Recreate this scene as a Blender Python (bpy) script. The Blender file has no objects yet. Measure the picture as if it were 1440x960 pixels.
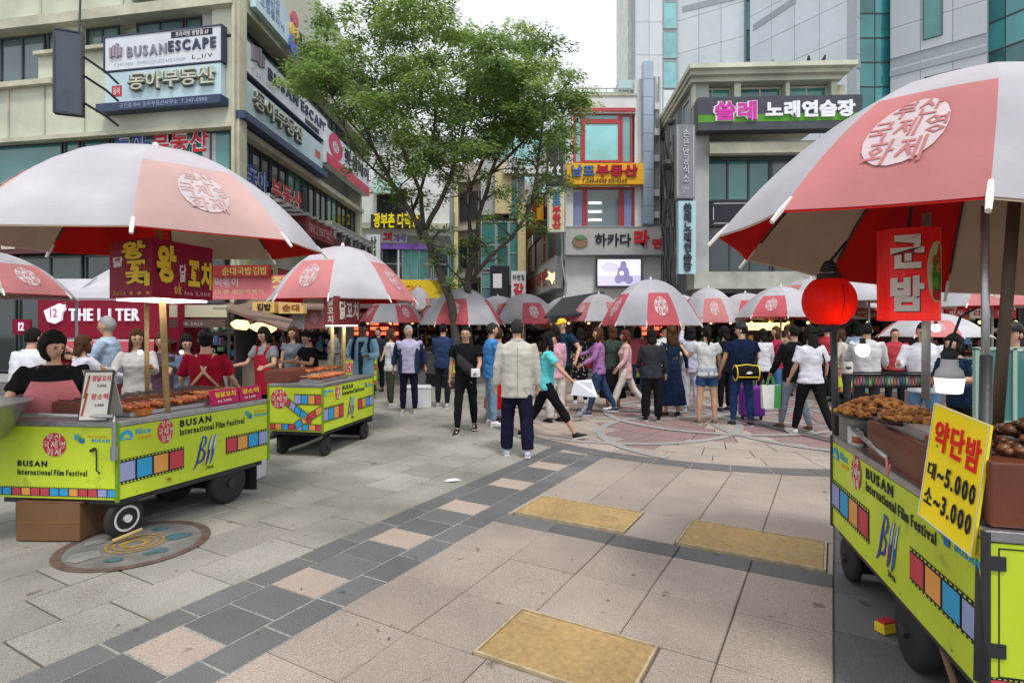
import bpy, math, random
from math import sin, cos, pi, radians
from mathutils import Vector, Matrix, noise
random.seed(7)
S = bpy.context.scene
COL = S.collection
# ---------------------------------------------------------------- camera, world, sun, exposure
CH = 1.65                                   # eye height of the photographer, metres
cam = bpy.data.cameras.new('camera'); camo = bpy.data.objects.new('camera', cam); COL.objects.link(camo)
camo.location = (0, 0, CH); camo.rotation_euler = (radians(90), 0, 0)
cam.sensor_width = 36; cam.lens = 20; cam.shift_y = -23/1440; cam.clip_end = 1000; cam.clip_start = .05
S.camera = camo
W = bpy.data.worlds.new('World'); S.world = W; W.use_nodes = True
nt = W.node_tree; bg = nt.nodes['Background']
sky = nt.nodes.new('ShaderNodeTexSky'); sky.sky_type = 'NISHITA'; sky.sun_disc = False
sky.sun_elevation = radians(62); sky.sun_rotation = radians(200); sky.dust_density = 4; sky.air_density = 1.0
hs = nt.nodes.new('ShaderNodeHueSaturation'); hs.inputs['Saturation'].default_value = .12
mx = nt.nodes.new('ShaderNodeMixRGB'); mx.inputs[0].default_value = .72; mx.inputs[2].default_value = (11.5, 12.0, 12.6, 1)   # cloud deck
nt.links.new(sky.outputs[0], hs.inputs['Color']); nt.links.new(hs.outputs[0], mx.inputs[1]); nt.links.new(mx.outputs[0], bg.inputs[0])
bg.inputs[1].default_value = .084
sun = bpy.data.lights.new('sun', 'SUN'); sun.energy = 1.5; sun.angle = radians(11); sun.color = (1, .97, .92)
suno = bpy.data.objects.new('sun', sun); COL.objects.link(suno); suno.rotation_euler = (radians(28), 0, radians(20))
S.view_settings.view_transform = 'Standard'; S.view_settings.look = 'None'; S.view_settings.exposure = .42; S.view_settings.gamma = 1
# ---------------------------------------------------------------- materials
MATS = {}
def mat(key, col, rough=.6, var=.12, scale=6, bump=.15, metal=0., emit=0., trans=0., rnd=0., spec=.5, stain=0.):
    if key in MATS: return MATS[key]
    m = bpy.data.materials.new(key); m.use_nodes = True; n = m.node_tree.nodes; L = m.node_tree.links
    p = n['Principled BSDF']; p.inputs['Roughness'].default_value = rough; p.inputs['Metallic'].default_value = metal
    p.inputs['Specular IOR Level'].default_value = spec
    tc = n.new('ShaderNodeTexCoord'); nz = n.new('ShaderNodeTexNoise'); nz.inputs['Scale'].default_value = scale; nz.inputs['Detail'].default_value = 6
    L.new(tc.outputs['Object'], nz.inputs['Vector'])
    mr = n.new('ShaderNodeMapRange'); mr.inputs['From Min'].default_value = .25; mr.inputs['From Max'].default_value = .75
    mr.inputs['To Min'].default_value = 1-var; mr.inputs['To Max'].default_value = 1+var
    L.new(nz.outputs[0], mr.inputs['Value'])
    fac = mr.outputs[0]
    if rnd:
        oi = n.new('ShaderNodeObjectInfo'); r2 = n.new('ShaderNodeMapRange'); r2.inputs['To Min'].default_value = 1-rnd; r2.inputs['To Max'].default_value = 1+rnd
        L.new(oi.outputs['Random'], r2.inputs['Value']); mm = n.new('ShaderNodeMath'); mm.operation = 'MULTIPLY'
        L.new(fac, mm.inputs[0]); L.new(r2.outputs[0], mm.inputs[1]); fac = mm.outputs[0]
    if stain:
        ge = n.new('ShaderNodeNewGeometry'); n2 = n.new('ShaderNodeTexNoise'); n2.inputs['Scale'].default_value = .9; n2.inputs['Detail'].default_value = 8
        L.new(ge.outputs['Position'], n2.inputs['Vector']); r3 = n.new('ShaderNodeMapRange'); r3.inputs['From Min'].default_value = .35; r3.inputs['From Max'].default_value = .65
        r3.inputs['To Min'].default_value = 1-stain; r3.inputs['To Max'].default_value = 1+stain*.5
        L.new(n2.outputs[0], r3.inputs['Value']); m3 = n.new('ShaderNodeMath'); m3.operation = 'MULTIPLY'
        L.new(fac, m3.inputs[0]); L.new(r3.outputs[0], m3.inputs[1]); fac = m3.outputs[0]
    vm = n.new('ShaderNodeVectorMath'); vm.operation = 'SCALE'; vm.inputs[0].default_value = col[:3]; L.new(fac, vm.inputs['Scale'])
    L.new(vm.outputs[0], p.inputs['Base Color'])
    if bump:
        n4 = n.new('ShaderNodeTexNoise'); n4.inputs['Scale'].default_value = scale*7; n4.inputs['Detail'].default_value = 4; L.new(tc.outputs['Object'], n4.inputs['Vector'])
        b = n.new('ShaderNodeBump'); b.inputs['Strength'].default_value = bump; b.inputs['Distance'].default_value = .01
        L.new(n4.outputs[0], b.inputs['Height']); L.new(b.outputs[0], p.inputs['Normal'])
    if emit:
        p.inputs['Emission Color'].default_value = (*col[:3], 1); p.inputs['Emission Strength'].default_value = emit
    if trans:
        t = n.new('ShaderNodeBsdfTranslucent'); L.new(vm.outputs[0], t.inputs['Color']); ms = n.new('ShaderNodeMixShader'); ms.inputs[0].default_value = trans
        L.new(p.outputs[0], ms.inputs[1]); L.new(t.outputs[0], ms.inputs[2]); L.new(ms.outputs[0], n['Material Output'].inputs['Surface'])
    MATS[key] = m; return m
def C(r, g, b): return mat('paint_%02d_%02d_%02d' % (r*99, g*99, b*99), (r, g, b), .5, .07, 5, .05, spec=.2)
def FAB(r, g, b): return mat('fabric_%02d_%02d_%02d' % (r*99, g*99, b*99), (r, g, b), .95, .16, 9, .35, spec=.04)
def speck(key, col, dark, stain=.12, rnd=.1, sc=160):
    """granite or fired paving: fine speckle, per-stone tone and wide soiling"""
    m = mat(key, col, .78, .05, 3, .0, rnd=rnd, stain=stain, spec=.3); n = m.node_tree.nodes; L = m.node_tree.links; p = n['Principled BSDF']
    tc = n.new('ShaderNodeNewGeometry'); v = n.new('ShaderNodeTexNoise'); v.inputs['Scale'].default_value = sc; v.inputs['Detail'].default_value = 3
    L.new(tc.outputs['Position'], v.inputs['Vector'])
    cr = n.new('ShaderNodeValToRGB'); cr.color_ramp.elements[0].position = .38; cr.color_ramp.elements[0].color = (dark, dark, dark, 1)
    cr.color_ramp.elements[1].position = .6; cr.color_ramp.elements[1].color = (1.08, 1.08, 1.08, 1); L.new(v.outputs[0], cr.inputs[0])
    src = p.inputs['Base Color'].links[0].from_socket; mu = n.new('ShaderNodeMixRGB'); mu.blend_type = 'MULTIPLY'; mu.inputs[0].default_value = 1
    L.new(src, mu.inputs[1]); L.new(cr.outputs[0], mu.inputs[2]); 
    v2 = n.new('ShaderNodeTexNoise'); v2.inputs['Scale'].default_value = 7; v2.inputs['Detail'].default_value = 2; L.new(tc.outputs['Position'], v2.inputs['Vector'])
    c2 = n.new('ShaderNodeValToRGB'); c2.color_ramp.elements[0].position = .24; c2.color_ramp.elements[0].color = (.5, .46, .42, 1)
    c2.color_ramp.elements[1].position = .31; c2.color_ramp.elements[1].color = (1, 1, 1, 1); L.new(v2.outputs[0], c2.inputs[0])
    m2 = n.new('ShaderNodeMixRGB'); m2.blend_type = 'MULTIPLY'; m2.inputs[0].default_value = 1; L.new(mu.outputs[0], m2.inputs[1]); L.new(c2.outputs[0], m2.inputs[2])
    L.new(m2.outputs[0], p.inputs['Base Color'])
    b = n.new('ShaderNodeBump'); b.inputs['Strength'].default_value = .3; b.inputs['Distance'].default_value = .004; L.new(v.outputs[0], b.inputs['Height']); L.new(b.outputs[0], p.inputs['Normal'])
    return m
def glass(key, col, rough=.08, wav=0.): 
    m = mat(key, col, rough, .25, .8, 0, spec=.9, rnd=.4)
    if wav:
        n = m.node_tree.nodes; L = m.node_tree.links; p = n['Principled BSDF']; g = n.new('ShaderNodeNewGeometry'); v = n.new('ShaderNodeTexNoise'); v.inputs['Scale'].default_value = .5; v.inputs['Detail'].default_value = 1
        L.new(g.outputs['Position'], v.inputs['Vector']); b = n.new('ShaderNodeBump'); b.inputs['Strength'].default_value = wav; b.inputs['Distance'].default_value = .4
        L.new(v.outputs[0], b.inputs['Height']); L.new(b.outputs[0], p.inputs['Normal'])
    return m
STEEL = mat('brushed_steel', (.42, .42, .43), .38, .2, 12, .1, metal=.85)
DARKMET = mat('dark_metal', (.045, .045, .05), .45, .2, 12, .1, metal=.4)
BLACK = mat('black_rubber', (.018, .018, .02), .75)
GOLD = mat('yellowed_pole', (.42, .30, .12), .45, .25, 12, .1)
LIME = mat('lime_panel', (.55, .68, .03), .45, .08, 3, .03, stain=.16)
def grime(m, col, sc, lo, hi, amt):
    """irregular dirt patches with their own shape over a painted surface"""
    n = m.node_tree.nodes; L = m.node_tree.links; p = n['Principled BSDF']; src = p.inputs['Base Color'].links[0].from_socket; g = n.new('ShaderNodeNewGeometry'); v = n.new('ShaderNodeTexNoise'); v.inputs['Scale'].default_value = sc; v.inputs['Detail'].default_value = 9; v.inputs['Roughness'].default_value = .7
    L.new(g.outputs['Position'], v.inputs['Vector']); r = n.new('ShaderNodeMapRange'); r.inputs['From Min'].default_value = lo; r.inputs['From Max'].default_value = hi; r.inputs['To Max'].default_value = amt; L.new(v.outputs[0], r.inputs['Value'])
    x = n.new('ShaderNodeMixRGB'); L.new(r.outputs[0], x.inputs[0]); L.new(src, x.inputs[1]); x.inputs[2].default_value = (*col, 1); L.new(x.outputs[0], p.inputs['Base Color'])
grime(LIME, (.16, .15, .05), 5, .56, .74, .6)
SKIN = mat('skin', (.52, .30, .20), .55, .06, 20, .05)
GLOW = mat('lamp_glow', (1, .93, .8), .5, 0, 1, 0, emit=5)
WARM = mat('warm_glow', (1, .62, .22), .5, .3, 6, 0, emit=2.2)
# ---------------------------------------------------------------- mesh helpers
class MB:
    def __init__(s): s.v = []; s.f = []; s.m = []
    def add(s, vs, fs, mi=0, M=None):
        b = len(s.v); s.v += [tuple(M @ Vector(p)) if M else tuple(p) for p in vs]; s.f += [tuple(b+i for i in f) for f in fs]; s.m += [mi]*len(fs); return s
    def box(s, c, d, mi=0, M=None, rz=0):
        x, y, z = d[0]/2, d[1]/2, d[2]/2
        vs = [(a*x, b*y, e*z) for e in (-1, 1) for a, b in ((-1, -1), (1, -1), (1, 1), (-1, 1))]
        R = Matrix.Translation(c) @ Matrix.Rotation(rz, 4, 'Z')
        return s.add(vs, [(3, 2, 1, 0), (4, 5, 6, 7), (0, 1, 5, 4), (1, 2, 6, 5), (2, 3, 7, 6), (3, 0, 4, 7)], mi, (M @ R) if M else R)
    def hexa(s, b, t, mi=0):      # bottom quad, top quad
        return s.add(list(b)+list(t), [(3, 2, 1, 0), (4, 5, 6, 7), (0, 1, 5, 4), (1, 2, 6, 5), (2, 3, 7, 6), (3, 0, 4, 7)], mi)
    def loft(s, pts, rad, n=10, ref=None, mi=0, cap=True, M=None):
        pts = [Vector(p) for p in pts]; vs = []; N = len(pts)
        for i, p in enumerate(pts):
            if ref is None:
                d = (pts[min(i+1, N-1)]-pts[max(i-1, 0)]).normalized()
                a = Vector((1, 0, 0)) if abs(d.x) < .8 else Vector((0, 1, 0)); a = (a - d*a.dot(d)).normalized(); b = d.cross(a)
            else: a, b = Vector(ref[0]), Vector(ref[1])
            r = rad[i]; rx, ry = r if isinstance(r, (tuple, list)) else (r, r)
            for k in range(n):
                t = 2*pi*k/n; vs.append(p + a*(rx*cos(t)) + b*(ry*sin(t)))
        fs = [(i*n+k, i*n+(k+1) % n, (i+1)*n+(k+1) % n, (i+1)*n+k) for i in range(N-1) for k in range(n)]
        if cap: fs += [tuple(range(n-1, -1, -1)), tuple((N-1)*n+k for k in range(n))]
        return s.add(vs, fs, mi, M)
    def tube(s, pts, r, n=8, mi=0, M=None): return s.loft(pts, r if isinstance(r, list) else [r]*len(pts), n, None, mi, True, M)
    def ball(s, c, r, n=10, mi=0, M=None, fn=None):
        rx, ry, rz = r if isinstance(r, (tuple, list)) else (r, r, r); vs = []; h = max(4, n*2//3)
        for i in range(1, h):
            t = pi*i/h
            for k in range(n):
                a = 2*pi*k/n; q = Vector((sin(t)*cos(a), sin(t)*sin(a), cos(t)))
                if fn: q = fn(q)
                vs.append((c[0]+rx*q[0], c[1]+ry*q[1], c[2]+rz*q[2]))
        q = fn(Vector((0, 0, 1))) if fn else Vector((0, 0, 1)); vs.append((c[0]+rx*q[0], c[1]+ry*q[1], c[2]+rz*q[2]))
        q = fn(Vector((0, 0, -1))) if fn else Vector((0, 0, -1)); vs.append((c[0]+rx*q[0], c[1]+ry*q[1], c[2]+rz*q[2]))
        fs = [(i*n+k, (i+1)*n+k, (i+1)*n+(k+1) % n, i*n+(k+1) % n) for i in range(h-2) for k in range(n)]
        T = len(vs)-2; fs += [(T, k, (k+1) % n) for k in range(n)] + [(T+1, (h-2)*n+(k+1) % n, (h-2)*n+k) for k in range(n)]
        return s.add(vs, fs, mi, M)
    def mesh(s, name):
        me = bpy.data.meshes.new(name); me.from_pydata(s.v, [], s.f)
        if any(s.m): me.polygons.foreach_set('material_index', s.m)
        return me
    def build(s, name, mats, parent=None, smooth=False, bevel=0):
        me = s.mesh(name)
        for m in (mats if isinstance(mats, (list, tuple)) else [mats]): me.materials.append(m)
        if smooth: me.polygons.foreach_set('use_smooth', [True]*len(me.polygons))
        o = bpy.data.objects.new(name, me); COL.objects.link(o)
        if parent: o.parent = parent
        if bevel:
            b = o.modifiers.new('b', 'BEVEL'); b.width = bevel; b.segments = 2; b.limit_method = 'ANGLE'
        return o
def tag(o, label=None, cat=None, group=None, kind=None):
    if label: o['label'] = label
    if cat: o['category'] = cat
    if group: o['group'] = group
    if kind: o['kind'] = kind
    return o
def empty(name, loc, rz=0, label=None, cat=None, group=None):
    o = bpy.data.objects.new(name, None); COL.objects.link(o); o.location = loc; o.rotation_euler.z = rz; o.empty_display_size = .1
    return tag(o, label, cat, group)
KIDS = {}
def copy_tree(o, parent=None):
    c = o.copy(); COL.objects.link(c)
    if parent: c.parent = parent
    for ch in list(o.children): copy_tree(ch, c)
    return c
SB = bpy.data.scenes.new('workbench')       # empty helper scene: modifiers and lettering are evaluated there
def bench_eval(o):
    SB.collection.objects.link(o); vl = SB.view_layers[0]; vl.update()
    out = bpy.data.meshes.new_from_object(o.evaluated_get(vl.depsgraph)); SB.collection.objects.unlink(o); return out
def evalmesh(mb, name, vox, smooth=4, sub=0):
    me = mb.mesh(name); o = bpy.data.objects.new(name, me)
    r = o.modifiers.new('r', 'REMESH'); r.mode = 'VOXEL'; r.voxel_size = vox; r.use_smooth_shade = True
    if smooth: s_ = o.modifiers.new('s', 'SMOOTH'); s_.factor = .5; s_.iterations = smooth
    out = bench_eval(o); bpy.data.objects.remove(o); bpy.data.meshes.remove(me); out.name = name
    return out
# ---------------------------------------------------------------- lettering (built-in font, turned to mesh)
TX = {}; GL = {}
HAN = ("동아부산공인중개사무소남포꽃샘헤어전문치과임플란트교정클리닉냉면광복간판촌다락방그때집식당맛산보고음원교루점"
       "갈라멘하카쏠레노래연습장온손은만공식소왕닭꼬치국제영화군밤약단대프이빗탈출떡볶매운순한족발김밥오뎅구이호두")
CHARSET = ''.join(dict.fromkeys("ABCDEFGHIJKLMNOPQRSTUVWXYZabcdefghijklmnopqrstuvwxyz0123456789.,-~/_'&" + HAN))
def glyph_table(bold, res):
    """all characters used, one below the other, turned to mesh once and cut apart again"""
    k = (round(bold, 3), res)
    if k in GL: return GL[k]
    c = bpy.data.curves.new('t', 'FONT'); c.body = '\n'.join(CHARSET); c.size = 1; c.extrude = .02; c.offset = bold; c.resolution_u = res; c.space_line = 3
    o = bpy.data.objects.new('t', c); m = bench_eval(o)
    n = len(CHARSET); V_ = [[] for _ in range(n)]; F_ = [[] for _ in range(n)]; loc = {}
    for v in m.vertices:
        i = min(n-1, max(0, round(-(v.co.y-.35)/3))); loc[v.index] = (i, len(V_[i])); V_[i].append((v.co.x, v.co.y+3*i, v.co.z))
    for p in m.polygons: i = loc[p.vertices[0]][0]; F_[i].append(tuple(loc[q][1] for q in p.vertices))
    bpy.data.objects.remove(o); bpy.data.curves.remove(c); bpy.data.meshes.remove(m)
    GL[k] = {ch: (V_[i], F_[i]) for i, ch in enumerate(CHARSET)}; return GL[k]
def glyphs(body, bold=.012, ext=.02, res=2):
    k = (body, bold, res)
    if k in TX: return TX[k]
    T = glyph_table(bold, res); vs = []; fs = []; y = 0
    for line in body.split('\n'):
        x = 0
        for ch in line:
            if ch == ' ': x += .3; continue
            gv, gf = T[ch]; b = len(vs); w0 = min(p[0] for p in gv); w1 = max(p[0] for p in gv); wide = ord(ch) > 0x1100
            adv = .95 if wide else (w1-w0)+.16; sx = (.95-(w1-w0))/2-w0 if wide else .045-w0
            vs += [(p[0]+x+sx, p[1]+y, p[2]) for p in gv]; fs += [tuple(b+i for i in f) for f in gf]; x += adv
        y -= 1.0
    x0 = min(v[0] for v in vs); x1 = max(v[0] for v in vs); y0 = min(v[1] for v in vs); y1 = max(v[1] for v in vs)
    vs = [((v[0]-x0)/(x1-x0), (v[1]-y0)/(y1-y0), (v[2]+.02)/.04) for v in vs]
    TX[k] = (vs, fs); return TX[k]
def lettering(mb, body, fn, bold=.012, depth=.01, mi=0, flip=False, shear=0, off=.002, res=2):
    """fn(u, v, o) maps the unit box of the text to the world"""
    vs, fs = glyphs(body, bold, .02 if depth else 0, res)
    mb.add([fn(x + shear*(y-.5), y, off + z*depth) for x, y, z in vs], fs, mi)
def vert(t): return '\n'.join(t)
SKY_H = CH
def P(px, py, Y): return Vector(((px-720)*Y/800, Y, CH-(py-457)*Y/800))
class Wall:
    """vertical plane through p0 with horizontal direction d; s runs to the viewer's right, n faces the square"""
    def __init__(w, p0, d):
        w.p = Vector((p0[0], p0[1], 0)); w.d = Vector((d[0], d[1], 0)).normalized(); w.n = Vector((w.d.y, -w.d.x, 0))
    def at(w, px, py):
        a = (px-720)/800; t = (w.p.x*w.d.y - w.p.y*w.d.x)/(a*w.d.y - w.d.x)
        s = (Vector((a*t, t, 0))-w.p).dot(w.d); return s, CH-(py-457)*t/800
    def W(w, s, z, o=0): v = w.p + w.d*s + w.n*o; return Vector((v.x, v.y, z))
    def box(w, mb, s0, s1, z0, z1, o0, o1, mi=0):
        q = lambda z: [w.W(s0, z, o1), w.W(s1, z, o1), w.W(s1, z, o0), w.W(s0, z, o0)]
        mb.hexa(q(z0), q(z1), mi)
    def fn(w, s0, s1, z0, z1, o): return lambda u, v, k: w.W(s0+(s1-s0)*u, z0+(z1-z0)*v, o+k)
def win(w, parent, s0, s1, z0, z1, cols=1, rows=1, fr=None, gl=None, fw=.05, o=.0, dep=.06):
    f = MB()
    w.box(f, s0, s1, z0, z0+fw, o, o+dep); w.box(f, s0, s1, z1-fw, z1, o, o+dep)
    w.box(f, s0, s0+fw, z0+fw, z1-fw, o, o+dep); w.box(f, s1-fw, s1, z0+fw, z1-fw, o, o+dep)
    cw = (s1-s0-fw)/cols; rh = (z1-z0-fw)/rows
    for c in range(1, cols): w.box(f, s0+c*cw, s0+c*cw+fw, z0+fw, z1-fw, o, o+dep-.003)
    for r in range(1, rows): w.box(f, s0+fw, s1-fw, z0+r*rh, z0+r*rh+fw, o, o+dep-.008)
    wo = f.build('window', fr, parent)
    for c in range(cols):
        for r in range(rows):
            g = MB(); w.box(g, s0+c*cw+fw*.9, s0+(c+1)*cw+fw*.1, z0+r*rh+fw*.9, z0+(r+1)*rh+fw*.1, o+.005, o+.02); g.build('pane', gl, wo)
    return wo
def sign(w, q, label, board, texts=(), dep=.18, o=.02, trim=None, name='shop_sign', cat='sign', group=None, extra=None, glowb=False):
    """q = (px0, pyTop, px1, pyBottom) read at the left edge for y"""
    s0, zt = w.at(q[0], q[1]); _, zb = w.at(q[0], q[3]); s1, _ = w.at(q[2], q[1])
    base = w.W((s0+s1)/2, zb, o)
    root = empty(name, base, 0, label, cat, group); root_i = Matrix.Translation(-base)
    def put(mb, nm, m):
        mb.v = [tuple(Vector(v)-base) for v in mb.v]; return mb.build(nm, m, root)
    b = MB(); w.box(b, s0, s1, zb, zt, o, o+dep); put(b, 'board', board)
    if trim:
        t = MB(); e = .035
        w.box(t, s0-.01, s1+.01, zt, zt+e, o, o+dep+.02); w.box(t, s0-.01, s1+.01, zb-e, zb, o, o+dep+.02)
        w.box(t, s0-.045, s0-.01, zb-e, zt+e, o, o+dep+.023); w.box(t, s1+.01, s1+.045, zb-e, zt+e, o, o+dep+.023); put(t, 'frame', trim)
    for tx in texts:
        body, u0, v0, u1, v1, m = tx[:6]; bold = tx[6] if len(tx) > 6 else .015; ed = tx[7] if len(tx) > 7 else .03
        l = MB(); S0 = s0+(s1-s0)*u0; S1 = s0+(s1-s0)*u1; Z0 = zb+(zt-zb)*v0; Z1 = zb+(zt-zb)*v1
        if body == '#rect': w.box(l, S0, S1, Z0, Z1, o+dep+.002, o+dep+.006); put(l, 'patch', m)
        elif body == '#disc':
            cx, cz, r = (S0+S1)/2, (Z0+Z1)/2, (S1-S0)/2; l.loft([w.W(cx, cz, o+dep+.002+ed*0), w.W(cx, cz, o+dep+.008)], [(r, (Z1-Z0)/2)]*2, 24, (w.d, Vector((0, 0, 1)))); put(l, 'emblem', m)
        else: lettering(l, body, w.fn(S0, S1, Z0, Z1, o+dep), bold, ed); put(l, 'lettering', m)
    return root, put, (s0, s1, zb, zt)
# ================================================================ GROUND
th = radians(29.5); U = Vector((sin(th), cos(th), 0)); V = Vector((cos(th), -sin(th), 0))
RZ = -th                                     # paving frame: local x = V (across), local y = U (along)
def uv(u, v, z=0): q = U*u + V*v; return Vector((q.x, q.y, z))
CC = Vector((3.8, 10.5, 0)); CR = 4.3         # round inlay in the square
M_GROUT = speck('grout_sand', (.15, .14, .125), .6, sc=60)
M_CHAR = speck('charcoal_stone', (.15, .147, .15), .7, .15, .14)
M_PINK = speck('pink_stone', (.395, .325, .28), .64, .2, .08)
M_PINKT = speck('pink_tile', (.42, .335, .285), .7, .08, .1)
M_GRAN = speck('grey_granite', (.355, .335, .295), .6, .3, .11)
M_FAR = speck('far_paving', (.34, .31, .285), .7, .15)
M_RED = speck('red_stone', (.29, .19, .185), .68, .1, .05)
M_LITE = speck('pale_stone', (.35, .335, .32), .7, .1, .05)
g = MB(); g.add([(-250, -20, -.02), (250, -20, -.02), (250, 500, -.02), (-250, 500, -.02)], [(0, 1, 2, 3)]); tag(g.build('ground', M_GROUT), kind='structure')
# one unit slab with worn, chamfered edges, shared by every stone
def slab_mesh(w, l, m, c=.006):
    b = MB(); x, y = w/2, l/2; z0, z1, z2 = -.03, -c, 0
    r = random.uniform(-.0015, .0015)
    vs = [(-x, -y, z0), (x, -y, z0), (x, y, z0), (-x, y, z0), (-x, -y, z1), (x, -y, z1), (x, y, z1), (-x, y, z1),
          (-x+c, -y+c, z2), (x-c, -y+c, z2+r), (x-c, y-c, z2), (-x+c, y-c, z2-r)]
    b.add(vs, [(0, 1, 5, 4), (1, 2, 6, 5), (2, 3, 7, 6), (3, 0, 4, 7), (4, 5, 9, 8), (5, 6, 10, 9), (6, 7, 11, 10), (7, 4, 8, 11), (8, 9, 10, 11)])
    me = b.mesh('stone'); me.materials.append(m); return me
SL = {}
def put_slabs(name, kind_name, lst, lim=292):
    """lst of (u, v, w, l, mat); the largest in view as single stones, the rest joined"""
    root = empty(name, (0, 0, 0)); tag(root, kind='structure')
    def area(t):
        p = uv(t[0], t[1]);
        if p.y < 1.2 or abs(p.x) > p.y*1.02+.5: return -1
        return t[2]*t[3]/(p.y**3)
    vis = sorted([t for t in lst if area(t) > 0], key=lambda t: -area(t))
    for i, (u, v, w, l, m) in enumerate(vis[:lim]):
        k = (round(w, 3), round(l, 3), m.name)
        if k not in SL: SL[k] = [slab_mesh(w, l, m) for _ in range(3)]
        o = bpy.data.objects.new(kind_name, random.choice(SL[k])); COL.objects.link(o); o.parent = root
        o.location = uv(u, v, random.uniform(-.003, .0015)); o.rotation_euler = (random.uniform(-.002, .002), random.uniform(-.002, .002), RZ+random.uniform(-.004, .004))
    if vis[lim:]:
        b = MB(); ms = []
        for (u, v, w, l, m) in vis[lim:]:
            if m not in ms: ms.append(m)
            h = random.uniform(-.002, .001); q = [uv(u-l/2, v-w/2, h), uv(u-l/2, v+w/2, h), uv(u+l/2, v+w/2, h), uv(u+l/2, v-w/2, h)]
            b.hexa([p-Vector((0, 0, .03)) for p in q], q, ms.index(m))
        tag(b.build(kind_name, ms, root), kind='stuff')
    return root
incirc = lambda u, v, r=CR-.35: (uv(u, v)-CC).length < r
J = .008
# checker band
L = []
V0, V1, V2, V3 = -3.33, -3.13, -2.73, -2.5
u = -1.0; k = 0
while u < 8.2:
    L.append((u+.21, (V0+V1)/2, V1-V0-.013, .42-.013, M_CHAR)); u += .42
u = -1.0
while u < 8.2: L.append((u+.18+.1, (V2+V3)/2, V3-V2-.013, .37-.013, M_CHAR)); u += .37
u = -1.07; k = 0
while u < 8.2:
    L.append((u+.145, (V1+V2)/2, V2-V1-.013, .29-.013, M_PINKT if k % 3 == 0 else M_CHAR)); u += .29; k += 1
L = [t for t in L if not incirc(t[0], t[1])]
pb = put_slabs('paving_band', 'paving_tile', L)
b = MB(); b.hexa([uv(-1, V0, -.018), uv(-1, V3, -.018), uv(8.0, V3, -.018), uv(8.0, V0, -.018)], [uv(-1, V0, -.0065), uv(-1, V3, -.0065), uv(8.0, V3, -.0065), uv(8.0, V0, -.0065)]); b.build('mortar_bed', speck('pale_mortar', (.34, .33, .30), .7, sc=60), pb)
# pink slabs between the bands, with the charcoal cross strips and the three metal covers let in
HOLES = [(2.396, 2.92, -1.59, -.777), (4.37, 4.94, -2.46, -1.45), (4.36, 4.95, -1.05, -.04)]
def hit(u0, u1, v0, v1): return any(u1 > a and u0 < b and v1 > c and v0 < d for a, b, c, d in HOLES)
L = []
rows = [-.6, -.1, .4, .9, 1.4, 1.9, 2.396, 2.92, 3.5, 4.1, 4.33, 4.945, 5.5, 6.1, 6.7, 7.3]
for i in range(len(rows)-1):
    a, b = rows[i], rows[i+1]
    if abs(a-4.1) < .01:
        v = V3
        while v < -.01: L.append(((a+b)/2, v+.25, .5-J, b-a-J, M_CHAR)); v += .5
        continue
    for j in range(5):
        v0 = V3+.5*j; v1 = v0+.5; lo, hi = a, b
        if not (2.3 < a < 2.9 or 4.3 < a < 4.9):
            sh = (.17 if j % 2 else -.1) if 0 < i < 14 and rows[i+1]-a > .4 else 0
            lo = a; hi = b
        cells = [(lo, hi, v0, v1)]
        for A, B, Cc, D in HOLES:
            nc = []
            for (p, q, r, s_) in cells:
                if q > A+.01 and p < B-.01 and s_ > Cc+.01 and r < D-.01:
                    if r < Cc-.03: nc.append((p, q, r, Cc))
                    if s_ > D+.03: nc.append((p, q, D, s_))
                else: nc.append((p, q, r, s_))
            cells = nc
        for (p, q, r, s_) in cells:
            if not incirc((p+q)/2, (r+s_)/2): L.append(((p+q)/2, (r+s_)/2, s_-r-J*.8, q-p-J*.8, M_PINK))
put_slabs('pink_paving', 'paving_slab', L)
# charcoal strip at the right and granite beyond it
L = []
for i in range(22):
    for j in range(2):
        u = -1.2+.5*i+(.25 if j else 0); v = .3+.6*j
        if not incirc(u, v): L.append((u, v, .6-J, .5-J, M_CHAR))
    for j in range(6):
        u = -3+.6*i; v = 1.5+.6*j
        if not incirc(u, v): L.append((u, v, .6-J, .6-J, M_GRAN))
put_slabs('edge_paving', 'paving_slab', L)
# granite flags at the left, courses staggered
L = []
for j in range(26):
    v1 = V0-.45*j; u = -2.5+random.uniform(0, .4)
    while u < 15:
        l = random.choice((.5, .58, .66))
        if not incirc(u+l/2, v1-.22) and uv(u, v1).y < 16: L.append((u+l/2, v1-.225, .45-J*1.4, l-J*1.4, M_GRAN))
        u += l
put_slabs('granite_paving', 'paving_slab', L)
# far field: joined slabs
L = []
for i in range(70):
    for j in range(60):
        u = 3+.6*i; v = -14+.6*j; p = uv(u, v)
        if (p-CC).length > CR-.3 and (v > 4.3 or (v > V0 and u > 7.2) or p.y > 15.6) and p.y < 30 and p.y > 5:
            L.append((u, v, .6-J, .6-J, random.choice((M_LITE, M_FAR, M_FAR, M_GRAN))))
b = MB(); ms = [M_LITE, M_FAR, M_GRAN]
for (u, v, w, l, m) in L:
    q = [uv(u-l/2, v-w/2, -.003), uv(u-l/2, v+w/2, -.003), uv(u+l/2, v+w/2, -.003), uv(u+l/2, v-w/2, -.003)]
    b.hexa([p-Vector((0, 0, .03)) for p in q], q, ms.index(m))
far = b.build('plaza_paving', ms); tag(far, kind='structure')
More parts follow.
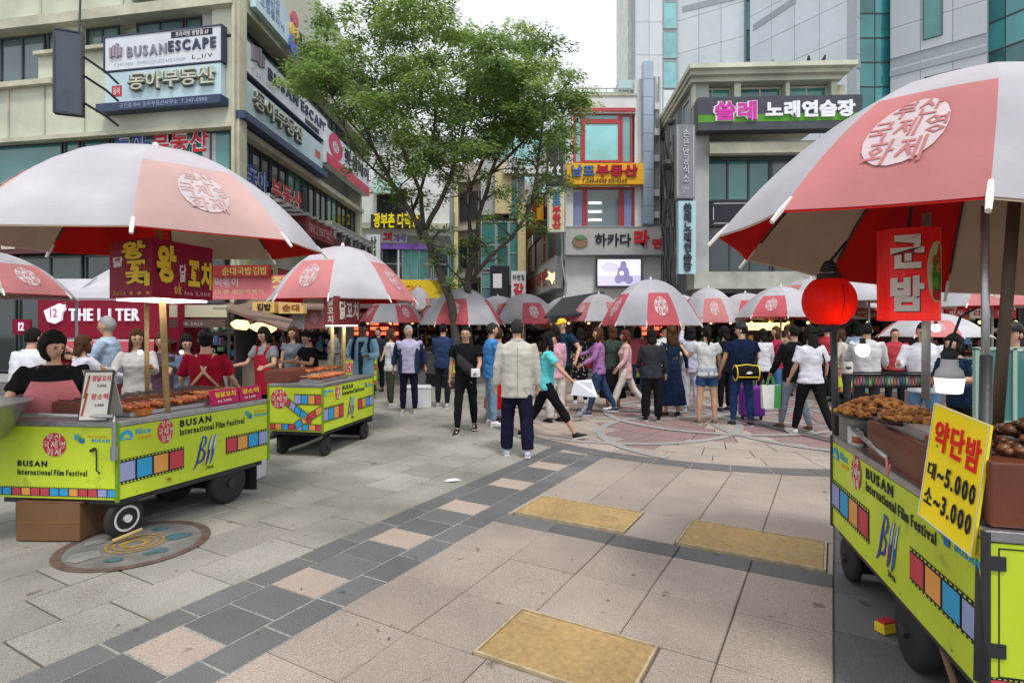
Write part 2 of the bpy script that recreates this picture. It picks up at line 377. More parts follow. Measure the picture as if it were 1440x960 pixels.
# round inlay: disc, lens-shaped petals, pale arcs, charcoal ring
def ann(b, c, r0, r1, a0=0, a1=2*pi, n=96, z=.003, clip=None):
    for k in range(n):
        t0 = a0+(a1-a0)*k/n; t1 = a0+(a1-a0)*(k+1)/n
        if clip and not clip(c+Vector((cos((t0+t1)/2), sin((t0+t1)/2), 0))*r1): continue
        q = [c+Vector((cos(t0)*r0, sin(t0)*r0, z)), c+Vector((cos(t0)*r1, sin(t0)*r1, z)), c+Vector((cos(t1)*r1, sin(t1)*r1, z)), c+Vector((cos(t1)*r0, sin(t1)*r0, z))]
        b.add(q, [(0, 1, 2, 3)] if r0 > 0 else [(0, 1, 2)])
inl = empty('round_inlay', CC); tag(inl, kind='structure')
def inbuild(b, n, m): b.v = [tuple(Vector(v)-CC) for v in b.v]; return b.build(n, m, inl)
# wedge stones of the disc
rings = [0, .6, 1.1, 1.6, 2.1, 2.6, 3.1, 3.55, 4.0]
b = MB(); ms = [M_PINKT, M_PINK, M_RED, M_LITE]
for i in range(len(rings)-1):
    r0, r1 = rings[i], rings[i+1]; n = max(8, int(2*pi*r1/.62))
    for k in range(n):
        t0 = 2*pi*k/n+.15*i; t1 = 2*pi*(k+1)/n+.15*i; tm = (t0+t1)/2; rm = (r0+r1)/2
        pos = Vector((cos(tm)*rm, sin(tm)*rm, 0)); cnt = sum((pos-Vector((cos(a)*2.1, sin(a)*2.1, 0))).length < 2.0 for a in [2*pi*q/6+.3 for q in range(6)])
        e = .006/max(r0, .3); q = [CC+Vector((cos(t0+e)*(r0+.005), sin(t0+e)*(r0+.005), 0)), CC+Vector((cos(t0+e)*(r1-.005), sin(t0+e)*(r1-.005), 0)), CC+Vector((cos(t1-e)*(r1-.005), sin(t1-e)*(r1-.005), 0)), CC+Vector((cos(t1-e)*(r0+.005), sin(t1-e)*(r0+.005), 0))]
        q = [Vector((p.x, p.y, .002)) for p in q]
        b.hexa([p-Vector((0, 0, .03)) for p in q], q, [0, 1, 2, 0, 3][min(cnt, 4)])
tag(inbuild(b, 'inlay_stone', ms), kind='stuff')
b = MB(); n = 60
for k in range(n):
    t0 = 2*pi*k/n+.002; t1 = 2*pi*(k+1)/n-.002
    q = [CC+Vector((cos(t)*r, sin(t)*r, .004)) for t, r in ((t0, 4.0), (t0, CR), (t1, CR), (t1, 4.0))]; b.hexa([p-Vector((0, 0, .03)) for p in q], q)
tag(inbuild(b, 'ring_stone', M_CHAR), kind='stuff')
b = MB()
for q in range(6):
    a = 2*pi*q/6+.3; c = CC+Vector((cos(a)*2.1, sin(a)*2.1, 0)); ann(b, c, 1.93, 2.07, z=.006+q*.0012, clip=lambda p: (p-CC).length < 3.99)
ann(b, CC, 1.95, 2.1, z=.014)
inbuild(b, 'arc_strip', M_LITE)
b = MB()
for q in range(3):
    a = 2*pi*q/3+.82; d = Vector((cos(a), sin(a), 0)); e = Vector((-sin(a), cos(a), 0))
    b.add([CC+d*.2+e*.09+Vector((0, 0, .016)), CC+d*.2-e*.09+Vector((0, 0, .016)), CC+d*3.98-e*.09+Vector((0, 0, .016)), CC+d*3.98+e*.09+Vector((0, 0, .016))], [(3, 2, 1, 0)])
inbuild(b, 'spoke_strip', M_CHAR)
# metal covers
M_COV = mat('ochre_cover', (.43, .285, .125), .6, .22, 25, .6, stain=.3, spec=.3); M_COVD = mat('ochre_cover_worn', (.34, .22, .09), .6, .3, 20, .6)
M_CREAM = mat('worn_rim', (.43, .34, .21), .7, .3, 14, .3)
def cover(h, label, plq):
    a, b_, c, d = h; r = empty('utility_cover', uv((a+b_)/2, (c+d)/2, 0), RZ, label, 'ground cover', 'ochre utility covers in the paving')
    w, l = d-c-.012, b_-a-.012
    f = MB(); e = .014
    for (x, y, X, Y_) in ((0, -l/2+e/2, w, e), (0, l/2-e/2, w, e), (-w/2+e/2, 0, e, l-2*e), (w/2-e/2, 0, e, l-2*e)): f.box((x, y, -.006), (X, Y_, .03))
    f.build('rim', M_CREAM, r)
    p = MB(); p.box((0, 0, -.012), (w-2*e-.004, l-2*e-.004, .03)); p.build('plate', M_COV, r, bevel=.002)
    q = MB(); n1, n2 = int(w/.035), int(l/.035)
    for i in range(n1):
        for j in range(n2):
            x = -w/2+.03+i*.035+(.017 if j % 2 else 0); y = -l/2+.03+j*.035
            if x > w/2-.03 or (plq[0]-plq[2]/2 < x < plq[0]+plq[2]/2 and plq[1]-plq[3]/2 < y < plq[1]+plq[3]/2): continue
            q.hexa([(x-.008, y-.004, .003), (x+.008, y-.004, .003), (x+.008, y+.004, .003), (x-.008, y+.004, .003)], [(x-.006, y-.002, .0045), (x+.006, y-.002, .0045), (x+.006, y+.002, .0045), (x-.006, y+.002, .0045)])
    tag(q.build('tread_stud', M_COV, r), kind='stuff')
    q = MB(); q.box((plq[0], plq[1], .0035), (plq[2], plq[3], .004)); t = q.build('plaque', M_COVD if plq[4] else M_COV, r, bevel=.001)
    q = MB()
    for i in range(3): q.box((plq[0], plq[1]-plq[3]*.3+i*plq[3]*.3, .0065), (plq[2]*.86, .006, .002))
    q.build('raised_line', M_CREAM, t)
cover(HOLES[0], 'ochre metal ground cover nearest the camera, in the pink paving', (-.26, .17, .22, .13, 0))
cover(HOLES[1], 'ochre metal ground cover touching the checker band of dark tiles', (.28, -.03, .14, .12, 1))
cover(HOLES[2], 'ochre metal ground cover beside the dark paving near the right cart', (.25, -.1, .36, .14, 0))
# painted manhole by the left cart
mh = empty('manhole', (-2.84, 4.29, 0), .3, 'round paint-stained manhole with yellow rings beside the left cart wheel', 'manhole'); mh.scale = (.9, .9, 1)
M_RUST = mat('rusty_iron', (.12, .075, .06), .7, .4, 9, .5); M_MH = mat('stained_iron', (.17, .16, .155), .7, .35, 5, .5)
for nm, r0, r1, m, z in (('outer_ring', .49, .56, M_RUST, .005), ('disc', 0, .488, M_MH, .004), ('yellow_ring', .19, .215, mat('yellow_paint_worn', (.30, .20, .05), .6, .4, 20, .3), .0075), ('yellow_ring', .14, .165, MATS.get('yellow_paint_worn') or M_RUST, .0075), ('yellow_ring', .06, .11, MATS.get('yellow_paint_worn') or M_RUST, .0075)):
    b = MB(); ann(b, Vector((0, 0, 0)), r0, r1, z=z, n=48); b.build(nm, m if m != M_RUST or nm == 'outer_ring' else MATS['yellow_paint_worn'], mh)
M_BLUEP = mat('blue_paint_worn', (.06, .13, .15), .6, .5, 12, .3)
for (x, y, r) in ((.3, .08, .09), (.22, -.24, .07), (-.3, -.2, .11), (-.05, -.33, .06), (-.34, .12, .07), (.1, .33, .06)):
    b = MB(); pts = [(x+r*random.uniform(.6, 1.2)*cos(a)*1.3, y+r*random.uniform(.6, 1.2)*sin(a), .0078) for a in [k*pi/6 for k in range(12)]]
    b.add(pts, [tuple(range(12))]); b.build('paint_patch', M_BLUEP if x > -.2 else mat('pale_paint_worn', (.24, .235, .23), .6, .3, 9, .2), mh)
b = MB(); b.tube([P(158, 768, 4.27)+Vector((0, 0, .04)), P(200, 748, 4.42)+Vector((0, 0, .025))], .014, 8); tag(b.build('wooden_stick', GOLD), 'short wooden stick lying on the round painted manhole', 'stick')
b = MB()
for k in range(40):
    x, y = random.uniform(-.09, .09), random.uniform(-.04, .04)
p0 = P(636, 676, 1320/219); b.add([(p0.x-.09, p0.y-.03, .004), (p0.x+.02, p0.y-.05, .012), (p0.x+.1, p0.y+.01, .005), (p0.x+.03, p0.y+.05, .018), (p0.x-.06, p0.y+.05, .006), (p0.x-.01, p0.y, .022)], [(0, 1, 5), (1, 2, 5), (2, 3, 5), (3, 4, 5), (4, 0, 5)])
tag(b.build('crumpled_tissue', C(.8, .8, .8)), 'crumpled white tissue lying on the grey flagstones', 'litter')
# leaves and small scraps on the paving
b = MB()
for k in range(260):
    y = random.uniform(2.3, 12)**1.0; x = random.uniform(-.9, .9)*y; s_ = random.uniform(.004, .013); a = random.uniform(0, pi)
    c, s2 = cos(a)*s_, sin(a)*s_; b.add([(x-c, y-s2, .006), (x+s2*.6, y-c*.6, .007), (x+c, y+s2, .008), (x-s2*.6, y+c*.6, .007)], [(0, 1, 2, 3)], random.randrange(2))
tag(b.build('litter_scraps', [mat('dark_scrap', (.07, .06, .05)), mat('brown_scrap', (.2, .16, .1))]), 'tiny dark scraps and leaf bits scattered over the paving', 'litter', kind='stuff')
# ================================================================ BUILDINGS
WIN_T = glass('teal_glass', (.05, .20, .19)); WIN_D = glass('dark_glass', (.02, .035, .038), .06); WIN_C = glass('cyan_glass', (.22, .50, .52), .15)
WIN_G = glass('grey_glass', (.10, .15, .16), .1); WIN_W = glass('wavy_teal_glass', (.03, .20, .21), .04, .25)
CREAM = mat('cream_render', (.56, .58, .46), .85, .08, 1.2, .3, stain=.16); CREAMD = mat('cream_trim', (.52, .50, .38), .8, .15, 3, .3, stain=.2)
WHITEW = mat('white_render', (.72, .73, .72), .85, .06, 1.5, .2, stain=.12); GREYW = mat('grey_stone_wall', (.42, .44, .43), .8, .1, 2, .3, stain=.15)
SILV = mat('pale_cladding', (.56, .61, .64), .45, .04, .6, .02, rnd=.035, stain=.05); SILV2 = mat('grey_cladding', (.44, .47, .49), .5, .04, .6, .02, rnd=.04)
GREYBAND = mat('grey_band', (.31, .34, .37), .6); FRAME_D = mat('dark_frame', (.04, .045, .05), .5); FRAME_R = mat('red_frame', (.45, .04, .05), .5)
FRAME_A = mat('aluminium_frame', (.38, .40, .40), .45, .1, 4, .1, metal=.4); DARKIN = mat('dark_interior', (.025, .023, .022), .9)
SIGNW = mat('white_signboard', (.66, .70, .74), .4, .06, 2, .0, stain=.06); SIGNB = mat('pale_blue_signboard', (.48, .63, .70), .4, .15, 1.5, 0)
NAVY = mat('navy_sign', (.03, .05, .12), .5); INK = C(.02, .02, .03); WHITE = C(.8, .8, .8); RED = C(.62, .03, .05); YEL = C(.85, .60, .04)
def bldg(label, loc, name='building'): return empty(name, loc, 0, label, 'building')
def part(w, root, nm, m, *bs):
    for t in bs: b = MB(); w.box(b, *t); o = sub(b, nm, m, root)
    return o
def sub(b, nm, m, root): b.v = [tuple(Vector(v)-root.location) for v in b.v]; return b.build(nm, m, root)
class Rel:      # a Wall that writes into a root standing somewhere
    pass
def relwin(w, root, *a, **k):
    o = win(w, None, *a, **k); o.parent = root; o.location = -root.location; return o
# ---- left corner building: front face and side face meet at the corner post
PC = (-7.35, 15)
FLf = Wall(PC, (5.4, -1)); FLs = Wall(PC, (.031, 1)); FLs.n = Vector((1, -.031, 0)).normalized()
LB = bldg('long cream corner building with stacked signboards over teal windows, at left', (PC[0], PC[1], 0))
zf = lambda w, px, py: w.at(px, py)[1]; sf = lambda w, px: w.at(px, 300)[0]
zA = zf(FLf, 320, 233); zS = zf(FLf, 318, 155); zW0 = zf(FLf, 0, 115); zc2 = zf(FLf, 0, 120); zc1 = zf(FLf, 0, 48)
zt = 13.8
part(FLf, LB, 'wall', CREAM, (-26, -.1, 0, zA-.9, -.8, -.3))
part(FLf, LB, 'wall', CREAM, (-26, 0, zS-.35, zc2-.02, -.3, 0), (-26, 0, zc1+.3, zt, -.3, 0), (-26, -.25, zA-.9, zc1+.3, -.9, -.5))
part(FLf, LB, 'cornice', CREAMD, (-26, .12, zc1, zc1+.28, -.3, .22))
part(FLf, LB, 'ledge', CREAMD, (-26, sf(FLf, 80), zc2-.15, zc2, 0, .18), (sf(FLf, 54), sf(FLf, 157), zf(FLf, 60, 75)-.1, zf(FLf, 60, 75), .0, .16))
part(FLf, LB, 'sill', CREAMD, (-26, .03, zS-.47, zS-.35, -.3, .1), (-26, 0, zA-.95, zA-.78, -.3, .15))
part(FLf, LB, 'spandrel', CREAM, (sf(FLf, 54), 0, zc2-.02, zf(FLf, 60, 75)-.1, -.3, 0), (-26, sf(FLf, 0)-1.2, zc2, zc1, -.3, 0))
# pilaster joints on the cream wall
part(FLf, LB, 'wall_rib', CREAMD, *[(s, s+.05, zS-.35, zc2-.15, 0, .04) for s in (sf(FLf, 12), sf(FLf, 62), sf(FLf, 118))], *[(s, s+.05, zc1+.3, zt, 0, .04) for s in (-14, -11.3, -8.6, -6.1, -3.4, -1.1)])
for a, b_, t, bo, c in ((-40, 53, 53, 114, 3), (57, 84, 47, 74, 1), (112, 158, 38, 66, 2), (183, 250, 30, 66, 2), (252, 298, 25, 66, 2)):
    relwin(FLf, LB, sf(FLf, a), sf(FLf, b_), zf(FLf, (a+b_)/2, bo), zc1-.02, c, 1, FRAME_D, WIN_G, o=-.25)
part(FLf, LB, 'spandrel', CREAM, (sf(FLf, 298), -.02, zf(FLf, 60, 75), zc1, -.3, 0), (sf(FLf, 84), sf(FLf, 112), zf(FLf, 60, 75), zc1, -.3, -.05))
for a, b_, c in ((-200, 80, 3), (82, 105, 1), (107, 147, 1), (149, 232, 2), (234, 320, 3)):
    relwin(FLf, LB, sf(FLf, a), sf(FLf, b_)-.02, zA-.78, zS-.47, c, 1, FRAME_D, WIN_T, o=-.22)
part(FLf, LB, 'corner_post', CREAMD, (-.02, .22, 0, zt+.02, -.25, .06))
# side face
SE = sf(FLs, 510); zR = zc1
part(FLs, LB, 'wall', CREAM, (.3, SE, zR+.3, zt, -1, -.05), (.3, SE, 0, zA-1.4, -1, -.3)); part(FLs, LB, 'end_wall', CREAM, (SE-.25, SE, zA-1.4, zR+.3, -5, -.04))
part(FLs, LB, 'wall', GREYW, (.3, SE-.26, zA-1.4, zR+.3, -1, -.6))
part(FLs, LB, 'cornice', CREAMD, (.24, SE+.1, zR, zR+.28, -.25, .26))
part(FLs, LB, 'sill', CREAMD, (.24, SE, zS-.47, zS-.3, -.6, .06), (.24, SE, zA-.95, zA-.8, -.6, .12))
n = 9
for i in range(n):
    a = .3+(SE-.6)*i/n; b_ = .3+(SE-.6)*(i+1)/n
    relwin(FLs, LB, a, b_-.06, zA-.8, zS-.47, 2, 1, FRAME_D, WIN_D if i % 3 else WIN_T, o=-.3)
    relwin(FLs, LB, a, b_-.06, zS+1.6, zR, 2, 1, FRAME_D, WIN_D if i % 2 else WIN_G, o=-.3)
# rainwater pipe
b = MB(); b.tube([FLf.W(.1, 0, .12), FLf.W(.1, zt, .12)], .05, 8); sub(b, 'rain_pipe', CREAMD, LB)
b = MB(); FLs.box(b, sf(FLs, 425)-.9, sf(FLs, 425), zt-3.2, zt-2.2, -.03, .0); sub(b, 'vent_opening', DARKIN, LB)
# awnings of the ground floor
b = MB(); FLs.box(b, .2, SE, zA-1.35, zA-1.0, -.3, .6); sub(b, 'awning', mat('dark_red_awning', (.13, .035, .04), .8, .3, 3), LB)
for i in range(16): part(FLs, LB, 'sign_lamp', FRAME_A, (.5+i*.66, .8+i*.66, zA-.72, zA-.62, .1, .75))
# ---- its signs
EG = C(.16, .17, .2)
sign(FLf, (193, -45, 318, 3), 'cut-off white rooftop signboard above the corner, left of the coloured-pill board', SIGNW, [('T.246-0075', .25, .08, .8, .3, C(.3, .33, .4), .0, .004)], trim=FRAME_A)
r_, put, e = sign(FLf, (157, 59, 318, 105), 'white front signboard reading ESCAPE, above the pale blue board', SIGNW,
    [('BUSAN', .2, .34, .545, .66, C(.24, .25, .3), .03), ('ESCAPE', .56, .38, .96, .70, C(.06, .07, .13), .03), ('#rect', .58, .78, .93, .97, C(.03, .03, .05)), ('프라이빗 방탈출 6F', .62, .8, .9, .95, WHITE, .0, .012),
     ('T.247-0880   IMMERSION ESCAPE ROOM', .08, .1, .7, .2, C(.45, .5, .58), 0, .004), ('L_I/V', .76, .1, .93, .24, INK, 0, .004)], trim=C(.06, .07, .12))
b = MB()
for k in range(4):
    s_ = e[0]+(e[1]-e[0])*(.05+.028*k); FLf.box(b, s_, s_+.07, e[2]+.33+.03*(k % 2), e[2]+.60+.05*(k % 3), .2, .26)
put(b, 'cube_emblem', C(.35, .3, .36))
sign(FLf, (157, 108, 318, 150), 'pale blue front signboard with raised grey letters, above the dark strip', SIGNB,
    [('동아부동산', .22, .3, .95, .86, C(.13, .14, .12), .03, .08), ('동아부동산', .235, .33, .965, .89, mat('cream_letter', (.55, .55, .45), .6), .01, .1), ('#rect', .06, .2, .15, .56, C(.5, .05, .07)), ('동아', .075, .26, .135, .5, WHITE, 0, .012)])
sign(FLf, (150, 153, 322, 164), 'navy strip with small lettering under the pale blue front board', NAVY, [('공인중개사 동아부동산사무소  T.247-0990', .2, .2, .9, .8, C(.4, .45, .6), 0, .004)], dep=.32)
BL = C(.06, .10, .45)
def wlet(w, q, specs, label, dep=.02):
    s0, z1 = w.at(q[0], q[1]); s1, _ = w.at(q[2], q[1]); z0 = w.at(q[0], q[3])[1]; base = w.W((s0+s1)/2, z0, 0)
    r = empty('window_lettering', base, 0, label, 'lettering')
    for body, a, c, m in specs:
        for mm, bo, of in ((WHITE, .06, -.2+.03), (m, .02, -.2+.045)):
            l = MB(); lettering(l, body, w.fn(s0+(s1-s0)*a, s0+(s1-s0)*c, z0, z1, of), bo, .012); l.v = [tuple(Vector(v)-base) for v in l.v]; l.build('lettering', mm, r)
wlet(FLf, (155, 187, 287, 219), [('동아', 0, .36, BL), ('부동산', .4, 1, RED)], 'blue and red characters on the teal front window behind the big umbrella')
FLs2 = FLs
wlet(FLs, (355, 228, 430, 262), [('동아', 0, .34, BL), ('부동산', .4, 1, RED)], 'blue and red characters on the dark side window under the navy strip')
r_, put, e = sign(FLs, (333, 52, 453, 98), 'white side signboard with dark ESCAPE lettering running down the street', SIGNW,
    [('BUSAN', .22, .38, .56, .78, C(.05, .05, .1), .03), ('ESCAPE', .6, .38, .97, .78, C(.05, .05, .1), .03), ('#rect', .66, .05, .86, .25, INK), ('T.247-0880', .06, .12, .3, .26, C(.4, .4, .5), 0, .004)], trim=C(.06, .07, .12))
b = MB()
for k in range(4):
    s_ = e[0]+(e[1]-e[0])*(.06+.03*k); FLs.box(b, s_, s_+.14, e[2]+.45+.05*(k % 2), e[2]+.85+.05*(k % 3), .2, .26)
put(b, 'cube_emblem', C(.25, .2, .25))
sign(FLs, (329, 106, 446, 152), 'pale blue side signboard with raised grey letters under the white one', SIGNB,
    [('동아부동산', .1, .25, .66, .85, C(.12, .13, .12), .03, .08), ('동아부동산', .1, .3, .66, .9, mat('cream_letter', (.55, .55, .45)), .0, .1), ('#rect', .88, .3, .96, .6, C(.55, .12, .08))])
sign(FLs, (325, 155, 447, 166), 'navy strip along the bottom of the pale blue side board', NAVY, [], dep=.34)
r_, put, e = sign(FLs, (447, 178, 510, 228), 'white and crimson side signboard with a round crimson emblem', SIGNW,
    [('꽃샘헤어', .36, .46, .96, .9, C(.04, .04, .05), .02), ('#rect', 0, 0, 1, .3, C(.62, .05, .12)), ('T.246-3004   HAIR   T.246-3004', .3, .08, .95, .22, C(.8, .55, .55), 0, .004)], dep=.3)
b = MB(); s_ = e[0]+(e[1]-e[0])*.18; ann2 = []
for k in range(24):
    a0, a1 = 2*pi*k/24, 2*pi*(k+1)/24; zc = e[2]+(e[3]-e[2])*.66
    b.add([FLs.W(s_+cos(t)*r, zc+sin(t)*r*.62, .33) for t, r in ((a0, .36), (a0, .78), (a1, .78), (a1, .36))], [(0, 1, 2, 3)])
put(b, 'emblem', C(.62, .05, .14)); b = MB(); lettering(b, 'Hi', FLs.fn(s_-.2, s_+.2, e[2]+(e[3]-e[2])*.55, e[2]+(e[3]-e[2])*.78, .32), .02, .01); put(b, 'lettering', C(.5, .3, .35))
# rooftop-level blue-white board with colour pill
r_, put, e = sign(FLs, (334, -42, 398, 10), 'tall white and blue board with a coloured pill shape over the corner cornice', SIGNB,
    [('전문치과\n임플란트\n교정클리닉', .08, .2, .62, .95, C(.25, .32, .5), .0, .01)], dep=.15, o=.35)
for i, m in enumerate((C(.6, .12, .16), C(.75, .5, .12), C(.12, .16, .5))):
    b = MB(); zc = e[2]+.95-.42*i; sc = e[0]+(e[1]-e[0])*.86; b.loft([FLs.W(sc, zc, .505), FLs.W(sc, zc, .56)], [(.26+.06*i, .24+.06*i)]*2, 18, (FLs.d, Vector((0, 0, 1)))); put(b, 'pill_spot', m)
# dark blade sign on brackets
bw = P(97, 100, 13.6); r = empty('blade_sign', (bw.x, 13.6, P(97, 162, 13.6).z), radians(22), 'dark slab-shaped projecting sign with its brackets on the cream wall at left', 'sign')
h = P(97, 44, 13.6).z-r.location.z
b = MB(); b.box((0, 0, h/2), (.5, .16, h-.1)); b.build('board', mat('slate_sign', (.055, .07, .10), .5, .2, 3), r)
b = MB()
for x in (-.27, .27): b.box((x, 0, h/2), (.04, .2, h))
for z in (.02, h-.02): b.box((0, 0, z), (.5, .2, .04))
b.build('frame', FRAME_D, r)
b = MB()
for z in (.35, h*.5, h-.55): b.tube([(.28, .03, z), (.62, .5, z-.12), (.72, 1.2, z-.12)], .03, 6)
b.tube([(.2, 0, h), (.24, .1, h+2.4)], .025, 6); b.build('bracket', FRAME_D, r)
sign(FLs, (447, 312, 509, 348), 'grey stone-coloured signboard with dark letters low on the long cream building', mat('grey_sign', (.33, .35, .33), .7, .2, 4), [('광 복 간 판 사', .08, .2, .95, .85, C(.05, .05, .05), .03, .03)], dep=.5, trim=CREAMD)
sign(FLs, (402, 303, 445, 330), 'dark maroon signboard under the awning lamps of the long building', mat('maroon_sign', (.22, .03, .04), .6), [('SINCE 1987 냉면', .1, .2, .9, .8, C(.55, .3, .3), .0, .01)], dep=.62)
# ---- white building down the lane
FW = Wall((P(510, 0, 30).x, 30), (1, .06))
WB = bldg('white building with a green awning and yellow band down the lane, behind the trees', FW.W(3, 0, 0))
Z = lambda py: CH-(py-457)*30/800
e0, e1 = sf(FW, 505), sf(FW, 600)
part(FW, WB, 'wall', WHITEW, (e0, e1+1.2, Z(330), Z(200), -6, 0), (e0, e0+.6, 0, Z(330), -6, 0), (e0+.6, e1+1.2, 0, Z(420), -6, -.5))
part(FW, WB, 'roof_edge', GREYBAND, (e0-.2, e1+1.4, Z(200), Z(192), -6, .25))
part(FW, WB, 'ledge', CREAMD, (e0, e1+1.2, Z(322), Z(314), 0, .25))
part(FW, WB, 'recess', DARKIN, (sf(FW, 530), sf(FW, 572), Z(308), Z(265), .0, .03))
b = MB(); a, c = sf(FW, 528), sf(FW, 566); b.hexa([FW.W(a, Z(278), 1.0), FW.W(c, Z(278), 1.0), FW.W(c, Z(250)-.05, .03), FW.W(a, Z(250)-.05, .03)], [FW.W(a, Z(276), 1.0), FW.W(c, Z(276), 1.0), FW.W(c, Z(250), .03), FW.W(a, Z(250), .03)]); sub(b, 'awning', C(.30, .42, .38), WB)
for i in range(4):
    a = sf(FW, 536)+i*.9; relwin(FW, WB, a, a+.84, Z(392), Z(348), 1, 2, FRAME_A, WIN_D, o=-.3)
# rounded glazed bay at its right
b = MB(); fr = MB(); yb = MB(); pu = MB()
cx, cy, R = sf(FW, 566), -.0, 2.7
def arc(w, c, r, t, z, o): return w.W(c+r*sin(t), z, o+r*cos(t)-r)
for k in range(8):
    t0, t1 = (k)*.16, (k+1)*.16
    for mb, za, zb, ro in ((b, Z(392), Z(350), 0), (yb, Z(418), Z(393), .12), (pu, Z(350), Z(342), .1)):
        q = [arc(FW, cx, R+ro, t, z, ro) for z in (za, zb) for t in (t0, t1)]
        mb.add([q[0], q[1], q[3], q[2]], [(0, 1, 2, 3)])
    fr.tube([arc(FW, cx, R+.02, t0, Z(392), .02), arc(FW, cx, R+.02, t0, Z(350), .02)], .04, 4)
sub(b, 'bay_glass', WIN_T, WB); sub(fr, 'bay_mullion', FRAME_A, WB); sub(yb, 'yellow_band', YEL, WB); sub(pu, 'purple_band', C(.25, .12, .5), WB)
part(FW, WB, 'yellow_band', YEL, (sf(FW, 536), cx, Z(418), Z(393), -.2, .12)); part(FW, WB, 'purple_band', C(.25, .12, .5), (sf(FW, 534), cx, Z(350), Z(342), -.1, .1))
sign(FW, (524, 304, 592, 322), 'dark strip with bright yellow characters on the white building in the lane', C(.05, .05, .06), [('광부촌 다락방', .06, -.05, .97, 1.1, C(.95, .78, .02), .03, .1), ], dep=.25, o=.26)
sign(FW, (535, 326, 572, 341), 'small red and purple lettering board above the dark bay windows', WHITEW, [('그때', .1, .1, .45, .95, RED, .05, .05), ('그집식당', .5, .1, .98, .8, C(.2, .15, .5), .03, .05)], dep=.06, o=.0)
sign(FW, (545, 397, 600, 413), 'red characters on the yellow band of the white lane building', YEL, [('맛집 CHA', .1, .2, .9, .85, C(.75, .25, .03), .03)], dep=.05, o=.13)
sign(FW, (519, 333, 538, 385), 'narrow pale upright sign with dark brush characters, in the lane', SIGNW, [(vert('산보고'), .25, .05, .75, .95, INK, .02)], dep=.2, o=.6)
sign(FW, (511, 158, 528, 198), 'upper of two white upright signs at the far end of the long cream building', SIGNW, [(vert('음원'), .2, .1, .8, .9, C(.1, .12, .15), .02)], dep=.2, o=3)
sign(FW, (512, 203, 534, 250), 'lower of two white upright signs at the far end of the long cream building', SIGNW, [(vert('교루') + '', .1, .1, .45, .85, C(.1, .12, .2), .02), (vert('점점'), .55, .1, .9, .85, C(.1, .12, .2), .02)], dep=.2, o=3, trim=GREYBAND)
# ---- yellow and concrete blocks behind the trees
FY = Wall((P(600, 0, 42).x, 42), (1, .3)); YB = bldg('tall pale yellow block far down the lane behind the tree crowns', FY.W(1.5, 0, 0))
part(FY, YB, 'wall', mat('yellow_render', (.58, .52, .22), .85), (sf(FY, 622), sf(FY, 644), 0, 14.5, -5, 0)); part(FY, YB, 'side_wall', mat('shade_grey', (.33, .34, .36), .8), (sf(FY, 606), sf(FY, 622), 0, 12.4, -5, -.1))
for i in range(4): relwin(FY, YB, sf(FY, 626), sf(FY, 640), 3+i*2.8, 4.5+i*2.8, 2, 1, FRAME_A, WIN_G, o=.0)
FP = Wall((P(644, 0, 34).x, 34), (1, -.5)); PB = bldg('dull pink concrete block with dark window bands between the two trees', FP.W(1, 0, 0))
part(FP, PB, 'wall', mat('pink_concrete', (.42, .34, .30), .85, stain=.2), (sf(FP, 644), sf(FP, 690), 0, 11.2, -5, 0)); part(FP, PB, 'ledge', CREAMD, *[(sf(FP, 644), sf(FP, 690), z, z+.25, 0, .5) for z in (4.4, 7.2, 10)])
for z in (2.4, 5.0, 7.8):
    for a, c in ((647, 657), (660, 672), (675, 687)): relwin(FP, PB, sf(FP, a), sf(FP, c), z, z+1.7, 2, 1, FRAME_D, WIN_D, o=.02)
# ---- glass building left of the central one
FG = Wall((P(650, 0, 27).x, 27), (1, .02)); GB = bldg('teal glazed building with cream piers, between the trees and the red-framed shop', FG.W(2, 0, 0))
Zg = lambda py: CH-(py-457)*27/800
part(FG, GB, 'wall', mat('cream_pier', (.60, .50, .27), .8), (sf(FG, 696), sf(FG, 719), Zg(300), Zg(232), -4, 0)); part(FG, GB, 'pier', mat('cream_pier', (.60, .50, .27), .8), (sf(FG, 728), sf(FG, 739), 0, Zg(285), -4, .1))
part(FG, GB, 'wall', GREYW, (sf(FG, 676), sf(FG, 738), Zg(300), Zg(218), -5, -.3), (sf(FG, 676), sf(FG, 738), 0, Zg(430), -5, -.3), (sf(FG, 676), sf(FG, 738), Zg(430), Zg(300), -5, -1)); part(FG, GB, 'parapet', WHITEW, (sf(FG, 708), sf(FG, 764), Zg(246), Zg(236), -.3, .35))
for a, c, t, bo in ((676, 698, 310, 378), (698, 716, 310, 378), (716, 730, 310, 400), (716, 729, 250, 306), (676, 716, 382, 425)): relwin(FG, GB, sf(FG, a), sf(FG, c)-.02, Zg(bo), Zg(t), 1, 2, FRAME_A, WIN_T, o=-.2)
FG2 = Wall((P(700, 0, 48).x, 48), (1, .0)); TB = bldg('pale blue glass tower standing behind the teal glazed building', FG2.W(3, 0, 0))
part(FG2, TB, 'wall', SILV, (sf(FG2, 690), sf(FG2, 772), 0, 18.5, -6, 0))
for i in range(6):
    for j in range(3): relwin(FG2, TB, sf(FG2, 694)+j*1.6, sf(FG2, 694)+j*1.6+1.5, 2+i*2.7, 4.5+i*2.7, 2, 1, FRAME_A, WIN_C, o=.01)
sign(FG, (718, 386, 737, 425), 'small white box sign with one red character, beside the dark lane entrance', SIGNW, [('갈', .15, .1, .85, .6, RED, .04), ('라멘집', .1, .7, .9, .88, INK, 0)], dep=.3, o=1.5)
sign(FG, (690, 378, 716, 420), 'small black sign with a glowing white panel in the lane', C(.03, .03, .04), [('#rect', .15, .3, .6, .75, C(.8, .8, .85))], dep=.2, o=1.2)
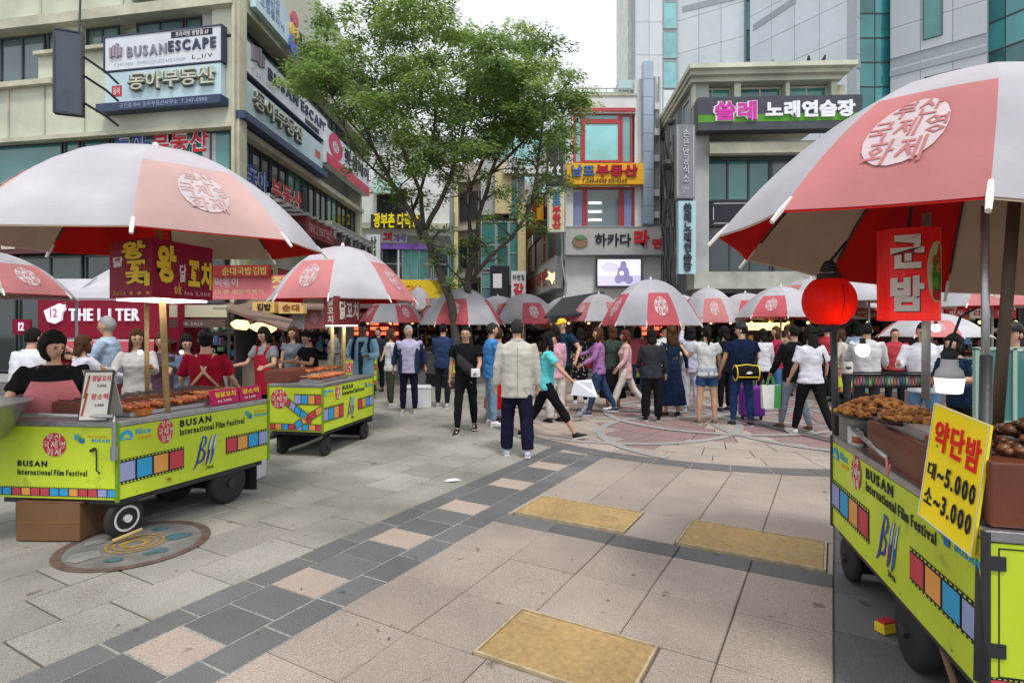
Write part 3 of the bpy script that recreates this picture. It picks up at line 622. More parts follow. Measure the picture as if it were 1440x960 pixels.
# ---- central narrow building with red window frames
FCn = Wall((P(795, 0, 22).x, 22), (1, 0)); Zc = lambda py: CH-(py-457)*22/800; X = lambda px: sf(FCn, px)
CB = bldg('narrow white building with red window frames and a yellow-orange sign, centre right', FCn.W(1.8, 0, 0))
part(FCn, CB, 'wall', WHITEW, (X(795), X(932), 0, Zc(318), -5, 0), (X(795), X(806), Zc(318), Zc(150), -5, 0), (X(893), X(926), Zc(318), Zc(110), -5, -.05), (X(806), X(893), Zc(318), Zc(160), -5, -.5))
part(FCn, CB, 'parapet', WHITEW, (X(797), X(894), Zc(160), Zc(136), -5, .05)); part(FCn, CB, 'parapet_cap', CREAMD, (X(796), X(895), Zc(136), Zc(133), -5, .1))
part(FCn, CB, 'roof_block', WHITEW, (X(836), X(860), Zc(128), Zc(82), -4.5, -2.5), (X(860), X(892), Zc(128), Zc(102), -4.5, -2.3)); part(FCn, CB, 'roof_hood', C(.45, .58, .58), (X(872), X(905), Zc(122), Zc(108), -2, -.3))
b = MB()
for z in (Zc(120), Zc(126)): b.tube([FCn.W(X(800), z, -.3), FCn.W(X(890), z, -.3)], .025, 5)
for i in range(9): b.tube([FCn.W(X(800)+i*.3, Zc(133), -.3), FCn.W(X(800)+i*.3, Zc(120), -.3)], .02, 5)
sub(b, 'roof_rail', FRAME_A, CB)
for a, c, t, bo, cc, rr in ((807, 820, 160, 230, 1, 1), (820, 873, 170, 228, 1, 1), (873, 890, 160, 230, 1, 1), (820, 873, 158, 170, 1, 1)):
    relwin(FCn, CB, X(a), X(c)-.01, Zc(bo), Zc(t), cc, rr, FRAME_R, WIN_C, fw=.085, o=-.1)
part(FCn, CB, 'window_head', FRAME_R, (X(803), X(893), Zc(158), Zc(153), -.1, .1))
for a, c in ((800, 823), (823, 874), (874, 893)): relwin(FCn, CB, X(a), X(c)-.01, Zc(325), Zc(263), 1, 1, FRAME_R, WIN_G, fw=.085, o=-.1)
b = MB(); 
for a in (808, 878): FCn.box(b, X(a), X(a+10), Zc(318), Zc(270), -.06, -.045)
sub(b, 'window_poster', C(.25, .27, .5), CB); b = MB()
for z in (284, 296, 308): FCn.box(b, X(828), X(846), Zc(z+2), Zc(z), -.06, -.05)
sub(b, 'tube_light', GLOW, CB)
# blue-grey duct of stacked panels, pipes beside it
zz = 92
while zz < 318:
    b = MB(); FCn.box(b, X(902), X(916), Zc(min(zz+24.4, 318)), Zc(zz), -.04, .35); sub(b, 'duct_panel', mat('blue_grey_duct', (.33, .40, .50), .5, .06, 2, .05), CB); zz += 25
b = MB()
for px in (920, 926): b.tube([FCn.W(X(px), Zc(330), .1), FCn.W(X(px), Zc(110), .1)], .05, 6)
b.tube([FCn.W(X(793), Zc(420), .25), FCn.W(X(795), Zc(400), .25), FCn.W(X(789), Zc(370), .25), FCn.W(X(793), Zc(300), .2), FCn.W(X(792), Zc(150), .15)], .05, 6)
sub(b, 'pipe', C(.35, .36, .36), CB)
# air conditioner boxes and clutter on the pipe wall
for py in (150, 186, 222, 270, 300):
    b = MB(); FCn.box(b, X(917), X(924), Zc(py+9), Zc(py), .1, .4); sub(b, 'air_conditioner', C(.5, .52, .52), CB)
sign(FCn, (796, 233, 902, 262), 'yellow-orange signboard with blue and red characters across the narrow building', C(.88, .47, .03), [('남포', .06, .35, .36, .9, C(.06, .16, .42), .04, .07), ('부동산', .38, .35, .92, .92, C(.45, .02, .05), .04, .07), ('T.240-0040 010-4540', .2, .06, .78, .26, C(.16, .1, .03), .02, .03)], dep=.3, o=.05)
r_, put, e = sign(FCn, (794, 322, 933, 359), 'wide grey-white noodle shop signboard with a bowl emblem, above the screen', C(.48, .48, .47), [('하카다', .29, .3, .65, .76, INK, .02, .04), ('라', .68, .25, .83, .9, C(.68, .03, .04), .05, .05), ('멘', .86, .2, .97, .58, C(.68, .03, .04), .03, .05)], dep=.35, o=.05, trim=FRAME_A)
b = MB(); cx = e[0]+.55; b.loft([FCn.W(cx, e[2]+.48, .41), FCn.W(cx, e[2]+.48, .45)], [(.3, .24)]*2, 16, (FCn.d, Vector((0, 0, 1)))); put(b, 'bowl_emblem', C(.3, .2, .12))
b = MB(); b.loft([FCn.W(cx, e[2]+.62, .455), FCn.W(cx, e[2]+.62, .47)], [(.2, .09)]*2, 12, (FCn.d, Vector((0, 0, 1)))); put(b, 'bowl_rim', C(.12, .3, .12))
# screen with a motorcycle rider, as coloured emissive shapes
r_, put, e = sign(FCn, (837, 364, 901, 404), 'bright outdoor screen showing a lilac picture of a motorcycle rider', FRAME_D, [], dep=.15, o=.1, name='video_screen', cat='screen')
def scr(nm, col, *q):
    m = mat('screen_'+nm, col, .3, .1, 4, 0, emit=.75); b = MB()
    for i, (u0, v0, u1, v1, k) in enumerate(q):
        sx, sz = e[1]-e[0], e[3]-e[2]; pts = [(u0+(u1-u0)*(.5+.5*cos(t)*(1 if k else 1.41)), v0+(v1-v0)*(.5+.5*sin(t)*(1 if k else 1.41))) for t in ([pi/4+pi/2*j for j in range(4)] if not k else [2*pi*j/14 for j in range(14)])]
        b.add([FCn.W(e[0]+sx*x, e[2]+sz*y, .256+zo[0]) for x, y in pts], [tuple(range(len(pts)))]); zo[0] += .0015
    put(b, 'picture_'+nm, m)
zo = [0]
scr('ground', (.72, .72, .86), (.03, .04, .97, .96, 0)); scr('haze', (.5, .47, .68), (.03, .04, .97, .4, 0), (.1, .5, .5, .85, 1)); scr('rider', (.22, .18, .36), (.45, .18, .72, .75, 1), (.52, .62, .66, .9, 1), (.4, .12, .56, .42, 1), (.62, .1, .8, .4, 1)); scr('light', (.85, .8, .95), (.5, .4, .6, .55, 1), (.75, .6, .9, .75, 1))
# side of the central building, running back along the lane
FCs = Wall((P(795, 0, 22).x, 22), (.35, -1)); FCs.d = Vector((-.095, 1, 0)).normalized()*-1; FCs.n = Vector((-1, -.095, 0)).normalized()
# s grows towards the viewer, 0 at the street corner, negative further down the lane
def s2(px): return FCs.at(px, 300)[0]
sN, sF = 0, s2(738)
zb0 = FCs.at(737, 405)[1]
part(FCs, CB, 'side_wall', WHITEW, (sF, -.05, 0, 2.6, -.4, -.02), (sF, -.05, Zc(110)-2.2, Zc(150), -.4, -.02), (sF, -.05, 2.6, Zc(150)-1.6, -.6, -.5)); part(FCs, CB, 'side_pier', mat('cream_pier', (.6, .5, .27)), (sF, sF+.4, 0, Zc(160), -.4, .05))
for i in range(4):
    a = sF+.5+i*(abs(sF)-.7)/4; relwin(FCs, CB, a, a+(abs(sF)-.7)/4-.05, 4.6, 6.3, 1, 1, FRAME_R, WIN_T, o=-.2); relwin(FCs, CB, a, a+(abs(sF)-.7)/4-.05, 6.9, 8.2, 1, 1, FRAME_R, WIN_T, o=-.2)
sign(FCs, (737, 397, 793, 424), 'grey-white noodle sign running back into the lane at the corner', C(.48, .48, .47), [('하카다 라멘', .25, .2, .85, .8, C(.5, .08, .08), .02)], dep=.3, o=.05, trim=FRAME_A)
sign(FCs, (738, 318, 766, 343), 'orange sign with blue and red characters on the lane side of the narrow building', C(.85, .42, .03), [('남포', .05, .15, .4, .9, BL, .04), ('부동산', .45, .15, .98, .9, RED, .04)], dep=.3, o=.06)
FK = Wall((P(768, 0, 21.4).x, 21.4), (1, 0))
sign(FK, (768, 200, 791, 263), 'upright black sign with white kt letters', C(.045, .05, .06), [('kt', .12, .2, .85, .5, WHITE, .03), ('#rect', .7, .55, .74, .95, C(.3, .3, .35)), ('olleh', .3, .08, .7, .14, C(.5, .5, .5), 0)], dep=.25, o=0)
sign(FK, (771, 266, 793, 327), 'upright cream sign with blue and red characters under the black one', C(.70, .68, .45), [(vert('남포'), .22, .6, .78, .97, C(.05, .2, .45), .04), (vert('부동산'), .22, .07, .78, .57, RED, .04)], dep=.25, o=0, trim=FRAME_A)
# lane shop front with a warm star lamp
b = MB(); FCs.box(b, sF+.2, -.3, .2, 2.5, -.3, -.1); sub(b, 'shop_opening', DARKIN, CB)
p = P(776, 390, 22.5); b = MB(); pts = [(p.x+.28*(1 if k % 2 else .42)*sin(k*pi/5), 0, p.z+.28*(1 if k % 2 else .42)*cos(k*pi/5)) for k in range(10)]; b.add([(x, 22.3, z) for x, y, z in pts]+[(x, 22.38, z) for x, y, z in pts], [tuple(range(9, -1, -1)), tuple(range(10, 20))]+[(k, (k+1) % 10, (k+1) % 10+10, k+10) for k in range(10)])
tag(b.build('star_lamp', WARM), 'small warm yellow star-shaped lamp at the lane-side shop front', 'lamp')
# ---- right building: singing room over a cafe
FRt = Wall((P(975, 0, 18).x, 18), (1, -.05)); R_ = lambda px: sf(FRt, px)
zr = lambda px, py: FRt.at(px, py)[1]
RB = bldg('grey flat-roofed corner building with a deep cream eave and dark green-striped sign', FRt.W(2.5, 0, 0))
E1 = R_(1195)
part(FRt, RB, 'wall', GREYW, (R_(975), R_(997), 0, zr(980, 118), -6, 0), (R_(997), E1, zr(1000, 215), zr(980, 200), -6, 0), (R_(997), E1, 0, zr(1000, 385), -6, 0), (R_(997), E1, zr(1000, 385), zr(1000, 215), -6, -.6))
part(FRt, RB, 'lintel', CREAMD, (R_(995), E1, zr(1000, 219), zr(1000, 205), 0, .25)); part(FRt, RB, 'wall', CREAMD, (R_(975), E1, zr(980, 148)-.1, zr(980, 118), -6, -.3))
# upper windows
for a, c in ((978, 1031), (1042, 1103), (1110, 1168)): relwin(FRt, RB, R_(a), R_(c), zr(980, 150), zr(980, 121), 2, 1, CREAMD, WIN_T, o=-.28, dep=.05)
part(FRt, RB, 'pier', CREAM, *[(R_(a), R_(c), zr(980, 150), zr(980, 119), -.25, .05) for a, c in ((974, 978), (1032, 1041), (1104, 1110), (1168, 1176))])
# eave in three steps
z0 = zr(980, 119)
part(FRt, RB, 'eave', CREAM, (R_(969), R_(1180), z0, z0+.14, -6.5, .2), (R_(966), R_(1186), z0+.14, z0+.26, -6.7, .4), (R_(963), R_(1192), z0+.26, z0+.4, -6.9, .6))
relwin(FRt, RB, R_(997), R_(1090), zr(1000, 280), zr(1000, 220), 3, 1, FRAME_D, WIN_T, o=-.4, fw=.06); relwin(FRt, RB, R_(1090), R_(1190), zr(1000, 280), zr(1000, 220), 3, 1, FRAME_D, WIN_G, o=-.4, fw=.06)
relwin(FRt, RB, R_(1000), R_(1090), zr(1000, 384), zr(1000, 316), 3, 1, FRAME_D, WIN_D, o=-.3, fw=.06); relwin(FRt, RB, R_(1092), R_(1190), zr(1000, 384), zr(1000, 316), 3, 1, FRAME_D, WIN_D, o=-.3, fw=.06)
part(FRt, RB, 'canopy', mat('pale_canopy', (.42, .43, .36), .8, .2, 3, .3, stain=.2), (R_(968), E1, zr(980, 408), zr(980, 385), -.2, .7)); part(FRt, RB, 'shop_recess', DARKIN, (R_(978), E1, .3, zr(980, 412), 0, .02))
# side of the right building
FRs = Wall((FRt.W(R_(975), 0).x, FRt.W(R_(975), 0).y), (.03, 1)); FRs.d = -FRs.d; FRs.n = Vector((-1, .03, 0)).normalized()
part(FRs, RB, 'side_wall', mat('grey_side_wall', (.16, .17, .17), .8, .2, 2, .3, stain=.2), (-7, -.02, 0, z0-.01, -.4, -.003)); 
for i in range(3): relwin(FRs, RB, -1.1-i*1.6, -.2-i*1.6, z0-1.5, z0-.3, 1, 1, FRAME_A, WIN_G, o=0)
sign(FRt, (975, 147, 1199, 192), 'long black singing room signboard with a green stripe, pink and white characters', mat('charcoal_sign', (.045, .05, .065), .5, .2, 3), [('#rect', 0, .24, 1, .46, C(.09, .30, .03)), ('쏠레', .09, .26, .36, .86, C(.85, .8, .85), .075, .05), ('쏠레', .1, .28, .355, .84, C(.62, .05, .38), .03, .075), ('노래연습장', .41, .33, .95, .83, C(.82, .84, .9), .045, .06)], dep=.45, o=.1)
r_, put, e = sign(FRt, (1001, 281, 1200, 317), 'black cafe board with a thin white outline above the dark ground floor glass', C(.03, .03, .035), [('온음', .3, .6, .38, .85, C(.6, .6, .6), .01, .01), ('Jayeonari Cafe', .2, .2, .62, .5, C(.6, .6, .6), .01, .01)], dep=.12, o=-.25)
b = MB()
for q in ((e[0]+.1, e[1]-.1, e[2]+.08, e[2]+.1), (e[0]+.1, e[1]-.1, e[3]-.1, e[3]-.08), (e[0]+.08, e[0]+.1, e[2]+.2, e[3]-.2)): FRt.box(b, q[0], q[1], q[2], q[3], -.13, -.125)
put(b, 'outline', C(.6, .6, .6))
FRb = Wall((P(950, 0, 17.3).x, 17.3), (1, 0))
sign(FRb, (948, 179, 974, 281), 'tall grey upright sign with small white characters and a thin white border', mat('warm_grey_sign', (.20, .21, .23), .6), [(vert('손은만공식소'), .34, .22, .66, .93, C(.62, .62, .65), .0), ('CAFE\n2F', .3, .06, .7, .15, C(.6, .6, .6), 0, .01), ('#rect', .06, .03, .09, .97, C(.6, .6, .6)), ('#rect', .91, .03, .94, .97, C(.6, .6, .6))], dep=.22)
sign(FRb, (951, 285, 975, 386), 'pale blue upright sign with dark outlined characters beneath the tall grey one', C(.42, .60, .66), [(vert('쏠레노래연습장'), .28, .03, .74, .97, C(.05, .06, .07), .04, .05)], dep=.22)
# cables and pipes in the gap
r = empty('cable_bundle', P(935, 400, 18.5), 0, 'tangle of dark pipes and cables in the gap beside the grey corner building', 'cables')
b = MB()
for k in range(9):
    x = random.uniform(927, 952); pts = [P(x+random.uniform(-4, 4), y, 18.6+random.uniform(-.3, .3)) for y in (200, 240, 280, 320, 360, 400, 455)]; b.tube([p-r.location for p in pts], random.uniform(.02, .05), 5)
b.build('cable', [FRAME_D], r); b = MB(); b.ball(tuple(P(939, 232, 18.2)-r.location), .18, 10); b.ball(tuple(P(943, 172, 18.2)-r.location), .12, 8); b.build('meter_box', DARKMET, r)
# three pigeons on the eave
for i, (px, side) in enumerate(((1078, 1), (1131, -1), (1150, -1))):
    q = FRt.W(R_(px), z0+.4, .3); r = empty('pigeon', q, radians(20+40*i), ['pale pigeon perched alone on the cream eave', 'dark pigeon on the eave, left of the close pair', 'dark pigeon on the eave, nearest the roof corner'][i], 'bird', 'pigeons on the eave')
    m = C(.25, .26, .28) if i == 0 else C(.05, .05, .06)
    b = MB(); b.loft([(-.16*side, 0, .06), (-.1*side, 0, .09), (0, 0, .11), (.07*side, 0, .15), (.1*side, 0, .2), (.115*side, 0, .235), (.125*side, 0, .25)], [.012, .035, .06, .055, .035, .03, .012], 8); b.tube([(0, .02, .07), (0, .02, 0)], .008, 4); b.tube([(0, -.02, .07), (0, -.02, 0)], .008, 4); b.tube([(.13*side, 0, .235), (.155*side, 0, .23)], [.01, .003], 4); b.build('body', m, r, True)
# ---- big silver complex behind
SC = bldg('large pale silver department-store block with teal glass strips, filling the upper right', (22, 46, 0), 'department_store')
def clad(w, s0, s1, z0, z1, pw, ph, m, o=.06):
    nx = max(1, round((s1-s0)/pw)); nz = max(1, round((z1-z0)/ph)); a = (s1-s0)/nx; h = (z1-z0)/nz; k = MB(); k.box((0, 0, 0), (a-.035, .1, h-.035)); me = k.mesh('panel'); me.materials.append(m)
    rz = math.atan2(w.d.y, w.d.x)
    for i in range(nx):
        for j in range(nz):
            ob = bpy.data.objects.new('panel', me); COL.objects.link(ob); ob.parent = SC; ob.location = w.W(s0+(i+.5)*a, z0+(j+.5)*h, o-.05)-SC.location; ob.rotation_euler.z = rz
def face(pxa, Ya, pxb, Yb):
    a, b_ = P(pxa, 0, Ya), P(pxb, 0, Yb); w = Wall((a.x, a.y), (b_.x-a.x, b_.y-a.y)); return w, (b_-a).length
TOP = 46
def blk(w, L, nm='backing'): part(w, SC, nm, GREYBAND, (0, L, 0, TOP, -1.2, 0))
w1, l1 = face(893, 50, 932, 50); blk(w1, l1); clad(w1, 0, l1, 8, 34, 1.3, 3, SILV)
w2, l2 = face(932, 49.9, 953, 49.9); blk(w2, l2)
for i in range(9):
    if i % 4 != 3: relwin(w2, SC, .05, l2-.05, 12+i*2.6, 14.4+i*2.6, 1, 1, FRAME_A, WIN_C, o=.02, fw=.07)
    else: part(w2, SC, 'panel', WHITEW, (.05, l2-.05, 12+i*2.6, 14.4+i*2.6, 0, .06))
w3, l3 = face(953, 50, 1042, 47); blk(w3, l3); clad(w3, 0, l3, 14, 34, 1.9, 3, SILV)
w4, l4 = face(1042, 47.5, 1055, 47.5); blk(w4, l4); relwin(w4, SC, 0, l4*.4, 14, 36, 1, 7, FRAME_D, WIN_D); relwin(w4, SC, l4*.4, l4, 14, 36, 1, 9, FRAME_D, WIN_C)
w5, l5 = face(1055, 46, 1175, 40); blk(w5, l5); clad(w5, 0, l5, 14, 34, 2.2, 2.6, SILV)
w6, l6 = face(1175, 40, 1207, 41.5); blk(w6, l6); clad(w6, 0, l6, 8, 32, 1.7, 2.6, SILV2)
w7, l7 = face(1207, 42, 1252, 42); blk(w7, l7)
for i in range(10): relwin(w7, SC, 0, l7, 12+i*1.8, 13.8+i*1.8, 2, 1, FRAME_D, WIN_W, o=.03, fw=.04)
w8, l8 = face(1252, 41.5, 1378, 38); blk(w8, l8); clad(w8, 0, l8, 8, 20.3, 1.9, 2.4, SILV2); clad(w8, 0, l8, 21, 32, 1.9, 2.4, SILV2)
w9, l9 = face(1378, 39, 1560, 33); blk(w9, l9)
for i in range(9): relwin(w9, SC, 0, l9, 12+i*2, 14+i*2, 5, 1, FRAME_D, WIN_W, o=.03, fw=.05)
part(w6, SC, 'grey_band', GREYBAND, (0, l6, w6.at(1180, 86)[1], w6.at(1180, 75)[1], .06, .12)); part(w8, SC, 'grey_band', GREYBAND, (0, l8, w8.at(1300, 97)[1], w8.at(1300, 88)[1], .06, .12))
b = MB()
for w, x0, y0, x1, y1 in ((w5, 1060, 40, 1120, 0), (w3, 960, 14, 1040, -5)):
    a = w.at(x0, y0); c = w.at(x1, y1); b.hexa([w.W(a[0], a[1]-.25, .1), w.W(c[0], c[1]-.25, .1), w.W(c[0], c[1]-.25, .02), w.W(a[0], a[1]-.25, .02)], [w.W(a[0], a[1]+.25, .1), w.W(c[0], c[1]+.25, .1), w.W(c[0], c[1]+.25, .02), w.W(a[0], a[1]+.25, .02)])
sub(b, 'sloping_band', GREYBAND, SC)
a = w8.at(1300, 125); c = w8.at(1352, 97); part(w8, SC, 'recess', SILV2, (a[0], c[0], a[1], c[1], .07, .1)); part(w8, SC, 'recess_painted_shadow', DARKIN, (a[0], c[0], c[1]-.3, c[1], .1, .14), (a[0], a[0]+.12, a[1], c[1]-.31, .1, .14))  # flat plate; dark strips along top and left paint the recess shadow
a = w8.at(1298, 58); c = w8.at(1326, -20); relwin(w8, SC, a[0], c[0], a[1], 28, 1, 2, FRAME_D, WIN_T, o=.07)
sign(w7, (1206, 155, 1248, 200), 'plain blue panel at the foot of the wavy teal glass strip, over the umbrella', C(.05, .28, .62), [], dep=.3, o=.3)
# slender white tower edge left of it
FN = Wall((P(883, 0, 55).x, 55), (1, 0)); NB = bldg('very tall white tower edge with a dark seam, left of the silver block', FN.W(1, 0, 0), 'tower'); part(FN, NB, 'wall', WHITEW, (0, 1.3, 0, 50, -6, 0)); part(FN, NB, 'seam', FRAME_D, (.45, .55, 18, 44, .0, .05), (1.2, 1.3, 18, 36, 0, .05))
# backdrop buildings closing the view right and left, low
FZ = Wall((P(1195, 0, 21).x, 21), (1, -.1)); ZB = bldg('low dark shop row behind the umbrellas at the far right', FZ.W(5, 0, 0), 'shop_row'); part(FZ, ZB, 'wall', GREYW, (-.2, 14, 0, 5.5, -5, 0)); part(FZ, ZB, 'shop_opening', DARKIN, (0, 13.8, .2, 2.9, 0, .03)); part(FZ, ZB, 'canopy', C(.28, .06, .06), (0, 13.8, 2.9, 3.2, 0, 1.0))
for i in range(6): relwin(FZ, ZB, .4+i*2.2, 2.2+i*2.2, 3.6, 5.0, 2, 1, FRAME_D, WIN_D, o=.02)
FQ = Wall((P(600, 0, 60).x, 60), (1, 0)); QB = bldg('hazy grey building closing the far end of the lane', FQ.W(5, 0, 0)); part(FQ, QB, 'wall', SILV2, (-3, 16, 0, 12, -5, 0))
for i in range(4):
    for j in range(8): relwin(FQ, QB, -2+j*2.2, -.4+j*2.2, 1.5+i*2.6, 3.2+i*2.6, 1, 1, FRAME_D, WIN_G, o=.02)
# ================================================================ PARASOLS
def cloth(key, col, tr=.35): return mat(key, col, .8, .10, 1.7, .7, trans=tr, spec=.15, stain=.2)
UW = cloth('white_canopy_cloth', (.66, .65, .70)); UP = cloth('faded_pink_cloth', (.74, .30, .30)); US = mat('seal_print', (.72, .62, .64), .8, .1, 8, 0, trans=.3, spec=.2)
UWi = cloth('tan_lining', (.52, .41, .29), .28); UR = cloth('red_lining', (.55, .014, .012), .26); UPs = mat('seal_line', (.74, .30, .30), .8, 0, 8, 0)
UPF = cloth('very_faded_cloth', (.72, .50, .47), .3); UW2 = cloth('grey_canopy_cloth', (.58, .57, .62), .3); UP2 = cloth('strong_red_cloth', (.64, .14, .17), .3)
HH, PF = .67, .60
RAD = [.15*i for i in range(4)]+[.6+.08*i for i in range(6)]
def dome(r, h=HH): return h*(1-r**2.2)
def canopy_pt(r, a, sag=0., h=HH): return Vector((r*cos(a), r*sin(a), dome(r, h)))
def panel_mesh(n, a0, a1, inner, outer, off, r0=.0, r1=1.0, steps=9, mi_fn=None):
    """one gore; the cloth dips between ribs"""
    b = MB(); K = 6; vs = []
    for i in range(steps+1):
        r = r0+(r1-r0)*i/steps if r0 or r1 < 1 else RAD[i]
        for k in range(K+1):
            t = k/K; a = a0+(a1-a0)*t; dip = sin(pi*t)
            p0, p1 = canopy_pt(r, a0), canopy_pt(r, a1); q = p0.lerp(p1, t); f = canopy_pt(r, a)
            v = q.lerp(f, .35)
            if r > .99: v = v + (Vector((0, 0, v.z))-v)*.035*dip
            vs.append(v + Vector((0, 0, off)))
    fs = [(i*(K+1)+k, (i+1)*(K+1)+k, (i+1)*(K+1)+k+1, i*(K+1)+k+1) for i in range(steps) for k in range(K)]
    b.add(vs, fs); return b
def pmap(a0, a1):
    def f(u, v, o):      # u across 0..1, v = radius
        p0, p1 = canopy_pt(v, a0), canopy_pt(v, a1); q = p0.lerp(p1, u).lerp(canopy_pt(v, a0+(a1-a0)*u), .35); n = Vector((cos((a0+a1)/2)*.6, sin((a0+a1)/2)*.6, 1)).normalized()
        return q+n*o
    return f
UM = {}
def umb_meshes(n, style):
    k = (n, style)
    if k in UM: return UM[k]
    da = 2*pi/n; W_, P_ = ((UW, UP), (UW2, UP2), (UW, UPF))[style]
    wm = panel_mesh(n, 0, da, 0, 1, 0).mesh('white_panel'); wm.materials.append(W_)
    b = panel_mesh(n, 0, da, 0, 1, 0, 0, PF, 4); nb = len(b.f); c = panel_mesh(n, 0, da, 0, 1, 0, PF, 1, 5); b.add(c.v, c.f, 1); pm = b.mesh('pink_panel'); pm.materials.append(W_); pm.materials.append(P_)
    li = []
    for m in (UWi, UR):
        q = panel_mesh(n, 0, da, 0, 1, -.008).mesh('lining'); q.materials.append(m); li.append(q)
    for q in [wm, pm]+li: q.polygons.foreach_set('use_smooth', [True]*len(q.polygons))
    # round white seal with red strokes
    f = pmap(0, da); s = MB(); rad = .122; mid = .79; wu = rad/(2*sin(da/2)*mid)
    ring = [(0, 0)]
    pts = []
    for i in range(1, 4):
        for j in range(20): t = 2*pi*j/20; pts.append((.5+wu*i/3*cos(t), mid+rad*i/3*sin(t)))
    vs = [f(.5, mid, .006)]+[f(x, y, .006) for x, y in pts]
    fs = [(0, 1+j, 1+(j+1) % 20) for j in range(20)]+[(1+i*20+j, 1+(i+1)*20+j, 1+(i+1)*20+(j+1) % 20, 1+i*20+(j+1) % 20) for i in range(2) for j in range(20)]
    s.add(vs, fs); sm = s.mesh('seal'); sm.materials.append(US)
    l = MB()
    for body, y0, y1, hw in (('부산', .30, .97, .66), ('국제영', -.31, .27, .97), ('화제', -.97, -.34, .66)):
        lettering(l, body, lambda u, v, o, hw=hw, y0=y0, y1=y1: f(.5+wu*hw*(2*u-1), mid-rad*(y0+(y1-y0)*v), .0065+o), .01, .0006, res=1)
    lm = l.mesh('seal_strokes'); lm.materials.append(P_)
    UM[k] = (wm, pm, li, sm, lm); return UM[k]
RIB = {}
def parasol(label, c, R, ztop, n=10, phase=0., style=0, nrm=(0, 0, 1), hs=1., pole=True, polemat=None, poleto=None, group='red and white parasols over the stalls', first=0, prz=.025):
    """c = centre of the rim plane"""
    root = empty('parasol', c, 0, label, 'parasol', group)
    z = Vector(nrm).normalized(); q = Vector((0, 0, 1)).rotation_difference(z); M = q.to_matrix().to_4x4()
    wm, pm, li, sm, lm = umb_meshes(n, style); da = 2*pi/n
    def put(me, nm, ang=0, sc=1, par=root):
        o = bpy.data.objects.new(nm, me); COL.objects.link(o); o.parent = par
        mtx = M @ Matrix.Rotation(ang, 4, 'Z') @ Matrix.Diagonal((R, R, R*hs, 1)); o.matrix_local = mtx; return o
    for i in range(n):
        a = phase+i*da; pk = (i+first) % 2 == 0
        p = put(pm if pk else wm, 'canopy_panel', a)
        l = bpy.data.objects.new('lining', li[1 if pk else 0]); COL.objects.link(l); l.parent = p
        if pk:
            for me, nm in ((sm, 'seal'), (lm, 'seal_strokes')): o = bpy.data.objects.new(nm, me); COL.objects.link(o); o.parent = p
    if 'rib' not in RIB:
        b = MB(); b.tube([(r, 0, dome(r)-.02) for r in (.02, .2, .4, .6, .8, .93)], .006, 5); b.tube([(.06, 0, HH*.42), (.55, 0, dome(.55)-.025)], .005, 5); m1 = b.mesh('rib'); m1.materials.append(DARKMET)
        b = MB(); b.tube([(.96, 0, dome(.96)-.01), (1.0, 0, .0), (1.035, 0, -.045)], [.008, .011, .009], 6); m2 = b.mesh('rib_tip'); m2.materials.append(C(.75, .72, .68)); RIB['rib'] = (m1, m2)
    for i in range(n):
        o = put(RIB['rib'][0], 'rib', phase+i*da); t = bpy.data.objects.new('rib_tip', RIB['rib'][1]); COL.objects.link(t); t.parent = o
    b = MB(); b.ball((0, 0, HH*R*hs+.015), (.03, .03, .05), 8); o = b.build('finial', C(.75, .75, .78), root, True); o.matrix_local = M
    if pole:
        b = MB(); top = M @ Vector((0, 0, HH*R*hs)); e = Vector(poleto)-Vector(c) if poleto else (M @ Vector((0, 0, -(c[2]/max(.5, z.z)))))
        b.tube([e, top], prz, 10); b.tube([top*.35+e*0+Vector((0, 0, -.02)), top*.35+Vector((0, 0, .04))], prz*2, 10) if not poleto else None
        b.build('pole', polemat or FRAME_A, root, True)
    return root
Cn = (2.33, 2.953, 1.99)
parasol('huge near parasol with faded pink seal panel, over the right-hand chestnut cart', Cn, 1.2, 0, 10, 4.104-2*pi/10*1, 0, (.157, -.0, 1), 1.16, pole=False, first=0)
c1 = Vector((-2.96, 4.75, 2.31)); R1 = 1.32
aF = math.atan2((P(183, 303, 3.5)-c1).y, (P(183, 303, 3.5)-c1).x)
parasol('large near parasol at left, over the cart with the crimson skewer sign box', c1, R1, 0, 8, aF, 2, (.0, -.03, 1), .90, polemat=GOLD, first=0, poleto=P(236, 600, 4.8))
def bgpar(label, px, hw, pyr, pya, n=8, phase=.3, style=0, first=0, R=1.2, nrm=(0, 0, 1), polemat=None, Y=None):
    Y = Y or R*800/hw; R = hw*Y/800
    zr = CH+(457-pyr)*(Y-R)/800 if pyr < 457 else CH+(457-pyr)*(Y-R)/800
    za = CH+(457-pya)*Y/800; return parasol(label, ((px-720)*Y/800, Y, zr), R, 0, n, phase, style, nrm, (za-zr)/(HH*R), polemat=polemat, first=first)
bgpar('clean white parasol with bright pink panels over the second cart at left', 482, 101, 418, 347, 8, -pi/2+.12, 0, 1, Y=8.7, polemat=GOLD)
bgpar('grey-white parasol behind the man in the pale blazer, left of the overlapping pair', 650, 60, 456, 405, 8, -pi/2-.55, 1, 0)
bgpar('grey-white parasol overlapped from the left, behind the man in the pale blazer', 738, 52, 455, 413, 8, -pi/2-.1, 1, 0)
bgpar('small low parasol behind the woman with the papers', 772, 32, 461, 432, 8, -pi/2+.3, 0, 1, Y=22)
bgpar('small parasol tucked under the left rim of the clean white one', 437, 38, 462, 424, 8, -pi/2+.1, 0, 0, Y=13)
bgpar('parasol with two pink panels behind the pole of the clean white one', 552, 46, 453, 418, 8, -pi/2+.35, 1, 0, Y=16)
bgpar('faded orange-pink parasol under the yellow band of the lane building', 588, 26, 452, 404, 8, -pi/2, 0, 1, Y=22)
bgpar('wide grey parasol with three deep pink panels, centre right before the crowd', 915, 71, 457, 393, 10, -pi/2-.31, 1, 0)
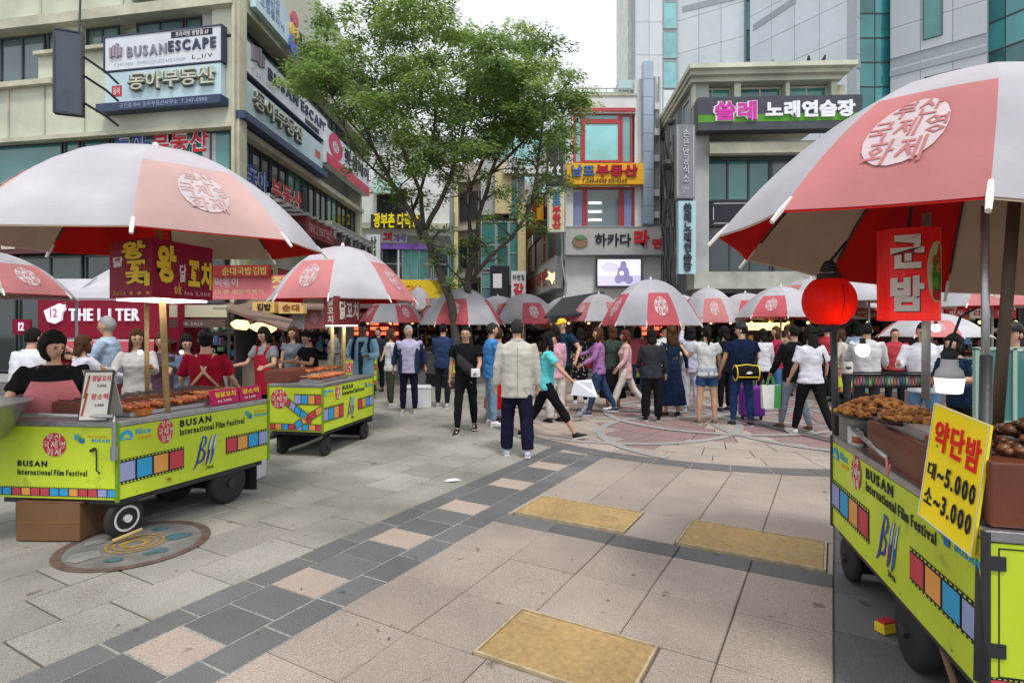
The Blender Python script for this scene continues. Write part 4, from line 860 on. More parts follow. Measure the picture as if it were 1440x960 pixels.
bgpar('faded orange parasol partly hidden behind the wide grey one', 842, 42, 451, 413, 8, -pi/2+.2, 0, 0, Y=17)
bgpar('parasol with a strong red panel at its right, beside the wide grey one', 996, 47, 453, 405, 8, -pi/2-.5, 0, 0, Y=15.5)
bgpar('grey parasol with a faded pink middle panel, left of the red lantern', 1098, 60, 445, 403, 8, -pi/2-.3, 1, 1, Y=14.5)
bgpar('parasol behind the red lantern with only its pink top showing', 1140, 60, 420, 392, 8, -pi/2, 0, 0, Y=17)
bgpar('red and white parasol behind the hanging chestnut banner', 1222, 62, 421, 386, 8, -pi/2-.4, 0, 0, Y=13)
bgpar('red and white parasol seen under the near canopy at the right edge', 1395, 90, 428, 385, 8, -pi/2-.2, 0, 1, Y=12)
for i_, (px_, hw_, pr_, pa_, Y_, lab_) in enumerate(((700, 46, 452, 416, 20, 'faded parasol peeping between the two grey-white ones behind the blazer man'), (793, 40, 452, 418, 20, 'pale parasol in the back row behind the yellow-capped man'), (880, 44, 450, 416, 19, 'back-row parasol left of the wide grey one, above the mauve woman'), (955, 44, 448, 414, 16.8, 'back-row parasol between the wide grey one and the strong red panel'),
        (1048, 50, 446, 412, 16.6, 'back-row parasol left of the one with the faded pink middle panel'), (1175, 60, 432, 400, 14.8, 'parasol half hidden by the red lantern, on its right'), (1262, 70, 436, 402, 15.5, 'wide back-row parasol crossing behind the chestnut banner'), (515, 40, 456, 424, 18, 'back-row parasol left of the gold posts'), (622, 38, 450, 420, 21, 'back-row parasol left of the leaning tree trunk'))):
    bgpar(lab_, px_, hw_, pr_, pa_, 8, -pi/2+.25*i_, i_ % 3 and 1, i_ % 2, Y=Y_)
bgpar('low parasol with two seals, between the banner and the steel pole', 1310, 68, 474, 440, 8, -pi/2-.12, 0, 1, Y=11.5)
bgpar('dark-undersided parasol at the left edge with a pink point', -28, 112, 408, 352, 8, -pi/2+.95, 0, 0, Y=7.6)
# plain white square canopies at the far left, over the coffee kiosk
cw = empty('white_canopy', P(75, 430, 9.2), 0, 'plain white fabric canopy stretched in front of the crimson coffee kiosk', 'canopy')
b = MB(); g0 = P(75, 430, 9.2)
pts = [P(-40, 418, 8.4), P(80, 419, 8.4), P(168, 419, 8.6), P(60, 392, 9.6), P(130, 392, 9.6), P(158, 376, 9.8), P(-40, 398, 9.6)]
b.add([p-g0 for p in pts], [(0, 1, 3, 6), (1, 4, 3), (1, 2, 4), (2, 5, 4)]); n_ = len(b.v); b.add([p-g0-Vector((0, 0, .03)) for p in pts], [(6, 3, 1, 0), (3, 4, 1), (4, 2, 1), (4, 5, 2)]); b.build('cloth', UW, cw)
b = MB(); b.tube([P(108, 420, 8.6)-g0, P(108, 420, 8.6)-g0-Vector((0, 0, 2.0))], .02, 6); b.tube([P(92, 424, 8.5)-g0, P(136, 390, 9.5)-g0], .012, 5); b.build('pole', FRAME_A, cw)

# ================================================================ CARTS
DB = C(.02, .17, .42); CY = C(.04, .34, .62); ORG = C(.72, .33, .08); FRD = C(.52, .06, .08); PURP = C(.30, .34, .58); SEALR = C(.50, .04, .07); GRN = C(.16, .32, .02); NVY = C(.05, .05, .28)
def uquad(b, f, u0, u1, v0, v1, o, mi=0): b.add([f(u0, v0, o), f(u1, v0, o), f(u1, v1, o), f(u0, v1, o)], [(0, 1, 2, 3)], mi)
def film(par, fin, u0, u1, v0, v1, cols, sl=0., rot=None):
    """film strip: black stock with sprocket holes and coloured frames"""
    f = fin
    b = MB(); uquad(b, f, u0, u1, v0, v1, .003); st = fin_build(b, 'film_strip', INK, par)
    b = MB(); n = max(6, int((u1-u0)*52)); h = (v1-v0)
    for i in range(n):
        a = u0+(u1-u0)*(i+.25)/n; c = a+(u1-u0)*.5/n
        uquad(b, f, a, c, v0+h*.025, v0+h*.075, .005); uquad(b, f, a, c, v1-h*.075, v1-h*.025, .005)
    fin_build(b, 'sprocket_holes', LIME, st)['kind'] = 'stuff'
    m = len(cols)
    for i, c in enumerate(cols):
        a = u0+(u1-u0)*(i+.06)/m; d = u0+(u1-u0)*(i+.94)/m; b = MB(); uquad(b, f, a, d, v0+h*.13, v1-h*.13, .0055); fin_build(b, 'film_frame', c, st)
def fin_build(b, nm, m, par):
    ro = par
    while ro.parent: ro = ro.parent
    b.v = [tuple(Vector(v)-ro.location) for v in b.v]; return b.build(nm, m, par)
def seal(par, f, cu, cv, ru, rv, m1=SEALR, m2=None):
    b = MB(); b.add([f(cu, cv, .004)]+[f(cu+ru*cos(2*pi*k/24), cv+rv*sin(2*pi*k/24), .004) for k in range(24)], [(0, 1+k, 1+(k+1) % 24) for k in range(24)]); s = fin_build(b, 'seal', m1, par)
    b = MB()
    for body, y0, y1, hw in (('부산', .32, .93, .6), ('국제영', -.3, .3, .94), ('화제', -.93, -.32, .6)):
        lettering(b, body, lambda u, v, o, hw=hw, y0=y0, y1=y1: f(cu+ru*hw*(2*u-1), cv+rv*(y0+(y1-y0)*v), .005+o), -.008, .002, res=1)
    fin_build(b, 'seal_strokes', m2 or C(.8, .75, .6), s)
def txt(par, f, body, u0, u1, v0, v1, m, bold=.02, dep=.002, shear=0, nm='lettering'):
    b = MB(); lettering(b, body, lambda u, v, o: f(u0+(u1-u0)*u, v0+(v1-v0)*v, o), bold, dep, shear=shear, off=.003); return fin_build(b, nm, m, par)
def swoosh(par, f, cu, cv, su, sv):
    """festival monogram: slanted loops in blue, with a yellow stroke"""
    def stroke(pts, w, m, o):
        b = MB(); L_ = len(pts); vs = []
        for i, (x, y) in enumerate(pts):
            a = pts[max(0, i-1)]; c = pts[min(L_-1, i+1)]; dx, dy = c[0]-a[0], c[1]-a[1]; l = math.hypot(dx, dy) or 1; ww = w*(.35+.65*sin(pi*(i+.3)/(L_-.4)))
            for sg in (-1, 1): vs.append(f(cu+su*(x-dy/l*ww*sg), cv+sv*(y+dx/l*ww*sg), o))
        b.add(vs, [(2*i, 2*i+2, 2*i+3, 2*i+1) for i in range(L_-1)]); fin_build(b, 'monogram_stroke', m, par)
    cat = lambda P0, n=14: [tuple(sum(c*pt[d] for c, pt in zip(((1-t)**3, 3*t*(1-t)**2, 3*t*t*(1-t), t**3), P0)) for d in (0, 1)) for t in [i/n for i in range(n+1)]]
    B1, B2 = NVY, C(.03, .10, .45)
    stroke(cat([(-.95, -.95), (-.5, -.6), (-.5, .3), (-.15, .95)]), .09, B1, .004); stroke(cat([(-.3, .9), (.25, 1.1), (.1, .3), (-.35, .2)]), .075, B2, .0045)
    stroke(cat([(-.4, .2), (.2, .1), (-.1, -.7), (-.75, -.6)]), .09, B1, .005); stroke(cat([(-.12, -.8), (.0, -.5), (.05, -.2), (.12, .1)]), .05, C(.75, .55, .05), .0055)
    for dx in (.32, .66): stroke(cat([(dx-.32, -.85), (dx+.02, -.4), (dx-.1, .5), (dx+.28, .95)]), .1, B1 if dx < .5 else B2, .005); stroke(cat([(dx+.28, .95), (dx+.1, .6), (dx+.05, .2), (dx-.02, .05)]), .05, C(.6, .7, .85), .0055)
def dlogo(par, f, cu, cv, ru, rv):
    b = MB(); b.add([f(cu+ru*cos(pi*k/12), cv+rv*sin(pi*k/12)*1.0, .004) for k in range(13)]+[f(cu-ru, cv-rv*.55, .004), f(cu+ru, cv-rv*.55, .004)], [tuple(list(range(13))+[13, 14])]); l = fin_build(b, 'dome_logo', CY, par)
    b = MB(); b.add([f(cu+ru*.5*cos(pi*k/10), cv-rv*.2+rv*.55*sin(pi*k/10), .0055) for k in range(11)], [tuple(range(11))]); fin_build(b, 'dome_logo_hole', LIME, l)
    b = MB(); uquad(b, f, cu-ru*.85, cu+ru*.85, cv-rv*.38, cv-rv*.28, .006); fin_build(b, 'dome_logo_line', LIME, l)
def long_side(par, f):
    # f(u, z, o): u 0..1 reading direction, z metres
    dlogo(par, f, .045, .80, .033, .048); txt(par, f, 'Nice', .095, .175, .80, .845, CY, .02); txt(par, f, 'people', .11, .185, .75, .79, C(.75, .45, .03), .02)
    seal(par, f, .262, .785, .046, .098); txt(par, f, 'BUSAN', .35, .555, .795, .855, INK, .035); txt(par, f, 'International Film Festival', .35, .80, .725, .782, INK, .018)
    film(par, f, .002, .375, .44, .63, (PURP, CY, ORG, FRD)); film(par, f, .66, .998, .47, .63, (FRD, ORG, CY, PURP))
    swoosh(par, f, .515, .545, .085, .14); txt(par, f, '20th', .52, .57, .385, .415, INK, .01)
    txt(par, f, 'Dynamic', .88, .985, .80, .83, C(.75, .4, .03), .01); txt(par, f, 'BUSAN', .885, .985, .765, .795, CY, .01)
    for k, m in enumerate((CY, GRN, DB)):
        b = MB(); uquad(b, f, .81+.014*k, .835+.014*k, .79-.016*k, .835-.018*k, .004+.0006*k); fin_build(b, 'city_logo', m, par)
def short_side(par, f):
    seal(par, f, .50, .74, .095, .09); txt(par, f, 'BUSAN', .2, .44, .57, .615, INK, .035); txt(par, f, 'International Film Festival', .2, .76, .505, .55, INK, .018)
    for k, m in enumerate((CY, GRN, DB)):
        b = MB(); uquad(b, f, .66+.02*k, .70+.02*k, .78-.012*k, .82-.014*k, .004+.0006*k); fin_build(b, 'city_logo', m, par)
    txt(par, f, 'Dynamic', .77, .92, .795, .82, C(.75, .4, .03), .01); txt(par, f, 'BUSAN', .8, .94, .765, .79, CY, .01)
    film(par, f, .0, 1, .345, .415, (CY, CY, FRD, ORG, FRD, FRD, CY, CY, ORG, FRD, FRD, PURP, CY))
def cross_side(par, f):
    film(par, f, .0, 1, .34, .43, (FRD, ORG, CY, FRD, PURP, CY, ORG, FRD)); film(par, f, .48, .99, .66, .8, (PURP, CY, ORG, FRD)); seal(par, f, .2, .73, .16, .12)
    def g(ax, ay, bx, by, w, cols):
        dx, dy = bx-ax, by-ay; l = math.hypot(dx, dy); nx, ny = -dy/l*w, dx/l*w
        return lambda u, v, o: f(ax+dx*u+nx*(v*2-1), ay+dy*u+ny*(v*2-1), o+.003)
    film(par, g(.3, .72, .8, .46, .055, 0), 0, 1, 0, 1, (FRD, PURP, CY, CY, FRD)); film(par, g(.5, .40, 1.0, .62, .05, 0), 0, 1, 0, 1, (CY, ORG, FRD, ORG))
def wheel(root, c, r, w, ax, rim=False):
    """tyre and hub around horizontal axis ax"""
    a = Vector(ax).normalized(); up = Vector((0, 0, 1)); b = MB(); c = Vector(c); prof = ((-.5, .8), (-.45, .95), (-.2, 1), (.2, 1), (.45, .95), (.5, .8)); n = 22; f_ = a.cross(up)
    vs = []
    for o, q in prof:
        for k in range(n): t = 2*pi*k/n; vs.append(c+a*o*w+(up*cos(t)+f_*sin(t))*r*q)
    fs = [(i*n+k, i*n+(k+1) % n, (i+1)*n+(k+1) % n, (i+1)*n+k) for i in range(5) for k in range(n)]+[tuple(range(n-1, -1, -1)), tuple(5*n+k for k in range(n))]
    b.add(vs, fs); e = empty('wheel', (0, 0, 0)); e.parent = root; b.build('tyre', BLACK, e, True)
    b = MB(); 
    for sd in (-1, 1):
        q = c+a*w*.5*sd
        if rim:
            R0, R1 = r*.55, r*.66
            for k in range(n):
                t0, t1 = 2*pi*k/n, 2*pi*(k+1)/n
                b.add([q+a*sd*.006+(up*cos(t)+f_*sin(t))*R for t, R in ((t0, R0), (t0, R1), (t1, R1), (t1, R0))], [(0, 1, 2, 3)])
            for k in range(0): t = 2*pi*k/5; d = up*cos(t)+f_*sin(t); b.tube([q+a*sd*.01, q+a*sd*.008+d*R0], .008, 4)
        b.tube([q-a*sd*.02, q+a*sd*.025], r*.2, 10)
    b.build('rim', C(.6, .6, .6) if rim else DARKMET, e)
def cart(label, A, B, D, side='short', wheels=True, group='lime festival food carts', bot=.33, top=.90, counter=True, rev=False):
    """A near corner, A-B the long printed side, A-D the end; u reads left to right on each face"""
    A, B, D = Vector((*A, 0)), Vector((*B, 0)), Vector((*D, 0)); E_ = B+D-A; root = empty('food_cart', A, 0, label, 'cart', group)
    lo = lambda p, z: Vector((p.x, p.y, z))
    def quadbox(pts, z0, z1, nm, m, par=root, ins=0., bev=0):
        ce = sum(pts, Vector())/4; q = [p+(ce-p)*ins for p in pts]; b = MB(); b.hexa([lo(p, z0) for p in q], [lo(p, z1) for p in q])
        b.v = [tuple(Vector(v)-A) for v in b.v]; return b.build(nm, m, par, bevel=bev)
    foot = [A, B, E_, D]
    quadbox(foot, bot+.01, top-.02, 'body', mat('cart_core', (.10, .10, .09)), ins=.015); quadbox(foot, bot-.05, bot, 'chassis', DARKMET, ins=.06)
    if counter: quadbox(foot, top-.02, top+.02, 'counter', STEEL, ins=-.006, bev=.004)
    def mk(p, q):
        d = (q-p); n = Vector((d.y, -d.x, 0)).normalized()
        ce = (A+E_)/2
        if n.dot(ce-p) > 0: n = -n
        return (lambda u, z, o: lo(p+d*u+n*o, z)), n
    def sheet(f, nm, z0, z1, u0=0, u1=1):
        b = MB(); b.hexa([f(u0, z0, -.012), f(u1, z0, -.012), f(u1, z0, 0), f(u0, z0, 0)], [f(u0, z1, -.012), f(u1, z1, -.012), f(u1, z1, 0), f(u0, z1, 0)]); return fin_build(b, nm, LIME, root)
    fl, nl = mk(*((B, A) if rev else (A, B))); fe, ne = mk(*((A, D) if rev else (D, A)))
    s1 = sheet(fl, 'side_panel', bot, top-.025); s2 = sheet(fe, 'end_panel', bot, top-.025)
    long_side(root, fl); (short_side if side == 'short' else cross_side)(root, fe) if side else None
    for p_, q_, a_, c_ in ((B, E_, .06, .94), (D, E_, .06, .94)):      # dark cloth added under the far sides to block light beneath the cart
        b = MB(); ce = (A+E_)/2; n = 14; vs = []
        for k in range(n+1):
            t = a_+(c_-a_)*k/n; pt = (p_+(q_-p_)*t); pt = pt+(ce-pt).normalized()*(.05+.012*(k % 2)); vs += [(pt.x, pt.y, .03), (pt.x, pt.y, bot)]
        b.add(vs, [(2*k, 2*k+2, 2*k+3, 2*k+1) for k in range(n)]); fin_build(b, 'added_shade_cloth', mat('shade_cloth_black', (.015, .015, .016), .95), root)
    # corner angle irons
    for p in (A, B, D): 
        b = MB(); b.box(tuple(p+Vector((0, 0, (bot+top)/2))), (.022, .022, top-bot+.03), rz=math.atan2(B.y-A.y, B.x-A.x)); fin_build(b, 'corner_iron', DARKMET if rev else GRN, root)
    for u in (.1, .35, .6, .87):        # rivets
        b = MB(); q = fl(u, bot+.03, 0)-A; b.ball(tuple(q), .006, 6); b.build('rivet', C(.3, .2, .1), root)
    if wheels:
        d = (B-A).normalized(); e = (D-A).normalized()
        for t, r_, w_, rim in wheels if isinstance(wheels, (list, tuple)) else ((.12, .14, .045, False), (.88, .14, .045, False)):
            for s_ in ((.1, .6) if B[1]-A[1] > 1.3 and A[1] < 5 else (.1, .9)):
                q = A+(B-A)*t+(D-A)*s_; wheel(root, q-A+Vector((0, 0, r_)), r_, w_, (-d.y, d.x, 0), rim)
                b = MB(); b.tube([q-A+Vector((0, 0, r_)), q-A+Vector((0, 0, bot))], .018, 6); b.build('axle_fork', DARKMET, root)
    return root, fl, fe, foot
A1, B1, D1 = (-2.976, 4.29), (-2.418, 5.64), (-2.976-1.02, 4.29+.095)
c1r, f1l, f1e, _ = cart('nearest lime cart at left, seen on its corner under the skewer sign box', A1, B1, D1, wheels=((.10, .15, .055, True), (.74, .19, .11, False)))
A2, B2, D2 = (-2.33, 7.0), (-2.05, 8.38), (-3.05, 7.13)
c2r, f2l, f2e, _ = cart('second lime cart at left with crossed film strips on its end', A2, B2, D2, side='cross', wheels=((.14, .12, .05, False), (.9, .12, .05, False)))
A3, B3, D3 = (1.69, 2.03), (2.14, 3.80), (1.69+.82, 2.03-.208)
c3r, f3l, f3e, _ = cart('nearest lime cart at the right edge, loaded with roast chestnuts', A3, B3, D3, side=None, rev=True, wheels=((.42, .17, .09, False), (.95, .14, .06, False)))
# far carts: copies of the second one
for lab, x, Y, rz in (('far lime cart glimpsed behind the man with the light blue jacket', 530, 12.6, .5), ('far lime cart glimpsed behind the woman in white trousers', 885, 14.2, -.5), ('far lime cart behind the left shoulder of the blazer man', 668, 15, .9), ('far lime cart under the parasol right of the red lantern', 1235, 11.0, -.3)):
    c = copy_tree(c2r); c['label'] = lab; c.location = (P(x, 0, Y).x, Y, 0); c.rotation_euler.z = rz
# ------- fittings of the three near carts
def thing(label, cat, name, loc, group=None): return empty(name, loc, 0, label, cat, group)
def on(mb, nm, m, root, smooth=False, bevel=0): mb.v = [tuple(Vector(v)-root.location) for v in mb.v]; return mb.build(nm, m, root, smooth, bevel)
# door panel on the end of the right cart
f = f3e; b = MB()
for q in ((.0, .03, .02, .97, .345),): pass
for (u0, u1, v0, v1) in ((.045, .05, .40, .86), (.045, .97, .855, .86), (.045, .97, .40, .405)): uquad(b, f, u0, u1, v0, v1, .002)
fin_build(b, 'door_gap', INK, c3r)
for z in (.78, .47):
    b = MB(); q = [f(.0, z, .0), f(.075, z, .0), f(.075, z+.05, .0), f(.0, z+.05, .0)]; b.hexa([f(.0, z, 0), f(.07, z, 0), f(.07, z, .008), f(.0, z, .008)], [f(.0, z+.05, 0), f(.07, z+.05, 0), f(.07, z+.05, .008), f(.0, z+.05, .008)]); fin_build(b, 'hinge', DARKMET, c3r)
film(c3r, f, 0, 1, .335, .40, (FRD, CY, ORG, PURP, FRD, CY)); dlogo(c3r, f, .3, .78, .06, .05); seal(c3r, f, .6, .72, .1, .1)
b = MB(); b.tube([f1l(.28, .39, .005), f1l(.28, .39, .02)], .012, 8); fin_build(b, 'rust_spot', C(.4, .15, .03), c1r)
# long hook handle on the left cart's end
b = MB(); q = [f1e(.82, .72, .02), f1e(.86, .71, .03), f1e(.86, .56, .03), f1e(.88, .53, .02)]; b.tube(q, .006, 6); b.tube([f1e(.80, .70, .015), f1e(.84, .72, .02)], .012, 6); fin_build(b, 'latch_hook', DARKMET, c1r)
# steel pipe rail along the left cart
b = MB(); b.tube([f1e(-.1, .965, .03), f1e(.995, .965, .03), f1e(1.0, .93, .03), f1e(1.0, .70, .03)], .016, 8); b.tube([f1e(1.0, .74, .03), f1e(1.0, .64, .03)], .026, 8); fin_build(b, 'pipe_rail', STEEL, c1r)
# steel counter rim and food on the first cart
def heap(root, c, rx, ry, h, n, r, m, nm='food', seed=1, mats=None, ell=None, rz=0):
    rnd = random.Random(seed); b = MB(); cr, sr = cos(rz), sin(rz)
    for i in range(n):
        a = rnd.uniform(0, 2*pi); q = math.sqrt(rnd.random()); z = h*(1-q*q)*rnd.uniform(.55, 1.05); s = r*rnd.uniform(.7, 1.25); x, y = rx*q*cos(a), ry*q*sin(a)
        sc = (s*rnd.uniform(.7, 1.4), s*rnd.uniform(.7, 1.4), s*rnd.uniform(.5, .95)) if not ell else ell
        b.ball((c[0]+x*cr-y*sr, c[1]+x*sr+y*cr, c[2]+z+s*.3), sc, 6, rnd.randrange(len(mats)) if mats else 0, fn=lambda v, e=rnd.random()*9: v*(1+.25*sin(v.x*5+e)*cos(v.y*4+e)))
    b.v = [tuple(Vector(v)-root.location) for v in b.v]; o = b.build(nm, mats or m, root, True); o['kind'] = 'stuff'; return o
M_SK = mat('glazed_meat', (.33, .065, .015), .3, .3, 30, .4); M_SK2 = mat('glazed_meat_light', (.52, .16, .03), .3, .3, 30, .4); STICK = C(.55, .4, .2)
M_FRY = mat('fried_squid', (.50, .22, .05), .55, .35, 40, .5); M_FRY2 = mat('fried_squid_dark', (.30, .10, .03), .55, .35, 40, .5); M_CHN = mat('chestnut', (.10, .035, .015), .35, .35, 30, .1); M_CHN2 = mat('chestnut_light', (.20, .08, .03), .4, .35, 30, .1)
BROWNB = mat('red_brown_enamel', (.16, .045, .022), .4, .2, 6, .1, stain=.2)
def skewers(label, f, u0, u1, z, o0, o1, n, seed=0):
    rnd = random.Random(seed); root = thing(label, 'food', 'skewer_tray', f((u0+u1)/2, z, -.2)); 
    b = MB(); q = [f(u0, z, o0), f(u1, z, o0), f(u1, z, o1), f(u0, z, o1)]; b.hexa(q, [p+Vector((0, 0, .03)) for p in q]); on(b, 'tray', STEEL, root)
    for i in range(n):
        u = u0+(u1-u0)*(i+.5)/n+rnd.uniform(-.003, .003); a, c = f(u, z+.05+rnd.uniform(0, .02), o0+.02*(1 if o0 < o1 else -1)), f(u+rnd.uniform(-.01, .01), z+.055+rnd.uniform(0, .025), o1)
        b = MB(); pts = [a.lerp(c, t) for t in (0, .1, .2, .3, .4, .5, .6, .7)]; b.tube(pts, [.008, .024, .017, .026, .018, .025, .017, .01], 7); k = on(b, 'skewer', M_SK if i % 3 else M_SK2, root, True)
        b = MB(); b.tube([a.lerp(c, .65), c], .004, 4); b.v = [tuple(Vector(v)-root.location) for v in b.v]; b.build('stick', STICK, k)
    return root
skewers('tray of dark glazed chicken skewers along the near edge of the first left cart', f1l, .12, .62, .925, -.12, -.42, 15, 3)
skewers('tray of orange glazed skewers at the far half of the first left cart', f1l, .66, .98, .94, -.2, -.55, 12, 5)
skewers('row of skewers on the second left cart', f2l, .1, .6, .925, -.1, -.4, 12, 8)
skewers('raised row of orange skewers at the back of the second left cart', f2l, .3, .95, .98, -.42, -.66, 12, 9)
b = MB(); q = [f1l(.02, .925, -.5), f1l(.95, .925, -.5), f1l(.95, .925, -.85), f1l(.02, .925, -.85)]; b.hexa(q, [p+Vector((0, 0, .1)) for p in q]); r = thing('low steel grill box behind the skewers on the first left cart', 'grill', 'grill', f1l(.5, .925, -.65)); on(b, 'body', BROWNB, r)
for i in range(12):
    b = MB(); u = .05+.88*i/12; b.tube([f1l(u, 1.035, -.5), f1l(u, 1.035, -.85)], .006, 5); on(b, 'grate_bar', DARKMET, r)
# menu stand
r = thing('folding menu stand with red lettering on the corner of the first left cart', 'menu', 'menu_stand', P(135, 575, 4.35)); FM = Wall((P(120, 0, 4.32).x, 4.32), (1, .12))
s0, s1 = sf(FM, 117), sf(FM, 159); z0, z1 = .93, FM.at(120, 521)[1]
def leanfn(w, o0, o1, u0, u1, za, zb): return lambda u, v, o: w.W(u0+(u1-u0)*u, za+(zb-za)*v, o0+(o1-o0)*v+o)
fm = leanfn(FM, .07, -.02, s0, s1, z0, z1)
b = MB(); b.hexa([fm(0, 0, -.012), fm(1, 0, -.012), fm(1, 0, 0), fm(0, 0, 0)], [fm(0, 1, -.012), fm(1, 1, -.012), fm(1, 1, 0), fm(0, 1, 0)]); on(b, 'board', DARKMET, r)
b = MB(); uquad(b, fm, .05, .95, .03, .96, .003); pg = on(b, 'menu_sheet', C(.72, .70, .62), r)
for body, u0, u1, v0, v1, m in (('왕닭꼬치', .3, .92, .78, .9, RED), ('3,000', .5, .8, .66, .72, INK), ('왕소떡', .35, .92, .42, .54, RED), ('2,000', .5, .8, .28, .34, INK)):
    b = MB(); lettering(b, body, lambda u, v, o: fm(u0+(u1-u0)*u, v0+(v1-v0)*v, .003+o), .02, .001); on(b, 'lettering', m, r)
b = MB()
for v in (.45, .1): b.add([fm(.08, v, .004), fm(.16, v, .004), fm(.24, v+.45, .004), fm(.16, v+.45, .004)], [(0, 1, 2, 3)])
on(b, 'skewer_picture', C(.4, .08, .04), r)
fb = leanfn(FM, -.2, -.04, s0-.03, s1-.03, z0, z1); b = MB(); b.hexa([fb(0, 0, -.01), fb(1, 0, -.01), fb(1, 0, 0), fb(0, 0, 0)], [fb(0, 1, -.01), fb(1, 1, -.01), fb(1, 1, 0), fb(0, 1, 0)]); on(b, 'rear_leg', C(.5, .48, .42), r)
# two crimson price cards at the far end
for i, (u0, u1, body, lab) in enumerate(((.60, .80, '왕닭꼬치', 'crimson price card with yellow lettering on the first left cart, left of the pair'), (.81, .985, '왕소떡', 'crimson price card with yellow lettering at the far corner of the first left cart'))):
    r = thing(lab, 'price card', 'price_card', f1l((u0+u1)/2, .92, -.05), 'crimson price cards'); g_ = lambda u, v, o: f1l(u0+(u1-u0)*u, .925+.13*v, -.06-.02*v+o)
    b = MB(); b.hexa([g_(0, 0, -.03), g_(1, 0, -.03), g_(1, 0, 0), g_(0, 0, 0)], [g_(0, 1, -.03), g_(1, 1, -.03), g_(1, 1, 0), g_(0, 1, 0)]); on(b, 'card', C(.50, .02, .10), r)
    b = MB(); lettering(b, body, lambda u, v, o: g_(.12+.76*u, .5+.38*v, o), .03, .002); on(b, 'lettering', YEL, r)
    b = MB(); lettering(b, '1ea 3,000', lambda u, v, o: g_(.2+.5*u, .14+.2*v, o), .01, .002); on(b, 'lettering', WHITE, r)
# sauce bottles, bowls
def bottle(label, p, r, h, m, cap):
    o = thing(label, 'bottle', 'sauce_bottle', p, 'sauce bottles'); b = MB(); b.loft([Vector(p)+Vector((0, 0, z*h)) for z in (0, .03, .6, .7, .74)], [r*.9, r, r, r*.45, r*.4], 12); on(b, 'body', m, o, True)
    b = MB(); b.loft([Vector(p)+Vector((0, 0, z*h)) for z in (.74, .8, 1)], [r*.5, r*.4, r*.12], 10); on(b, 'nozzle', cap, o, True)
MUST = C(.75, .48, .03)
bottle('yellow squeeze bottle beside the menu stand', P(61, 570, 4.75)-Vector((0, 0, .02)), .035, .19, MUST, MUST)
o = thing('clear tub of red sauce left of the yellow squeeze bottle', 'tub', 'sauce_tub', P(32, 572, 4.7)); b = MB(); b.loft([o.location+Vector((0, 0, z)) for z in (0, .05, .1, .14)], [.055, .058, .06, .062], 14); on(b, 'tub', C(.55, .06, .05), o, True); b = MB(); b.loft([o.location+Vector((0, 0, z)) for z in (.1, .15)], [.061, .064], 14); on(b, 'rim', C(.6, .55, .5), o, True)
b = MB(); q = [f1e(.45, .925, -.25), f1e(.99, .925, -.25), f1e(.99, .925, -.42), f1e(.45, .925, -.42)]; b.hexa(q, [p+Vector((0, 0, .045)) for p in q]); r = thing('orange-brown steel food pan in front of the seller with the pink apron', 'pan', 'food_pan', f1e(.7, .925, -.3)); on(b, 'pan', M_SK2, r)
heap(r, f1e(.7, .97, -.33), .25, .07, .03, 60, .022, M_SK, 'food', 4)
bottle('orange squeeze bottle on the second left cart', P(397, 545, 7.3)-Vector((0, 0, .05)), .04, .22, C(.6, .2, .03), C(.6, .2, .03))
b = MB(); q = [f2l(.05, .93, -.5), f2l(.5, .93, -.5), f2l(.5, .93, -.85), f2l(.05, .93, -.85)]; b.hexa(q, [p+Vector((0, 0, .14)) for p in q]); r = thing('red-brown box grill at the near end of the second left cart', 'grill', 'grill', f2l(.3, .93, -.65)); on(b, 'body', BROWNB, r)
# steel sink at the left edge
r = thing('brushed steel basin jutting in at the left edge of the first cart', 'basin', 'steel_basin', P(0, 600, 4.15)); p0 = P(0, 600, 4.15)
def bowl(cx, cy, z0, z1, r0, r1): return [Vector((cx, cy, z)) for z in (z0, z0+.02, z1, z1+.015)], [r0*.8, r0, r1, r1+.02]
b = MB(); pts, rr = bowl(p0.x-.31, p0.y, CH-(622-457)*4.15/800, CH-(572-457)*4.15/800, .28, .40); b.loft(pts, rr, 28); on(b, 'bowl', STEEL, r, True); b = MB(); b.loft([pts[-1], pts[-1]+Vector((0, 0, .012))], [.43, .43], 28); on(b, 'rim', STEEL, r)
# cardboard box under the cart, white tub behind it
r = thing('worn cardboard box on the ground under the first left cart', 'box', 'cardboard_box', P(70, 760, 4.3)); z0 = 0; CB_ = mat('cardboard', (.17, .085, .035), .85, .15, 4, .2, stain=.2)
wv = Wall((P(17, 0, 4.30).x, 4.33), (1, -.03)); b = MB(); wv.box(b, 0, sf(wv, 112), .01, .30, -.36, 0); on(b, 'carton', CB_, r, bevel=.006)
for i, s_ in enumerate((0, .265)):
    b = MB(); wv.box(b, s_+.003, s_+.26, .302, .308, -.355, .0); on(b, 'flap', CB_, r)
b = MB(); wv.box(b, .0, sf(wv, 112), .145, .155, .001, .003); on(b, 'tape', C(.22, .12, .05), r)
r = thing('white plastic tub standing behind the far wheel of the first left cart', 'tub', 'plastic_tub', P(353, 672, 6.1)); b = MB(); q = r.location; b.loft([Vector((q.x, q.y, z)) for z in (0, .02, .36, .38)], [(.15, .13), (.16, .14), (.19, .17), (.2, .18)], 4, (Vector((.75, .66, 0)), Vector((-.66, .75, 0)))); on(b, 'tub', C(.6, .62, .66), r, bevel=.02)
